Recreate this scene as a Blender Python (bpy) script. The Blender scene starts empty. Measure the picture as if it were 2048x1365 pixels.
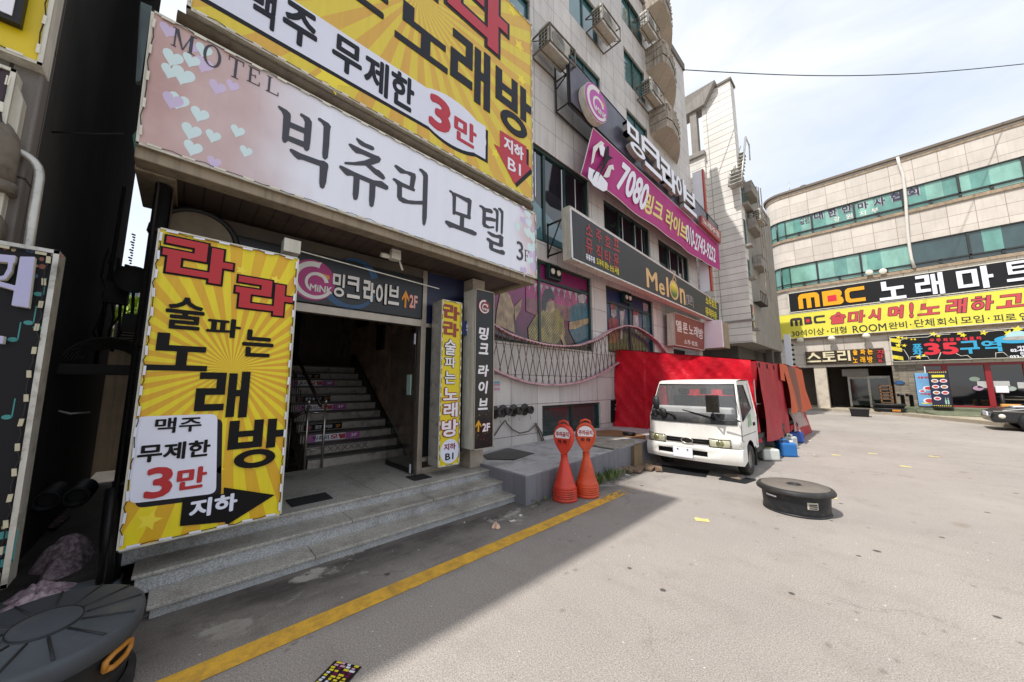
import bpy, bmesh, math, random
from mathutils import Vector, Matrix
random.seed(7)
scene = bpy.context.scene
COL = scene.collection

# ---------------------------------------------------------------- camera, sky, sun, exposure
F_PX, CX, CY = 690.0, 1024.0, 682.5
PITCH = math.radians(7.2272); YAW = math.radians(46.3853); CAM_H = 1.6
cam_data = bpy.data.cameras.new('camera'); cam = bpy.data.objects.new('camera', cam_data); COL.objects.link(cam)
cam.location = (0, 0, CAM_H); cam.rotation_euler = (math.radians(90) + PITCH, 0, YAW)
cam_data.sensor_width = 36.0; cam_data.lens = F_PX / 2048 * 36.0
cam_data.clip_start = 0.05; cam_data.clip_end = 2000
scene.camera = cam
SUN_DIR = Vector((-0.09, -0.60, 1.0)).normalized()
world = bpy.data.worlds.new('World'); scene.world = world; world.use_nodes = True
wt = world.node_tree; wt.nodes.clear()
wo = wt.nodes.new('ShaderNodeOutputWorld'); wb = wt.nodes.new('ShaderNodeBackground')
sky = wt.nodes.new('ShaderNodeTexSky'); sky.sky_type = 'NISHITA'; sky.sun_disc = False
sky.sun_elevation = math.asin(SUN_DIR.z); sky.sun_rotation = math.radians(188.5)
sky.air_density = 1.0; sky.dust_density = 2.0
tc = wt.nodes.new('ShaderNodeTexCoord'); mp = wt.nodes.new('ShaderNodeMapping'); mp.inputs['Scale'].default_value = (1.0, 1.0, 2.6)
cn = wt.nodes.new('ShaderNodeTexNoise'); cn.inputs['Scale'].default_value = 1.9; cn.inputs['Detail'].default_value = 7; cn.inputs['Roughness'].default_value = .55
cn.inputs['Distortion'].default_value = .5
cr = wt.nodes.new('ShaderNodeValToRGB'); cr.color_ramp.elements[0].position = .34; cr.color_ramp.elements[1].position = .62
cr.color_ramp.elements[0].color = (.55, .55, .55, 1); cr.color_ramp.elements[1].color = (.98, .98, .98, 1)
mx = wt.nodes.new('ShaderNodeMix'); mx.data_type = 'RGBA'; mx.inputs['B'].default_value = (3.6, 3.75, 3.95, 1)
wt.links.new(tc.outputs['Generated'], mp.inputs['Vector']); wt.links.new(mp.outputs['Vector'], cn.inputs['Vector'])
wt.links.new(cn.outputs['Fac'], cr.inputs['Fac']); wt.links.new(cr.outputs['Color'], mx.inputs['Factor'])
wt.links.new(sky.outputs['Color'], mx.inputs['A']); wt.links.new(mx.outputs['Result'], wb.inputs['Color'])
wb.inputs['Strength'].default_value = 0.15
wt.links.new(wb.outputs['Background'], wo.inputs['Surface'])
sd = bpy.data.lights.new('sun', 'SUN'); sd.energy = 2.7; sd.angle = math.radians(0.7); sd.color = (1.0, .968, .93)
sun = bpy.data.objects.new('sun', sd); COL.objects.link(sun); sun.rotation_euler = SUN_DIR.to_track_quat('Z', 'Y').to_euler(); sun.location = (-5, -20, 40)
scene.view_settings.view_transform = 'Standard'; scene.view_settings.look = 'None'
scene.view_settings.gamma = 1.0; scene.view_settings.exposure = 0.9
scene.cycles.max_bounces = 10; scene.cycles.diffuse_bounces = 6

# ---------------------------------------------------------------- measuring: a photo pixel on a real plane -> metres
_fh = Vector((-math.sin(YAW), math.cos(YAW), 0)); _R = Vector((math.cos(YAW), math.sin(YAW), 0))
_F = _fh * math.cos(PITCH) + Vector((0, 0, math.sin(PITCH))); _U = _R.cross(_F)
_C = Vector((0, 0, CAM_H))
def _ray(x, y): return _F * F_PX + _R * (x - CX) - _U * (y - CY)
def onX(x, y, X): d = _ray(x, y); return _C + d * (X / d.x)
def onY(x, y, Y): d = _ray(x, y); return _C + d * (Y / d.y)
def onZ(x, y, Z): d = _ray(x, y); return _C + d * ((Z - CAM_H) / d.z)
class Plane:                       # a vertical sign or wall plane: u runs along it, v is height, w is proud of it
    def __init__(s, axis, c): s.a = axis; s.c = c
    def pick(s, p):
        if s.a == 'X': q = onX(p[0], p[1], s.c); return q.y, q.z
        if s.a == 'Y': q = onY(p[0], p[1], s.c); return q.x, q.z
        q = onZ(p[0], p[1], s.c); return q.x, q.y
    def at(s, u, v, w=0):
        if s.a == 'X': return (s.c + w, u, v)
        if s.a == 'Y': return (u, s.c - w, v)
        return (u, v, s.c + w)
def zm(x0, y0, s): return lambda x, y: (x0 + x / s, y0 + y / s)

# ---------------------------------------------------------------- materials
def lin(c):
    if isinstance(c, str): c = tuple(int(c[i:i + 2], 16) / 255 for i in (0, 2, 4))
    return tuple((x / 12.92 if x <= .04045 else ((x + .055) / 1.055) ** 2.4) for x in c)
_mats = {}
def new_mat(name):
    m = bpy.data.materials.new(name); m.use_nodes = True; _mats[name] = m
    nt = m.node_tree; b = nt.nodes['Principled BSDF']; return m, nt, b
def N(nt, t, **kw):
    n = nt.nodes.new(t)
    for k, v in kw.items():
        if k in n.inputs: n.inputs[k].default_value = v
        else: setattr(n, k, v)
    return n
def mixc(nt, fac, a, b, mode='MIX'):
    n = nt.nodes.new('ShaderNodeMix'); n.data_type = 'RGBA'; n.blend_type = mode
    for s, v in (('Factor', fac), ('A', a), ('B', b)):
        if hasattr(v, 'is_output'): nt.links.new(v, n.inputs[s])
        elif isinstance(v, (int, float)): n.inputs[s].default_value = v
        else: n.inputs[s].default_value = (*v[:3], 1)
    return n.outputs['Result']
def ramp(nt, fac, stops):
    n = nt.nodes.new('ShaderNodeValToRGB'); nt.links.new(fac, n.inputs['Fac'])
    el = n.color_ramp.elements
    el[0].position, el[0].color = stops[0][0], (*[stops[0][1]] * 3, 1) if not isinstance(stops[0][1], tuple) else (*stops[0][1], 1)
    el[1].position, el[1].color = stops[-1][0], (*[stops[-1][1]] * 3, 1) if not isinstance(stops[-1][1], tuple) else (*stops[-1][1], 1)
    for p, c in stops[1:-1]:
        e = el.new(p); e.color = (c, c, c, 1) if not isinstance(c, tuple) else (*c, 1)
    return n.outputs['Color']
def math_n(nt, op, a, b=None):
    n = nt.nodes.new('ShaderNodeMath'); n.operation = op
    for i, v in enumerate((a, b)):
        if v is None: continue
        if hasattr(v, 'is_output'): nt.links.new(v, n.inputs[i])
        else: n.inputs[i].default_value = v
    return n.outputs[0]
def geo_pos(nt, scale=(1, 1, 1)):
    g = nt.nodes.new('ShaderNodeNewGeometry'); m = nt.nodes.new('ShaderNodeMapping'); m.inputs['Scale'].default_value = scale
    nt.links.new(g.outputs['Position'], m.inputs['Vector']); return m.outputs['Vector']
def noise(nt, vec, scale, detail=5, rough=.6):
    n = N(nt, 'ShaderNodeTexNoise', Scale=scale, Detail=detail, Roughness=rough); nt.links.new(vec, n.inputs['Vector']); return n.outputs['Fac']
def bump(nt, b, h, strength=.2, dist=.01):
    n = N(nt, 'ShaderNodeBump', Strength=strength, Distance=dist); nt.links.new(h, n.inputs['Height']); nt.links.new(n.outputs['Normal'], b.inputs['Normal'])
def mat(name, col, rough=.6, var=.12, scale=5, bmp=0, bscale=60, metal=0, streak=0, dirt=None, coat=0, spec=.5):
    if name in _mats: return _mats[name]
    m, nt, b = new_mat(name); c = lin(col)
    b.inputs['Roughness'].default_value = rough; b.inputs['Metallic'].default_value = metal
    b.inputs['Coat Weight'].default_value = coat; b.inputs['Specular IOR Level'].default_value = spec
    p = geo_pos(nt)
    n1 = noise(nt, p, scale)
    f = ramp(nt, n1, [(.3, 1 - var), (.7, 1 + var * .4)])
    out = mixc(nt, 1.0, c, f, 'MULTIPLY')
    if streak:
        p2 = geo_pos(nt, (6, 6, .35)); n2 = noise(nt, p2, 2.2, 6, .65)
        out = mixc(nt, ramp(nt, n2, [(.45, 0.0), (.72, streak)]), out, lin(dirt or '3a332c'))
    elif dirt:
        n2 = noise(nt, p, scale * .6 + 1.7, 8, .7); out = mixc(nt, ramp(nt, n2, [(.5, 0.0), (.68, .75)]), out, lin(dirt))
    nt.links.new(out, b.inputs['Base Color'])
    if bmp: bump(nt, b, noise(nt, p, bscale, 4), bmp, .01)
    return m
def tile_mat(name, col, tw, th, mortar='6b625a', axis='X', var=.1, msize=.006, offset=(0, 0), streak=.35, speck=.12, rough=.55):
    m, nt, b = new_mat(name); b.inputs['Roughness'].default_value = rough
    g = nt.nodes.new('ShaderNodeNewGeometry'); s = nt.nodes.new('ShaderNodeSeparateXYZ'); nt.links.new(g.outputs['Position'], s.inputs[0])
    cb = nt.nodes.new('ShaderNodeCombineXYZ')
    u = math_n(nt, 'ADD', s.outputs['X'], s.outputs['Y']) if axis == 'XY' else s.outputs['Y'] if axis == 'X' else s.outputs['X']
    nt.links.new(math_n(nt, 'ADD', u, offset[0]), cb.inputs[0]); nt.links.new(math_n(nt, 'ADD', s.outputs['Z'], offset[1]), cb.inputs[1])
    bt = nt.nodes.new('ShaderNodeTexBrick'); nt.links.new(cb.outputs[0], bt.inputs['Vector'])
    bt.offset = 0; bt.squash = 1; c = lin(col)
    bt.inputs['Scale'].default_value = 1; bt.inputs['Brick Width'].default_value = tw; bt.inputs['Row Height'].default_value = th
    bt.inputs['Mortar Size'].default_value = msize; bt.inputs['Mortar Smooth'].default_value = .1
    bt.inputs['Color1'].default_value = (*[x * (1 + var * .5) for x in c], 1); bt.inputs['Color2'].default_value = (*[x * (1 - var) for x in c], 1)
    bt.inputs['Mortar'].default_value = (*lin(mortar), 1)
    p = geo_pos(nt)
    out = mixc(nt, 1.0, bt.outputs['Color'], ramp(nt, noise(nt, p, 140, 2), [(.35, 1 - speck), (.65, 1 + speck)]), 'MULTIPLY')
    out = mixc(nt, 1.0, out, ramp(nt, noise(nt, p, 1.1, 5), [(.3, .86), (.7, 1.05)]), 'MULTIPLY')
    if streak:
        p2 = geo_pos(nt, (5, 5, .3)); out = mixc(nt, ramp(nt, noise(nt, p2, 1.9, 7, .65), [(.5, 0.0), (.78, streak)]), out, lin('4a4038'))
    nt.links.new(out, b.inputs['Base Color']); bump(nt, b, bt.outputs['Fac'], .5, -.006)
    return m
def glass_mat(name, tint, rough=.06, streaks=.0, alpha=None):
    m, nt, b = new_mat(name); c = lin(tint)
    p = geo_pos(nt, (1, 1, .5))
    nt.links.new(mixc(nt, ramp(nt, noise(nt, p, 1.6, 4), [(.35, .0), (.65, 1.)]), [x * .75 for x in c], [x * 1.15 for x in c]), b.inputs['Base Color'])
    b.inputs['Roughness'].default_value = rough; b.inputs['Specular IOR Level'].default_value = .9
    b.inputs['Coat Weight'].default_value = .35; b.inputs['Coat Roughness'].default_value = .03
    bump(nt, b, noise(nt, geo_pos(nt), 1.3, 1), .035, .05)
    if alpha is not None: b.inputs['Alpha'].default_value = alpha
    return m

# ---------------------------------------------------------------- mesh builder
class MB:
    def __init__(s): s.v = []; s.f = []; s.m = []; s.sm = []
    def face(s, pts, m=0, sm=False):
        i = len(s.v); s.v += [tuple(p) for p in pts]; s.f.append(tuple(range(i, i + len(pts)))); s.m.append(m); s.sm.append(sm)
    def box(s, x0, x1, y0, y1, z0, z1, m=0):
        x0, x1 = min(x0, x1), max(x0, x1); y0, y1 = min(y0, y1), max(y0, y1); z0, z1 = min(z0, z1), max(z0, z1)
        i = len(s.v)
        s.v += [(x, y, z) for z in (z0, z1) for y in (y0, y1) for x in (x0, x1)]
        for q in ((0, 2, 3, 1), (4, 5, 7, 6), (0, 1, 5, 4), (2, 6, 7, 3), (0, 4, 6, 2), (1, 3, 7, 5)):
            s.f.append(tuple(i + k for k in q)); s.m.append(m); s.sm.append(False)
        return s
    def hexa(s, b, t, m=0):        # bottom and top quads, same winding (ccw from above)
        i = len(s.v); s.v += [tuple(p) for p in b] + [tuple(p) for p in t]
        for q in ((3, 2, 1, 0), (4, 5, 6, 7), (0, 1, 5, 4), (1, 2, 6, 5), (2, 3, 7, 6), (3, 0, 4, 7)):
            s.f.append(tuple(i + k for k in q)); s.m.append(m); s.sm.append(False)
        return s
    def prism(s, P, poly, w0, w1, m=0, ms=None):
        n = len(poly); a = sum(poly[k][0] * poly[(k + 1) % n][1] - poly[(k + 1) % n][0] * poly[k][1] for k in range(n))
        if a < 0: poly = poly[::-1]
        i = len(s.v)
        s.v += [P.at(u, v, w0) for u, v in poly] + [P.at(u, v, w1) for u, v in poly]
        fl = P.a != 'X' and False
        s.f.append(tuple(i + n + k for k in range(n))); s.m.append(m); s.sm.append(False)
        s.f.append(tuple(i + k for k in reversed(range(n)))); s.m.append(m); s.sm.append(False)
        for k in range(n):
            j = (k + 1) % n; s.f.append((i + k, i + j, i + n + j, i + n + k)); s.m.append(m if ms is None else ms); s.sm.append(False)
        return s
    def tube(s, pts, r, n=8, m=0, caps=True, sm=True):
        pts = [Vector(p) for p in pts]; rs = r if isinstance(r, (list, tuple)) else [r] * len(pts)
        i0 = len(s.v); ref = None
        for k, p in enumerate(pts):
            d = (pts[min(k + 1, len(pts) - 1)] - pts[max(k - 1, 0)]).normalized()
            if ref is None:
                ref = Vector((0, 0, 1)) if abs(d.z) < .9 else Vector((1, 0, 0))
            a = d.cross(ref).normalized(); b = a.cross(d).normalized(); ref = b
            for j in range(n):
                t = 2 * math.pi * j / n; s.v.append(tuple(p + (a * math.cos(t) + b * math.sin(t)) * rs[k]))
        for k in range(len(pts) - 1):
            for j in range(n):
                a = i0 + k * n + j; b = i0 + k * n + (j + 1) % n
                s.f.append((a, b, b + n, a + n)); s.m.append(m); s.sm.append(sm)
        if caps:
            s.f.append(tuple(i0 + j for j in reversed(range(n)))); s.m.append(m); s.sm.append(False)
            e = i0 + (len(pts) - 1) * n; s.f.append(tuple(e + j for j in range(n))); s.m.append(m); s.sm.append(False)
        return s
    def lathe(s, prof, c=(0, 0, 0), n=32, sx=1, sy=1, rot=0, axis='z', m=0, sm=True, capt=True, capb=True):
        i0 = len(s.v); cr_, sr_ = math.cos(rot), math.sin(rot)
        for r, z in prof:
            for j in range(n):
                t = 2 * math.pi * j / n; x = r * math.cos(t) * sx; y = r * math.sin(t) * sy
                x, y = x * cr_ - y * sr_, x * sr_ + y * cr_
                if axis == 'z': p = (c[0] + x, c[1] + y, c[2] + z)
                elif axis == 'x': p = (c[0] + z, c[1] + x, c[2] + y)
                else: p = (c[0] + y, c[1] + z, c[2] + x)
                s.v.append(p)
        for k in range(len(prof) - 1):
            for j in range(n):
                a = i0 + k * n + j; b = i0 + k * n + (j + 1) % n
                s.f.append((a, b, b + n, a + n)); s.m.append(m); s.sm.append(sm)
        if capb: s.f.append(tuple(i0 + j for j in reversed(range(n)))); s.m.append(m); s.sm.append(False)
        if capt:
            e = i0 + (len(prof) - 1) * n; s.f.append(tuple(e + j for j in range(n))); s.m.append(m); s.sm.append(False)
        return s
    def grid(s, fn, nu, nv, m=0, sm=True):
        i0 = len(s.v)
        for a in range(nu + 1):
            for b in range(nv + 1): s.v.append(tuple(fn(a / nu, b / nv)))
        for a in range(nu):
            for b in range(nv):
                k = i0 + a * (nv + 1) + b; s.f.append((k, k + nv + 1, k + nv + 2, k + 1)); s.m.append(m); s.sm.append(sm)
        return s
    def build(s, name, mats, root=None, bevel=0, seg=2, solid=0):
        if not isinstance(mats, (list, tuple)): mats = [mats]
        o0 = Vector(root.matrix_world_loc) if root is not None and hasattr(root, 'matrix_world_loc') else (Vector(_loc[root.name]) if root is not None else Vector((0, 0, 0)))
        me = bpy.data.meshes.new(name); me.from_pydata([tuple(Vector(p) - o0) for p in s.v], [], s.f)
        for mm in mats: me.materials.append(mm)
        me.polygons.foreach_set('material_index', s.m); me.polygons.foreach_set('use_smooth', s.sm); me.update()
        bm = bmesh.new(); bm.from_mesh(me); bmesh.ops.remove_doubles(bm, verts=bm.verts, dist=1e-5); bmesh.ops.recalc_face_normals(bm, faces=bm.faces); bm.to_mesh(me); bm.free()
        o = bpy.data.objects.new(name, me); COL.objects.link(o)
        if root is not None: o.parent = root
        _loc[o.name] = tuple(o0)
        if solid:
            md = o.modifiers.new('solid', 'SOLIDIFY'); md.thickness = solid; md.offset = 0
        if bevel:
            md = o.modifiers.new('bevel', 'BEVEL'); md.width = bevel; md.segments = seg; md.limit_method = 'ANGLE'; md.angle_limit = math.radians(40); md.harden_normals = False
        return o
_loc = {}
def tag(o, label=None, cat=None, group=None, kind=None):
    for k, v in (('label', label), ('category', cat), ('group', group), ('kind', kind)):
        if v: o[k] = v
    return o
def root(name, label, cat, loc, group=None):
    o = bpy.data.objects.new(name, None); o.empty_display_size = .2; COL.objects.link(o); o.location = loc; _loc[o.name] = tuple(loc)
    return tag(o, label, cat, group)
def thing(mb, name, mats, label, cat, loc=None, group=None, bevel=0, kind=None, solid=0):
    if loc is not None:
        mb.v = [tuple(Vector(p) - Vector(loc)) for p in mb.v]
    o = mb.build(name, mats, None, bevel, solid=solid)
    if loc is not None: o.location = loc; _loc[o.name] = tuple(loc)
    return tag(o, label, cat, group, kind)
def copy_tree(o, parent=None):
    c = o.copy(); COL.objects.link(c)
    if parent is not None: c.parent = parent
    _loc[c.name] = _loc.get(o.name, (0, 0, 0))
    for ch in [x for x in COL.objects if x.parent == o]: copy_tree(ch, c)
    return c

# ---------------------------------------------------------------- lettering
_tc = {}
def glyphs(s, off, shear, space=1.0, e=.02):
    k = (s, off, shear, space)
    if k in _tc: return _tc[k]
    c = bpy.data.curves.new('t', 'FONT'); c.body = s; c.size = 1; c.offset = off; c.shear = shear; c.extrude = e; c.fill_mode = 'BOTH'
    c.resolution_u = 3; c.space_character = space; c.space_line = 1.1
    o = bpy.data.objects.new('t', c); COL.objects.link(o); bpy.context.view_layer.update()
    me = bpy.data.meshes.new_from_object(o.evaluated_get(bpy.context.evaluated_depsgraph_get()))
    vs = [tuple(v.co) for v in me.vertices]; fs = [tuple(p.vertices) for p in me.polygons]
    bpy.data.objects.remove(o); bpy.data.curves.remove(c); bpy.data.meshes.remove(me)
    _tc[k] = (vs, fs); return _tc[k]
def _ring(cx, cy, rx, ry, ix, iy, n=30):
    o = [(cx + rx * math.cos(2 * math.pi * i / n), cy + ry * math.sin(2 * math.pi * i / n)) for i in range(n)]; q = [(cx + ix * math.cos(2 * math.pi * i / n), cy + iy * math.sin(2 * math.pi * i / n)) for i in range(n)]
    return [[o[i], o[(i + 1) % n], q[(i + 1) % n], q[i]] for i in range(n)]
def _r(*b): return [(b[0], b[1]), (b[2], b[1]), (b[2], b[3]), (b[0], b[3])]
HG = {   # heavy block letters drawn stroke by stroke in a unit box
 '노': [_r(.12, .52, .32, 1), _r(.12, .52, .95, .68), _r(.46, .1, .64, .6), _r(0, 0, 1, .15)],
 '래': [_r(.04, .83, .52, .97), _r(.35, .5, .52, .97), _r(0, .5, .52, .64), _r(0, .17, .17, .64), _r(0, .17, .52, .31), _r(.57, .02, .73, .96), _r(.81, 0, .98, 1), _r(.7, .46, .84, .6)],
 '방': [_r(0, .42, .17, 1), _r(.43, .42, .6, 1), _r(0, .66, .6, .78), _r(0, .42, .6, .55), _r(.68, .38, .85, 1), _r(.68, .6, 1, .75), *_ring(.5, .19, .37, .19, .2, .085)],
 '라': [_r(.03, .83, .6, 1), _r(.42, .53, .6, 1), _r(0, .53, .6, .69), _r(.07, .13, .25, .69), _r(.07, .13, .72, .28), _r(.66, .02, .84, .93), _r(.7, .45, 1, .61)],
 '마': [_r(0, .12, .16, .92), _r(.43, .12, .59, .92), _r(0, .78, .59, .92), _r(0, .12, .59, .26), _r(.69, 0, .86, 1), _r(.7, .44, 1, .58)],
 '트': [_r(.08, .87, .92, 1), _r(.08, .63, .92, .75), _r(.08, .36, .25, 1), _r(.08, .36, .92, .49), _r(0, 0, 1, .14)],
 '구': [_r(.1, .85, .9, 1), _r(.72, .4, .9, 1), _r(0, .33, 1, .48), _r(.42, 0, .6, .4)],
 '역': [*_ring(.25, .75, .25, .24, .1, .1), _r(.44, .8, .7, .9), _r(.44, .6, .7, .7), _r(.68, .46, .86, 1), _r(.14, .27, .86, .42), _r(.68, 0, .86, .42)],
 '스': [[(.40, 1), (.6, 1), (.52, .72), (.16, .32), (0, .4), (.32, .72)], [(.44, .78), (.56, .9), (1, .42), (.86, .3)], _r(0, 0, 1, .16)],
 '토': [_r(.08, .87, .92, 1), _r(.08, .64, .92, .75), _r(.08, .4, .26, 1), _r(.08, .4, .92, .53), _r(.41, .1, .59, .45), _r(0, 0, 1, .15)],
 '리': [_r(0, .84, .62, 1), _r(.45, .5, .62, 1), _r(0, .5, .62, .65), _r(0, .08, .17, .65), _r(0, .08, .66, .23), _r(.78, 0, .97, 1)],
 '밍': [_r(0, .5, .15, .97), _r(.43, .5, .58, .97), _r(0, .85, .58, .97), _r(0, .5, .58, .62), _r(.73, .42, .89, 1), *_ring(.5, .2, .38, .2, .22, .09)],
 '크': [_r(0, .86, .9, 1), _r(.71, .36, .9, 1), _r(0, .61, .9, .74), _r(0, .04, 1, .19)],
 '이': [*_ring(.3, .5, .3, .42, .14, .26), _r(.76, 0, .95, 1)],
 '브': [_r(.08, .42, .26, 1), _r(.74, .42, .92, 1), _r(.08, .68, .92, .8), _r(.08, .42, .92, .55), _r(0, .05, 1, .2)],
 '하': [_r(.18, .9, .44, 1), _r(0, .72, .62, .84), *_ring(.31, .36, .28, .29, .13, .15), _r(.69, 0, .86, 1), _r(.7, .44, 1, .58)],
 '고': [_r(.1, .84, .88, 1), _r(.7, .28, .88, 1), _r(.35, .1, .53, .55), _r(0, 0, 1, .15)],
 ' ': [],
}
def put_text(root_, s, P, u0, u1, v0, v1, m, bold=.02, shear=0, w=.004, th=.004, outline=None, name='lettering', side=None, skew=0, space=1.0, lean=0):
    if bold >= .044 and all(ch in HG for ch in s):
        wd = [.45 if ch == ' ' else 1.0 for ch in s]; gap = .1; tot = sum(wd) + gap * (len(s) - 1); x = 0; ob = []
        layers = ([(outline[0], outline[1] * 1.0, w, th * .6)] if outline else []) + [(m, 0, w + th * .6 + .004 if outline else w, th)]
        for mm, d, ww, tt in layers:
            mb = MB(); x = 0; W = (u1 - u0) / tot; k = 0; H = v1 - v0
            for ch, a in zip(s, wd):
                for pl in HG[ch]:
                    cx_ = sum(p[0] for p in pl) / len(pl); cy_ = sum(p[1] for p in pl) / len(pl); q = []
                    for px, py in pl:
                        if d: px += d * H / W * (1 if px > cx_ else -1); py += d * (1 if py > cy_ else -1)
                        u = u0 + (x + px * a) * W; v = v0 + py * H; q.append((u + (shear + lean) * (v - v0 - (0 if lean else H * .5)), v + skew * (u - u0)))
                    mb.prism(P, q, ww, ww + tt + .00025 * k, 0, 1 if (side is not None and mm is m) else None); k += 1
                x += a + gap
            ob.append(mb.build(name if mm is m else name + '_outline', [mm, side] if (side is not None and mm is m) else mm, root_))
        return ob
    base, _ = glyphs(s, 0, shear, space)
    if not base: return
    bx0 = min(v[0] for v in base); bx1 = max(v[0] for v in base); by0 = min(v[1] for v in base); by1 = max(v[1] for v in base)
    layers = []
    if outline: layers.append((outline[1] + bold, outline[0], w, th * .6)); w2 = w + th * .6 + .004
    else: w2 = w
    layers.append((bold, m, w2, th))
    obs = []
    for off, mm, ww, tt in layers:
        vs, fs = glyphs(s, 0, shear, space); ex = off
        sh_ = [(0, 0)] if ex < .004 else [(ex * math.cos(math.pi * i / 4), ex * math.sin(math.pi * i / 4)) for i in range(8)]
        if ex >= .03: sh_ += [(ex * .5 * math.cos(math.pi * i / 3), ex * .5 * math.sin(math.pi * i / 3)) for i in range(6)]
        ix0, ix1, iy0, iy1 = bx0 - bold, bx1 + bold, by0 - bold, by1 + bold
        mb = MB(); fs0 = fs; fs = []; vs0 = vs; vs = []
        for k_, (dx_, dy_) in enumerate(sh_):
            n0 = len(vs); vs += [(x + dx_, y + dy_, z) for x, y, z in vs0]; fs += [tuple(i + n0 for i in f) for f in fs0]
            for x, y, z in vs[n0:]:
                tu = (x - ix0) / (ix1 - ix0); tv = (y - iy0) / (iy1 - iy0)
                v = v0 + (v1 - v0) * tv; u = u0 + (u1 - u0) * tu + lean * (v - v0); v += skew * (u - u0)
                mb.v.append(P.at(u, v, ww + (tt + .00018 * k_) * (z + .02) / .04))
        mb.f = [tuple(f) for f in fs]; mb.m = [0] * len(fs); mb.sm = [False] * len(fs)
        if side is not None and mm is m:
            mb.m = []
            for f in fs:
                zs = [vs[i][2] for i in f]; mb.m.append(1 if max(zs) - min(zs) > .01 else 0)
            obs.append(mb.build(name, [mm, side], root_))
        else:
            obs.append(mb.build(name if mm is m else name + '_outline', mm, root_))
    return obs
def T(root_, s, P, L, R, Tp, B, m, **kw):
    u0 = P.pick(L)[0]; u1 = P.pick(R)[0]; v1 = P.pick(Tp)[1]; v0 = P.pick(B)[1]
    return put_text(root_, s, P, u0, u1, v0, v1, m, **kw)
def poly_print(root_, P, pts, m, w=.003, th=.003, name='print', px=True):
    mb = MB(); q = [P.pick(p) for p in pts] if px else pts
    mb.prism(P, q, w, w + th); return mb.build(name, m, root_)
def star_pts(cu, cv, r, rot=0.3, k=.45):
    return [(cu + (r if i % 2 == 0 else r * k) * math.sin(rot + i * math.pi / 5), cv + (r if i % 2 == 0 else r * k) * math.cos(rot + i * math.pi / 5)) for i in range(10)]
def ell(cu, cv, ru, rv, n=28, a0=0, a1=2 * math.pi):
    return [(cu + ru * math.cos(a0 + (a1 - a0) * i / n), cv + rv * math.sin(a0 + (a1 - a0) * i / n)) for i in range(n if abs(a1 - a0 - 2 * math.pi) < 1e-6 else n + 1)]
def ring_arc(cu, cv, r0, r1, a0, a1, n=18, taper=1.0):
    o = [(cu + r1 * math.cos(a0 + (a1 - a0) * i / n), cv + r1 * math.sin(a0 + (a1 - a0) * i / n)) for i in range(n + 1)]
    i_ = [(cu + (r0 + (r1 - r0) * (1 - taper) * (i / n)) * math.cos(a0 + (a1 - a0) * i / n), cv + (r0 + (r1 - r0) * (1 - taper) * (i / n)) * math.sin(a0 + (a1 - a0) * i / n)) for i in range(n + 1)]
    return o + i_[::-1]

# common materials
M = {}
M['white'] = mat('white_print', 'e2e2ea', .45, .04, 3)
M['black'] = mat('black_print', '0b0a0c', .6, .1, 3, spec=.22)
M['red'] = mat('red_print', 'b01822', .45, .06, 3)
M['led'] = mat('led_module', 'd8d4c4', .5, .15, 20)
M['alu'] = mat('aluminium_trim', 'b9b7b0', .38, .12, 9, metal=.55, dirt='6a645a')
M['frame_white'] = mat('aged_white_metal', 'cfcbbd', .5, .12, 7, streak=.45, dirt='6b5f4e')
M['beige_metal'] = mat('beige_canopy_metal', '948670', .5, .15, 5, streak=.55, dirt='3e3428')
M['dark_metal'] = mat('dark_steel', '1f1d1b', .5, .2, 8, bmp=.1, spec=.35)
M['rubber'] = mat('black_rubber', '1c1d1f', .55, .15, 8, bmp=.12, bscale=90)
M['steel'] = mat('stainless_steel', 'b3aca2', .28, .1, 6, metal=.9)
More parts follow.
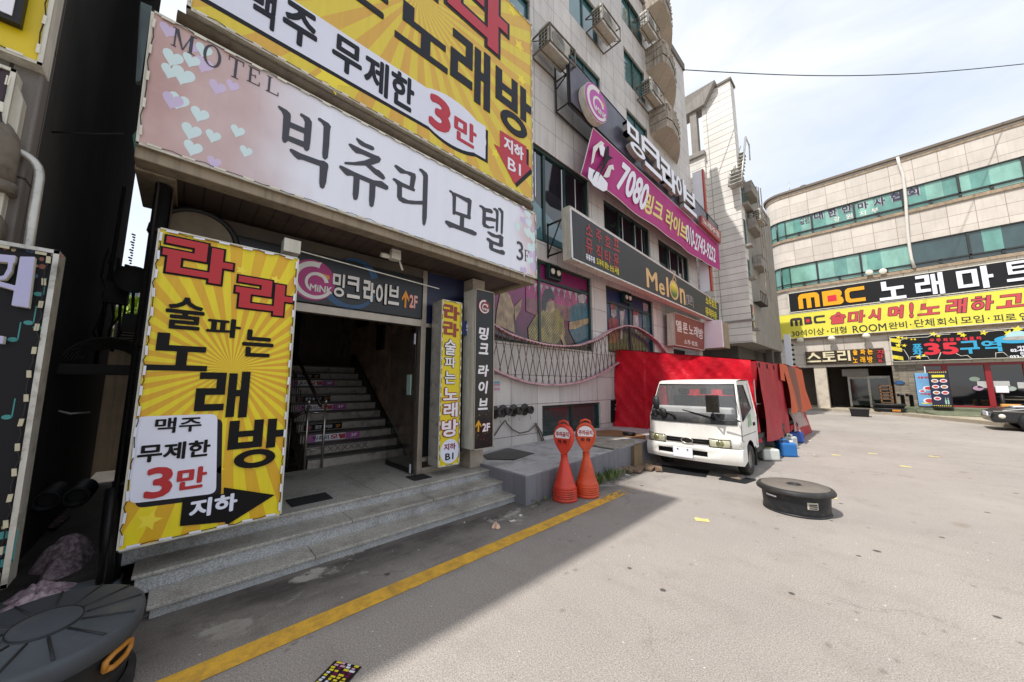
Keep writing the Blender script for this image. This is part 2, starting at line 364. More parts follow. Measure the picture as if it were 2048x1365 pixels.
# ================================================================ SETTING: ground, line, ledge
def asphalt():
    m, nt, b = new_mat('worn_asphalt'); p = geo_pos(nt)
    base = mixc(nt, ramp(nt, noise(nt, p, .35, 6), [(.35, 0.), (.65, 1.)]), lin('928a83'), lin('a0988f'))
    base = mixc(nt, 1.0, base, ramp(nt, noise(nt, p, 110, 3, .75), [(.34, .55), (.5, 1.0), (.66, 1.42)]), 'MULTIPLY')       # stone grain
    base = mixc(nt, 1.0, base, ramp(nt, noise(nt, p, 60, 3, .7), [(.35, .9), (.65, 1.06)]), 'MULTIPLY')
    base = mixc(nt, ramp(nt, noise(nt, p, 2.3, 8, .72), [(.52, 0.), (.78, .38)]), base, lin('6f665b'))                 # grime
    # building shade deepened in the colour along the kerb side (x < -2), with cement patches
    s = nt.nodes.new('ShaderNodeSeparateXYZ'); nt.links.new(p, s.inputs[0])
    band = ramp(nt, math_n(nt, 'ADD', math_n(nt, 'MULTIPLY', s.outputs['X'], -.5), math_n(nt, 'MULTIPLY', noise(nt, p, 1.2, 4), .35)), [(1.35, 0.), (1.5, .55)]) if False else None
    xn = math_n(nt, 'ADD', s.outputs['X'], math_n(nt, 'MULTIPLY', noise(nt, p, 1.4, 5), .5))
    dk = nt.nodes.new('ShaderNodeMapRange'); dk.inputs['From Min'].default_value = -2.35; dk.inputs['From Max'].default_value = -3.1; nt.links.new(xn, dk.inputs['Value'])
    yk = nt.nodes.new('ShaderNodeMapRange'); yk.inputs['From Min'].default_value = 7.0; yk.inputs['From Max'].default_value = 5.0; nt.links.new(s.outputs['Y'], yk.inputs['Value'])
    base = mixc(nt, math_n(nt, 'MULTIPLY', math_n(nt, 'MULTIPLY', dk.outputs[0], yk.outputs[0]), .78), base, lin('4c4642'))
    dg_ = ramp(nt, noise(nt, geo_pos(nt, (1.4, .6, 1)), 1.3, 8, .72), [(.47, 0.), (.6, .75)]); base = mixc(nt, math_n(nt, 'MULTIPLY', dg_, dk.outputs[0]), base, lin('2f2a27'))   # soaked grime by the steps
    ce = ramp(nt, noise(nt, geo_pos(nt, (1.0, .7, 1)), 2.0, 6, .65), [(.57, 0.), (.62, .8)])
    base = mixc(nt, math_n(nt, 'MULTIPLY', ce, dk.outputs[0]), base, lin('a9a49a'))
    v = N(nt, 'ShaderNodeTexVoronoi', Scale=2.6, Randomness=1.0); nt.links.new(p, v.inputs['Vector'])
    nn = math_n(nt, 'ADD', v.outputs['Distance'], math_n(nt, 'ADD', math_n(nt, 'MULTIPLY', noise(nt, p, 14, 3), .05), math_n(nt, 'MULTIPLY', noise(nt, p, 1.7, 2), .22)))
    base = mixc(nt, ramp(nt, nn, [(.18, .85), (.2, 0.)]), base, lin('36312d'))                                       # trodden gum
    v4 = N(nt, 'ShaderNodeTexVoronoi', Scale=5.5, Randomness=1.0); nt.links.new(geo_pos(nt, (1, .75, 1)), v4.inputs['Vector'])
    n4 = math_n(nt, 'ADD', v4.outputs['Distance'], math_n(nt, 'ADD', math_n(nt, 'MULTIPLY', noise(nt, p, 22, 4), .12), math_n(nt, 'MULTIPLY', noise(nt, p, .9, 3), .3)))
    base = mixc(nt, ramp(nt, n4, [(.24, .5), (.34, 0.)]), base, lin('5c534a'))                                      # small dark stains
    v2 = N(nt, 'ShaderNodeTexVoronoi', Scale=1.1, Randomness=1.0); nt.links.new(geo_pos(nt, (1.3, .8, 1)), v2.inputs['Vector'])
    nn2 = math_n(nt, 'ADD', v2.outputs['Distance'], math_n(nt, 'MULTIPLY', noise(nt, p, 9, 4), .22))
    base = mixc(nt, ramp(nt, nn2, [(.14, .4), (.24, 0.)]), base, lin('6a5847'))                                        # brown drips
    v3 = N(nt, 'ShaderNodeTexVoronoi', Scale=9, Randomness=1.0); nt.links.new(p, v3.inputs['Vector'])
    base = mixc(nt, ramp(nt, math_n(nt, 'ADD', v3.outputs['Distance'], math_n(nt, 'MULTIPLY', noise(nt, p, 2.3, 2), .2)), [(.135, .7), (.15, 0.)]), base, lin('ded8cc'))
    vc = N(nt, 'ShaderNodeTexVoronoi', Scale=.42, Randomness=1.0); vc.feature = 'DISTANCE_TO_EDGE'; wv = nt.nodes.new('ShaderNodeVectorMath'); wv.operation = 'ADD'
    wn2 = N(nt, 'ShaderNodeTexNoise', Scale=1.6, Detail=6, Roughness=.7); nt.links.new(p, wn2.inputs['Vector']); nt.links.new(p, wv.inputs[0]); nt.links.new(wn2.outputs['Color'], wv.inputs[1]); nt.links.new(wv.outputs[0], vc.inputs['Vector'])
    ck = math_n(nt, 'MULTIPLY', ramp(nt, vc.outputs['Distance'], [(.002, .4), (.007, 0.)]), ramp(nt, noise(nt, p, .5, 3), [(.5, 0.), (.6, 1.)])); base = mixc(nt, ck, base, lin('4b453f'))   # cracks
    base = mixc(nt, ramp(nt, noise(nt, geo_pos(nt, (.8, 5, 1)), .9, 5, .6), [(.55, 0.), (.75, .25)]), base, lin('7d7469'))   # wheel drag marks
    nt.links.new(base, b.inputs['Base Color']); b.inputs['Roughness'].default_value = .85
    h = math_n(nt, 'ADD', math_n(nt, 'MULTIPLY', noise(nt, p, 260, 2), .5), math_n(nt, 'MULTIPLY', noise(nt, p, 3, 4), .8)); bump(nt, b, h, .35, .01)
    return m
g = MB(); g.box(-400, 400, -400, 600, -.5, 0); tag(g.build('ground', asphalt()), kind='structure')
def line_mat():
    m, nt, b = new_mat('worn_yellow_paint'); p = geo_pos(nt)
    c = mixc(nt, ramp(nt, noise(nt, p, 7, 8, .75), [(.4, 0.), (.7, .9)]), lin('e8b33c'), lin('a8823e'))
    c = mixc(nt, 1.0, c, ramp(nt, noise(nt, p, 200, 2), [(.3, .8), (.7, 1.12)]), 'MULTIPLY')
    nt.links.new(c, b.inputs['Base Color']); b.inputs['Roughness'].default_value = .8
    s = nt.nodes.new('ShaderNodeSeparateXYZ'); nt.links.new(p, s.inputs[0])
    wear = nt.nodes.new('ShaderNodeMapRange'); wear.inputs['From Min'].default_value = 3.6; wear.inputs['From Max'].default_value = 5.9; wear.inputs['To Min'].default_value = .78; wear.inputs['To Max'].default_value = .30
    nt.links.new(s.outputs['Y'], wear.inputs['Value'])
    n1 = noise(nt, geo_pos(nt, (1, .5, 1)), 11, 8, .75)
    a = math_n(nt, 'SUBTRACT', wear.outputs[0], n1); a = ramp(nt, a, [(.0, 0.), (.06, 1.)])
    nt.links.new(a, b.inputs['Alpha']); return m
l = MB(); l.face([(-2.83, -6, .004), (-2.655, -6, .004), (-2.70, 5.9, .004), (-2.86, 5.9, .004)])
tag(l.build('road_marking', line_mat()), kind='structure')

m_ledge_side = mat('grey_painted_concrete', '77767c', .7, .16, 4, bmp=.3, bscale=30, streak=.35, dirt='3f3a36')
m_ledge_top = mat('whitewashed_concrete', 'aba9a8', .8, .2, 3, bmp=.3, bscale=25, dirt='6b655e')
r = root('concrete_ledge', 'low grey painted concrete ledge running along the tiled wall beside the entrance steps', 'ledge', (-4.2, 5.5, 0))
def lz(y): return .385 + .022 * (y - 3.5)
b_ = MB(); b_.hexa([(-5.0, 3.52, -.05), (-3.37, 3.47, -.05), (-3.37, 12, -.05), (-5.0, 12, -.05)], [(-5.0, 3.52, lz(3.5) - .012), (-3.37, 3.47, lz(3.5) - .012), (-3.37, 12, lz(12) - .012), (-5, 12, lz(12) - .012)])
b_.build('ledge_body', m_ledge_side, r, bevel=.012)
b_ = MB(); b_.hexa([(-4.98, 3.53, lz(3.5) - .014), (-3.385, 3.485, lz(3.5) - .014), (-3.385, 12, lz(12) - .014), (-4.98, 12, lz(12) - .014)], [(-4.98, 3.53, lz(3.5)), (-3.385, 3.485, lz(3.5)), (-3.385, 12, lz(12)), (-4.98, 12, lz(12))])
b_.build('ledge_top', m_ledge_top, r)
b_ = MB()
for k in range(26):
    y = 4.6 + k * .17 + random.uniform(-.04, .04); b_.hexa([(-3.39, y, -.02), (-3.2 - .06 * random.random(), y - .02, -.02), (-3.2 - .05 * random.random(), y + .2, -.02), (-3.39, y + .2, -.02)],
        [(-3.39, y, .10 + .04 * random.random()), (-3.27, y, .02 + .02 * random.random()), (-3.26, y + .2, .02), (-3.39, y + .19, .09 + .04 * random.random())])
b_.build('rubble_footing', mat('dark_mortar_rubble', '6f675c', .9, .35, 12, bmp=.6, bscale=20, dirt='2f2a25'), r)

# ================================================================ MOTEL BUILDING
FX = -5.0
m_tile = tile_mat('granite_cladding_tiles', 'c8c3be', .765, .6, offset=(.615, .0))
m_tile_low = m_tile
m_green = mat('dark_green_window_frame', '1f3a36', .4, .15, 8)
m_glassT = glass_mat('teal_tinted_glass', '3d6a6c', .05)
m_glassD = glass_mat('dark_glass', '1a2426', .05)
m_glassP = glass_mat('sky_reflecting_glass', '567d84', .03)
bld = root('motel_building', 'tall granite clad motel building with the open stair entrance and stacked shop signs', 'building', (-5, 4, 0))
def holes_wall(P, u0, u1, v0, v1, holes, depth):
    mb = MB(); us = sorted({u0, u1, *[h[0] for h in holes], *[h[1] for h in holes]}); vs = sorted({v0, v1, *[h[2] for h in holes], *[h[3] for h in holes]})
    for i in range(len(us) - 1):
        for j in range(len(vs) - 1):
            cu, cv = (us[i] + us[i + 1]) / 2, (vs[j] + vs[j + 1]) / 2
            if any(h[0] < cu < h[1] and h[2] < cv < h[3] for h in holes): continue
            mb.face([P.at(us[i], vs[j]), P.at(us[i + 1], vs[j]), P.at(us[i + 1], vs[j + 1]), P.at(us[i], vs[j + 1])])
    for a, b2, c, d in holes:
        q = [(a, c), (b2, c), (b2, d), (a, d)]
        for k in range(4):
            e, f = q[k], q[(k + 1) % 4]; mb.face([P.at(*e), P.at(*f), P.at(*f, -depth), P.at(*e, -depth)])
    return mb
PF = Plane('X', FX)
HOLES = []
for k in range(3):
    y0 = 3.85 + 3.13 * k
    for z0, z1 in ((9.6, 10.92), (11.95, 13.28), (14.35, 15.6)): HOLES.append((y0, y0 + 1.52, z0, z1))
BIG = [(4.1, 7.69, 4.86, 7.2), (8.44, 11.4, 4.86, 7.0), (12.08, 15.0, 4.86, 6.9)]
MUR = [(4.05, 7.69, 2.45, 4.42), (8.4, 11.35, 2.5, 4.4)]
BAS = [(5.66, 7.93, .5, 1.15)]
DOOR2 = [(12.9, 15.6, .4, 3.05)]
wall = holes_wall(PF, 3.55, 16.0, 0, 16.4, HOLES + BIG + MUR + BAS + DOOR2, .14)
wall.face([(-5, 16, 0), (-14, 16, 0), (-14, 16, 16.4), (-5, 16, 16.4)])
wall.face([(-5, -.28, 3.3), (-5, 3.55, 3.3), (-5, 3.55, 16.4), (-5, -.28, 16.4)])
wall.face([(-5, -.28, 16.4), (-14, -.28, 16.4), (-14, 16, 16.4), (-5, 16, 16.4)])
wall.build('wall', m_tile, bld)
b_ = MB(); b_.box(-5.3, -4.93, -.28, 16.05, 16.4, 16.75); b_.build('roof_coping', mat('dark_coping', '6b655e', .8, .2, 5), bld, bevel=.02)
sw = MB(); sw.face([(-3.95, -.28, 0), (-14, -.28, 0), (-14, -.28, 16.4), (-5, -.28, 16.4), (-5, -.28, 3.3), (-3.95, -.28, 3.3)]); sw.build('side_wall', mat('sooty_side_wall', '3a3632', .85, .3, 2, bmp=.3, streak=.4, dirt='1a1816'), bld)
def window(u0, u1, v0, v1, P, glass, root_, mull=(.5,), fr=.05, dep=-.1, transom=None, frm=None):
    f = MB()
    for q in ((u0, u0 + fr, v0, v1), (u1 - fr, u1, v0, v1), (u0 + fr, u1 - fr, v0, v0 + fr), (u0 + fr, u1 - fr, v1 - fr, v1)):
        f.prism(P, [(q[0], q[2]), (q[1], q[2]), (q[1], q[3]), (q[0], q[3])], dep - .03, dep + .05)
    for t in mull:
        c = u0 + (u1 - u0) * t; f.prism(P, [(c - fr * .6, v0 + fr), (c + fr * .6, v0 + fr), (c + fr * .6, v1 - fr), (c - fr * .6, v1 - fr)], dep - .025, dep + .03)
    if transom:
        f.prism(P, [(u0 + fr, transom - .03), (u1 - fr, transom - .03), (u1 - fr, transom + .03), (u0 + fr, transom + .03)], dep - .02, dep + .036)
    w_ = f.build('window', frm or m_green, root_)
    g_ = MB(); g_.prism(P, [(u0 + .01, v0 + .01), (u1 - .01, v0 + .01), (u1 - .01, v1 - .01), (u0 + .01, v1 - .01)], dep - .02, dep - .006)
    p_ = g_.build('pane', glass, root_); p_.parent = w_
    return w_
for i, h in enumerate(HOLES): window(*h, PF, m_glassT if i % 3 else m_glassP, bld)
for h in BIG:
    w_ = window(*h, PF, m_glassD, bld, mull=(.28, .5, .72) if h[0] < 8 else (.33, .66), fr=.07, transom=None)
    for t in (.42, .7, .86):   # white strip lamps hanging behind the glass
        c = h[0] + (h[1] - h[0]) * t; s_ = MB(); s_.box(-5.094, -5.1, c - .015, c + .015, 5.95, h[3] - .12); o_ = s_.build('strip_lamp', M['white'], bld); o_.parent = w_
    s_ = MB(); s_.prism(PF, [(h[0] + .08, 4.95), (h[1] - .6, 4.95), (h[1] - .9, 5.35), (h[0] + 1.2, 5.95), (h[0] + .08, 6.0)], -.105, -.101); o_ = s_.build('window_film', m_glassP, bld); o_.parent = w_
for h in BAS: window(*h, PF, glass_mat('dusty_basement_glass', '2c3f40', .25), bld, fr=.06)
for h in DOOR2:
    b_ = MB(); b_.box(-5.6, -5.58, h[0], h[1], h[2], h[3]); b_.build('shaded_doorway', mat('doorway_dark', '201c1a', .8, .2, 3), bld)
# murals: printed scenes on the first-floor windows
m_mur1 = None
def mural_mat(name, c1, c2):
    m, nt, b = new_mat(name); s = nt.nodes.new('ShaderNodeSeparateXYZ'); p = geo_pos(nt); nt.links.new(p, s.inputs[0])
    n1 = noise(nt, geo_pos(nt, (1, 3, .8)), 1.6, 3); n2 = math_n(nt, 'ADD', math_n(nt, 'MULTIPLY', s.outputs['Z'], .45), math_n(nt, 'MULTIPLY', n1, .55))
    c = mixc(nt, ramp(nt, n2, [(.55, 0.), (.99, 1.)]) if False else ramp(nt, math_n(nt, 'SUBTRACT', n2, 1.0), [(.45, 0.), (.9, 1.)]), lin(c1), lin(c2))
    pe = ramp(nt, noise(nt, geo_pos(nt, (12, 12, 1.2)), 4, 6, .75), [(.63, 0.), (.67, .55)])
    c = mixc(nt, pe, c, lin('9c938f')); nt.links.new(c, b.inputs['Base Color']); b.inputs['Roughness'].default_value = .3; b.inputs['Coat Weight'].default_value = .4; b.inputs['Coat Roughness'].default_value = .05; return m
def fig_mat(name, col, pat=0):
    m, nt, b = new_mat(name); p = geo_pos(nt); c = lin(col)
    out = mixc(nt, ramp(nt, noise(nt, geo_pos(nt, (1, 1.2, .8)), 4.5, 4, .6), [(.38, 0.), (.62, 1.)]), [x * .45 for x in c], [x * 1.05 for x in c])
    if pat:
        ck = N(nt, 'ShaderNodeTexChecker', Scale=26.0); nt.links.new(p, ck.inputs['Vector']); out = mixc(nt, math_n(nt, 'MULTIPLY', ck.outputs['Fac'], .75), out, lin('17120f'))
    pe = ramp(nt, noise(nt, geo_pos(nt, (12, 12, 1.2)), 4, 6, .75), [(.58, 0.), (.63, .7)]); out = mixc(nt, pe, out, lin('8f8680' if not pat else '5a5048'))
    nt.links.new(out, b.inputs['Base Color']); b.inputs['Roughness'].default_value = .3; b.inputs['Coat Weight'].default_value = .4; b.inputs['Coat Roughness'].default_value = .05; return m
mur_m = [mural_mat('bar_scene_print', '2e1620', '7a1c56'), mural_mat('night_scene_print', '141a30', '23305a')]
skin = fig_mat('print_tan', 'a98c66'); skin2 = fig_mat('print_pale', 'b3a6ac'); teal = fig_mat('print_teal', '24566a'); mustard = fig_mat('print_mustard', 'a08c46', 1); hairb = fig_mat('print_hair', '17131a')
magen = fig_mat('print_magenta', '9c2468'); crim = fig_mat('print_crimson', '8c1c38'); shelf = fig_mat('print_bottles', '7c4a50')
z3 = zm(960, 400, 3.592)
PM = Plane('X', FX - .095)
for i, h in enumerate(MUR):
    w_ = window(*h, PF, mur_m[i], bld, mull=(.45,) if i == 0 else (.5,), fr=.06, transom=3.98 if i == 0 else 3.95)
    def pr(pts, m, w=.0, nm='mural_figure'):
        o_ = poly_print(bld, PM, [z3(*q) for q in pts], m, w, .002, nm); o_.parent = w_
    if i == 0:
        pr([(330, 560), (470, 600), (700, 680), (795, 700), (795, 790), (470, 760), (330, 700)], magen, 0, 'mural_backdrop')
        pr([(330, 700), (795, 800), (795, 880), (470, 860), (330, 800)], shelf, .001, 'mural_backdrop')
        pr([(150, 640), (185, 650), (215, 690), (245, 780), (240, 860), (250, 960), (170, 920), (110, 900), (120, 800), (140, 700)], skin, .002)
        pr([(245, 770), (300, 710), (290, 790), (250, 870)], skin, .003)
        pr([(400, 830), (470, 780), (560, 780), (600, 860), (610, 980), (540, 1040), (350, 1000), (345, 920)], mustard, .003)
        pr([(470, 740), (530, 720), (535, 790), (500, 820), (470, 800)], skin, .004)
        pr([(445, 690), (470, 640), (510, 640), (535, 690), (530, 730), (500, 700), (480, 740), (470, 800), (445, 790)], hairb, .006)
        pr([(590, 960), (625, 1060), (600, 1050), (575, 980)], skin, .004)
        pr([(650, 770), (700, 740), (760, 740), (795, 800), (795, 1060), (690, 1040), (640, 940)], teal, .003)
        pr([(700, 680), (720, 660), (750, 665), (765, 700), (745, 745), (710, 740)], skin2, .004)
        pr([(640, 880), (780, 850), (790, 880), (680, 930), (640, 930)], skin, .006)
        pr([(695, 655), (730, 640), (765, 660), (765, 690), (740, 675), (700, 690)], hairb, .007)
        for k in range(9): pr([(340 + 42 * k, 585 + 10 * k), (370 + 42 * k, 592 + 10 * k), (357 + 42 * k, 620 + 10 * k), (357 + 42 * k, 645 + 10 * k), (351 + 42 * k, 643 + 10 * k), (351 + 42 * k, 618 + 10 * k)], M['white'] if k % 2 == 9 else skin2, .002, 'mural_glass')
    else:
        pr([(920, 860), (960, 840), (995, 870), (990, 1030), (930, 1030)], crim, .002); pr([(940, 780), (975, 775), (980, 830), (960, 850), (940, 830)], skin2, .003); pr([(932, 760), (955, 730), (980, 750), (980, 790), (940, 790)], crim, .005)
        pr([(1000, 790), (1040, 790), (1030, 880), (1020, 1000), (1005, 1000), (1005, 880)], skin2, .002); pr([(1000, 770), (1030, 770), (1030, 800), (1005, 800)], hairb, .005)
        pr([(1100, 830), (1135, 820), (1140, 900), (1120, 960), (1100, 900)], skin2, .002); pr([(1098, 790), (1120, 780), (1138, 800), (1136, 830), (1100, 830)], crim, .004)
        pr([(1165, 800), (1210, 790), (1225, 900), (1215, 1000), (1170, 960)], teal, .002); pr([(1170, 740), (1205, 750), (1205, 800), (1175, 800)], skin2, .003)
# speakers in the window transoms
for (x0, x1, y0, y1) in ((488, 580, 455, 545), (1030, 1085, 665, 745)):
    u0, v1 = PF.pick(z3(x0, y0)); u1, v0 = PF.pick(z3(x1, y1)); v0 = min(v0, 4.05); v1 = v0 + .34
    b_ = MB(); b_.box(-5.09, -4.97, u0, u1, v0, v1); b_.box(-4.975, -4.965, u0 + .03, u1 - .03, v0 + .03, v1 - .03, 1)
    b_.build('speaker_box', [m_green, M['black']], bld, bevel=.008)
    for t in (.27, .73):
        c = u0 + (u1 - u0) * t; s_ = MB(); s_.lathe([(.0, .03), (.06, .025), (.075, 0), (.06, .01)], (-4.965, c, (v0 + v1) / 2), 16, axis='x', capb=False); s_.build('lamp_lens', M['led'], bld)
# balconies
m_balc_side = mat('stained_balcony_stone', 'a3988a', .85, .3, 5, bmp=.8, bscale=14, streak=.85, dirt='2b241c')
m_balc_bot = tile_mat('balcony_soffit_tiles', 'b3a798', .6, .6, axis='XY', streak=.25)
for z0 in (10.87, 13.49, 16.1):
    out = [(-5.0, 11.85), (-4.37, 11.88), (-4.29, 12.22), (-4.35, 12.85), (-4.5, 13.45), (-4.72, 13.95), (-5.0, 14.45)]
    n_ = len(out); b_ = MB()
    b_.face([(x, y, z0) for x, y in out], 1)
    for k in range(n_ - 1):
        (x, y), (x2, y2) = out[k], out[k + 1]
        for j in range(3):
            za, zb = z0 + .32 * j, z0 + .32 * (j + 1) - .02; o_ = .02 * (j == 1)
            b_.face([(x + o_, y, za), (x2 + o_, y2, za), (x2 + o_, y2, zb), (x + o_, y, zb)])
    b_.face([(x, y, z0 + .94) for x, y in reversed(out)])
    b_.build('balcony', [m_balc_side, m_balc_bot], bld)
    b_ = MB()
    for k in range(n_ - 1):
        (x, y), (x2, y2) = out[k], out[k + 1]; L = math.hypot(x2 - x, y2 - y); q = max(1, int(L / .08))
        for j in range(q):
            t = (j + .5) / q; r_ = .035 + .03 * random.random(); zz = z0 + .3 + .6 * random.random()
            if k > 0: b_.lathe([(r_ * .3, -r_), (r_, -.3 * r_), (r_ * .9, .5 * r_), (r_ * .3, r_ * 1.1)], (x + (x2 - x) * t, y + (y2 - y) * t, zz), 6, sm=False)
    b_.build('broken_edge', m_balc_side, bld)

# entrance: steps, landing, pillar, frames, stairwell
m_gran = mat('flamed_granite_steps', '8d8a83', .75, .1, 5, bmp=.25, bscale=120, dirt='57524b')
m_gran_r = None
def speck_mat(name, c, dirt, rough=.6):
    m, nt, b = new_mat(name); p = geo_pos(nt)
    o = mixc(nt, 1.0, lin(c), ramp(nt, noise(nt, p, 75, 3, .8), [(.38, .62), (.5, 1.0), (.62, 1.3)]), 'MULTIPLY')
    o = mixc(nt, ramp(nt, noise(nt, p, 2.2, 7, .7), [(.48, 0.), (.72, .7)]), o, lin(dirt)); nt.links.new(o, b.inputs['Base Color']); b.inputs['Roughness'].default_value = rough
    bump(nt, b, noise(nt, p, 160, 2), .15, .01); return m
m_gran = speck_mat('worn_granite_tread', 'a29d94', '5d564d'); m_gran_r = speck_mat('speckled_granite_riser', 'a3a3a2', '5a544d')
SX = [-3.6, -3.87, -4.18]; SZ = [.09, .22, .33]
yl = [-.02, -.12, -.26]
for k in range(3):
    b_ = MB(); b_.box(SX[k], -5.0 if k < 2 else -6.07, yl[k] if k < 2 else -.26, 3.52, -.02 if k == 0 else SZ[k - 1] - .02, SZ[k] - .028); b_.build('step_riser', m_gran_r, bld, bevel=.004)
    b_ = MB(); xb = SX[k + 1] + .0 if k < 2 else -6.07
    cuts = [yl[k] - .02, 1.0 + .4 * k, 2.6 - .25 * k, 3.53]
    for a, c in zip(cuts, cuts[1:]): b_.box(SX[k] + .022, xb - .0, a + .002, c - .002, SZ[k] - .028, SZ[k])
    b_.build('step_tread', m_gran, bld, bevel=.006)
b_ = MB(); b_.box(-4.66, -4.40, 3.31, 3.56, .33, 3.33); b_.box(-5.0, -4.66, 3.31, 3.56, .33, 3.33); b_.build('pillar', speck_mat('pillar_granite', 'a79b8c', '7c7062'), bld, bevel=.008)
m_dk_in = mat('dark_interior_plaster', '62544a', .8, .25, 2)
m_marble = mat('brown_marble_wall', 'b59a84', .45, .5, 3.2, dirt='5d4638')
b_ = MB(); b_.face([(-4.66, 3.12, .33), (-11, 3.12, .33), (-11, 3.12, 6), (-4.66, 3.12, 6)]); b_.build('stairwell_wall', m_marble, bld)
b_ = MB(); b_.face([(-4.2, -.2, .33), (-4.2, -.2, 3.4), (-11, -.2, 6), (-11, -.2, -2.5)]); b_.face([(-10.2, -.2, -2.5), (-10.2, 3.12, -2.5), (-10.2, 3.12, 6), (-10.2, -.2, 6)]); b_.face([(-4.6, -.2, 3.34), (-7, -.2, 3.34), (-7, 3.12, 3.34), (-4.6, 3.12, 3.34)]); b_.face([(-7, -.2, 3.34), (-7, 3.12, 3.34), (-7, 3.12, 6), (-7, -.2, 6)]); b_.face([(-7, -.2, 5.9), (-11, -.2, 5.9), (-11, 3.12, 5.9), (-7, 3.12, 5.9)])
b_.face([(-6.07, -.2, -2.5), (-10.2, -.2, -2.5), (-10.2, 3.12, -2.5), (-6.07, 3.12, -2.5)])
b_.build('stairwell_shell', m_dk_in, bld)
m_tread = mat('terrazzo_stair', 'a0988f', .5, .15, 9, bmp=.1, dirt='4c463f'); m_tread_d = mat('dark_stair_nosing', '3d3a37', .5, .2, 9)
for n in range(11):
    x = -6.07 - .27 * n; z = .33 + .155 * n
    b_ = MB(); b_.box(x, x - .3, 1.5, 3.04, z - .3 if n else z - .02, z + .125); b_.build('stair_riser', m_tread, bld)
    b_ = MB(); b_.box(x + .02, x - .27, 1.48, 3.04, z + .125, z + .155); b_.build('stair_tread', m_tread_d, bld, bevel=.004)
b_ = MB(); b_.box(-9.05, -10.2, -.2, 3.12, 1.9, 2.03); b_.build('upper_landing', m_tread_d, bld)
b_ = MB(); b_.prism(Plane('Y', 3.1), [(-6.0, .33), (-6.3, .33), (-9.1, 2.0), (-9.1, 2.35), (-8.95, 2.35)], 0, .05); b_.build('stair_skirting', mat('black_skirting', '15130f', .4, .2, 4), bld)
for n in range(8):
    x = -6.1 - .27 * n; z = .33 - .17 * (n + 1); b_ = MB(); b_.box(x, x - .29, -.2, 1.2, z - .4, z); b_.build('cellar_step', m_tread_d, bld)
b_ = MB(); b_.box(-10.19, -10.1, 1.0, 2.1, 2.03, 4.3); b_.build('upper_door', M['black'], bld)
b_ = MB()
for y in (.95, 2.15): b_.box(-10.18, -10.08, y - .05, y + .05, 2.03, 4.4)
b_.box(-10.18, -10.08, .9, 2.2, 4.4, 4.5); b_.build('upper_door_frame', mat('door_frame_brown', '4a3c30', .5, .2, 4), bld)
PU = Plane('Y', -10.08)
class PX(Plane): pass
PD = Plane('X', -10.095)
put_text(bld, '정겨운노래', PD, 1.15, 1.9, 3.75, 3.9, mat('faint_door_text', '77726c', .5), bold=.01); put_text(bld, '어서오세요', PD, 1.1, 1.95, 3.3, 3.45, _mats['faint_door_text'], bold=.01)
for q_ in ((-7.6, -7.25, 2.35, 2.9), (-8.9, -8.2, 3.0, 3.6), (-7.0, -6.1, 2.85, 3.3)):
    b_ = MB(); b_.box(q_[0], q_[1], 3.06, 3.115, q_[2], q_[3]); b_.build('wall_panel', mat('panel_black', '1b1512', .35, .2, 5), bld, bevel=.008)
# railings on the stairs
m_rail = mat('dark_wood_handrail', '2a1a12', .35, .2, 6)
rl = MB()
for y in (1.45, 1.69):
    rl.tube([(-6.05, y, .33), (-6.05, y, 1.30)], .018, 10); rl.lathe([(.006, -.03), (.026, -.012), (.03, .012), (.02, .034), (.004, .044)], (-6.05, y, 1.33), 12)
rl.tube([(-6.05, 1.45, 1.17), (-6.05, 1.69, 1.17)], .009, 8); rl.tube([(-6.05, 1.45, .62), (-6.05, 1.69, .62)], .009, 8)
rr = rl.build('stair_newel', M['steel'], bld)
rl = MB()
for n in range(18):
    x = -6.2 - .16 * n; z = .42 + .574 * (n * .16); rl.tube([(x, 1.47, z), (x, 1.47, z + .82)], .008, 6)
for n in range(16):
    x = -6.15 - .12 * n; z = .30 - .6 * (n * .12); rl.tube([(x, 1.25, z), (x, 1.25, z + .8)], .008, 6)
rl.build('balusters', mat('dull_steel', '6a655f', .35, .15, 6, metal=.7), bld)
rl = MB(); rl.tube([(-6.05, 1.62, 1.27), (-9.0, 1.47, 3.0)], .028, 10); rl.tube([(-6.08, 1.42, 1.2), (-6.2, 1.28, 1.1), (-8.2, 1.25, -.1)], .025, 10); rl.build('handrail', m_rail, bld)
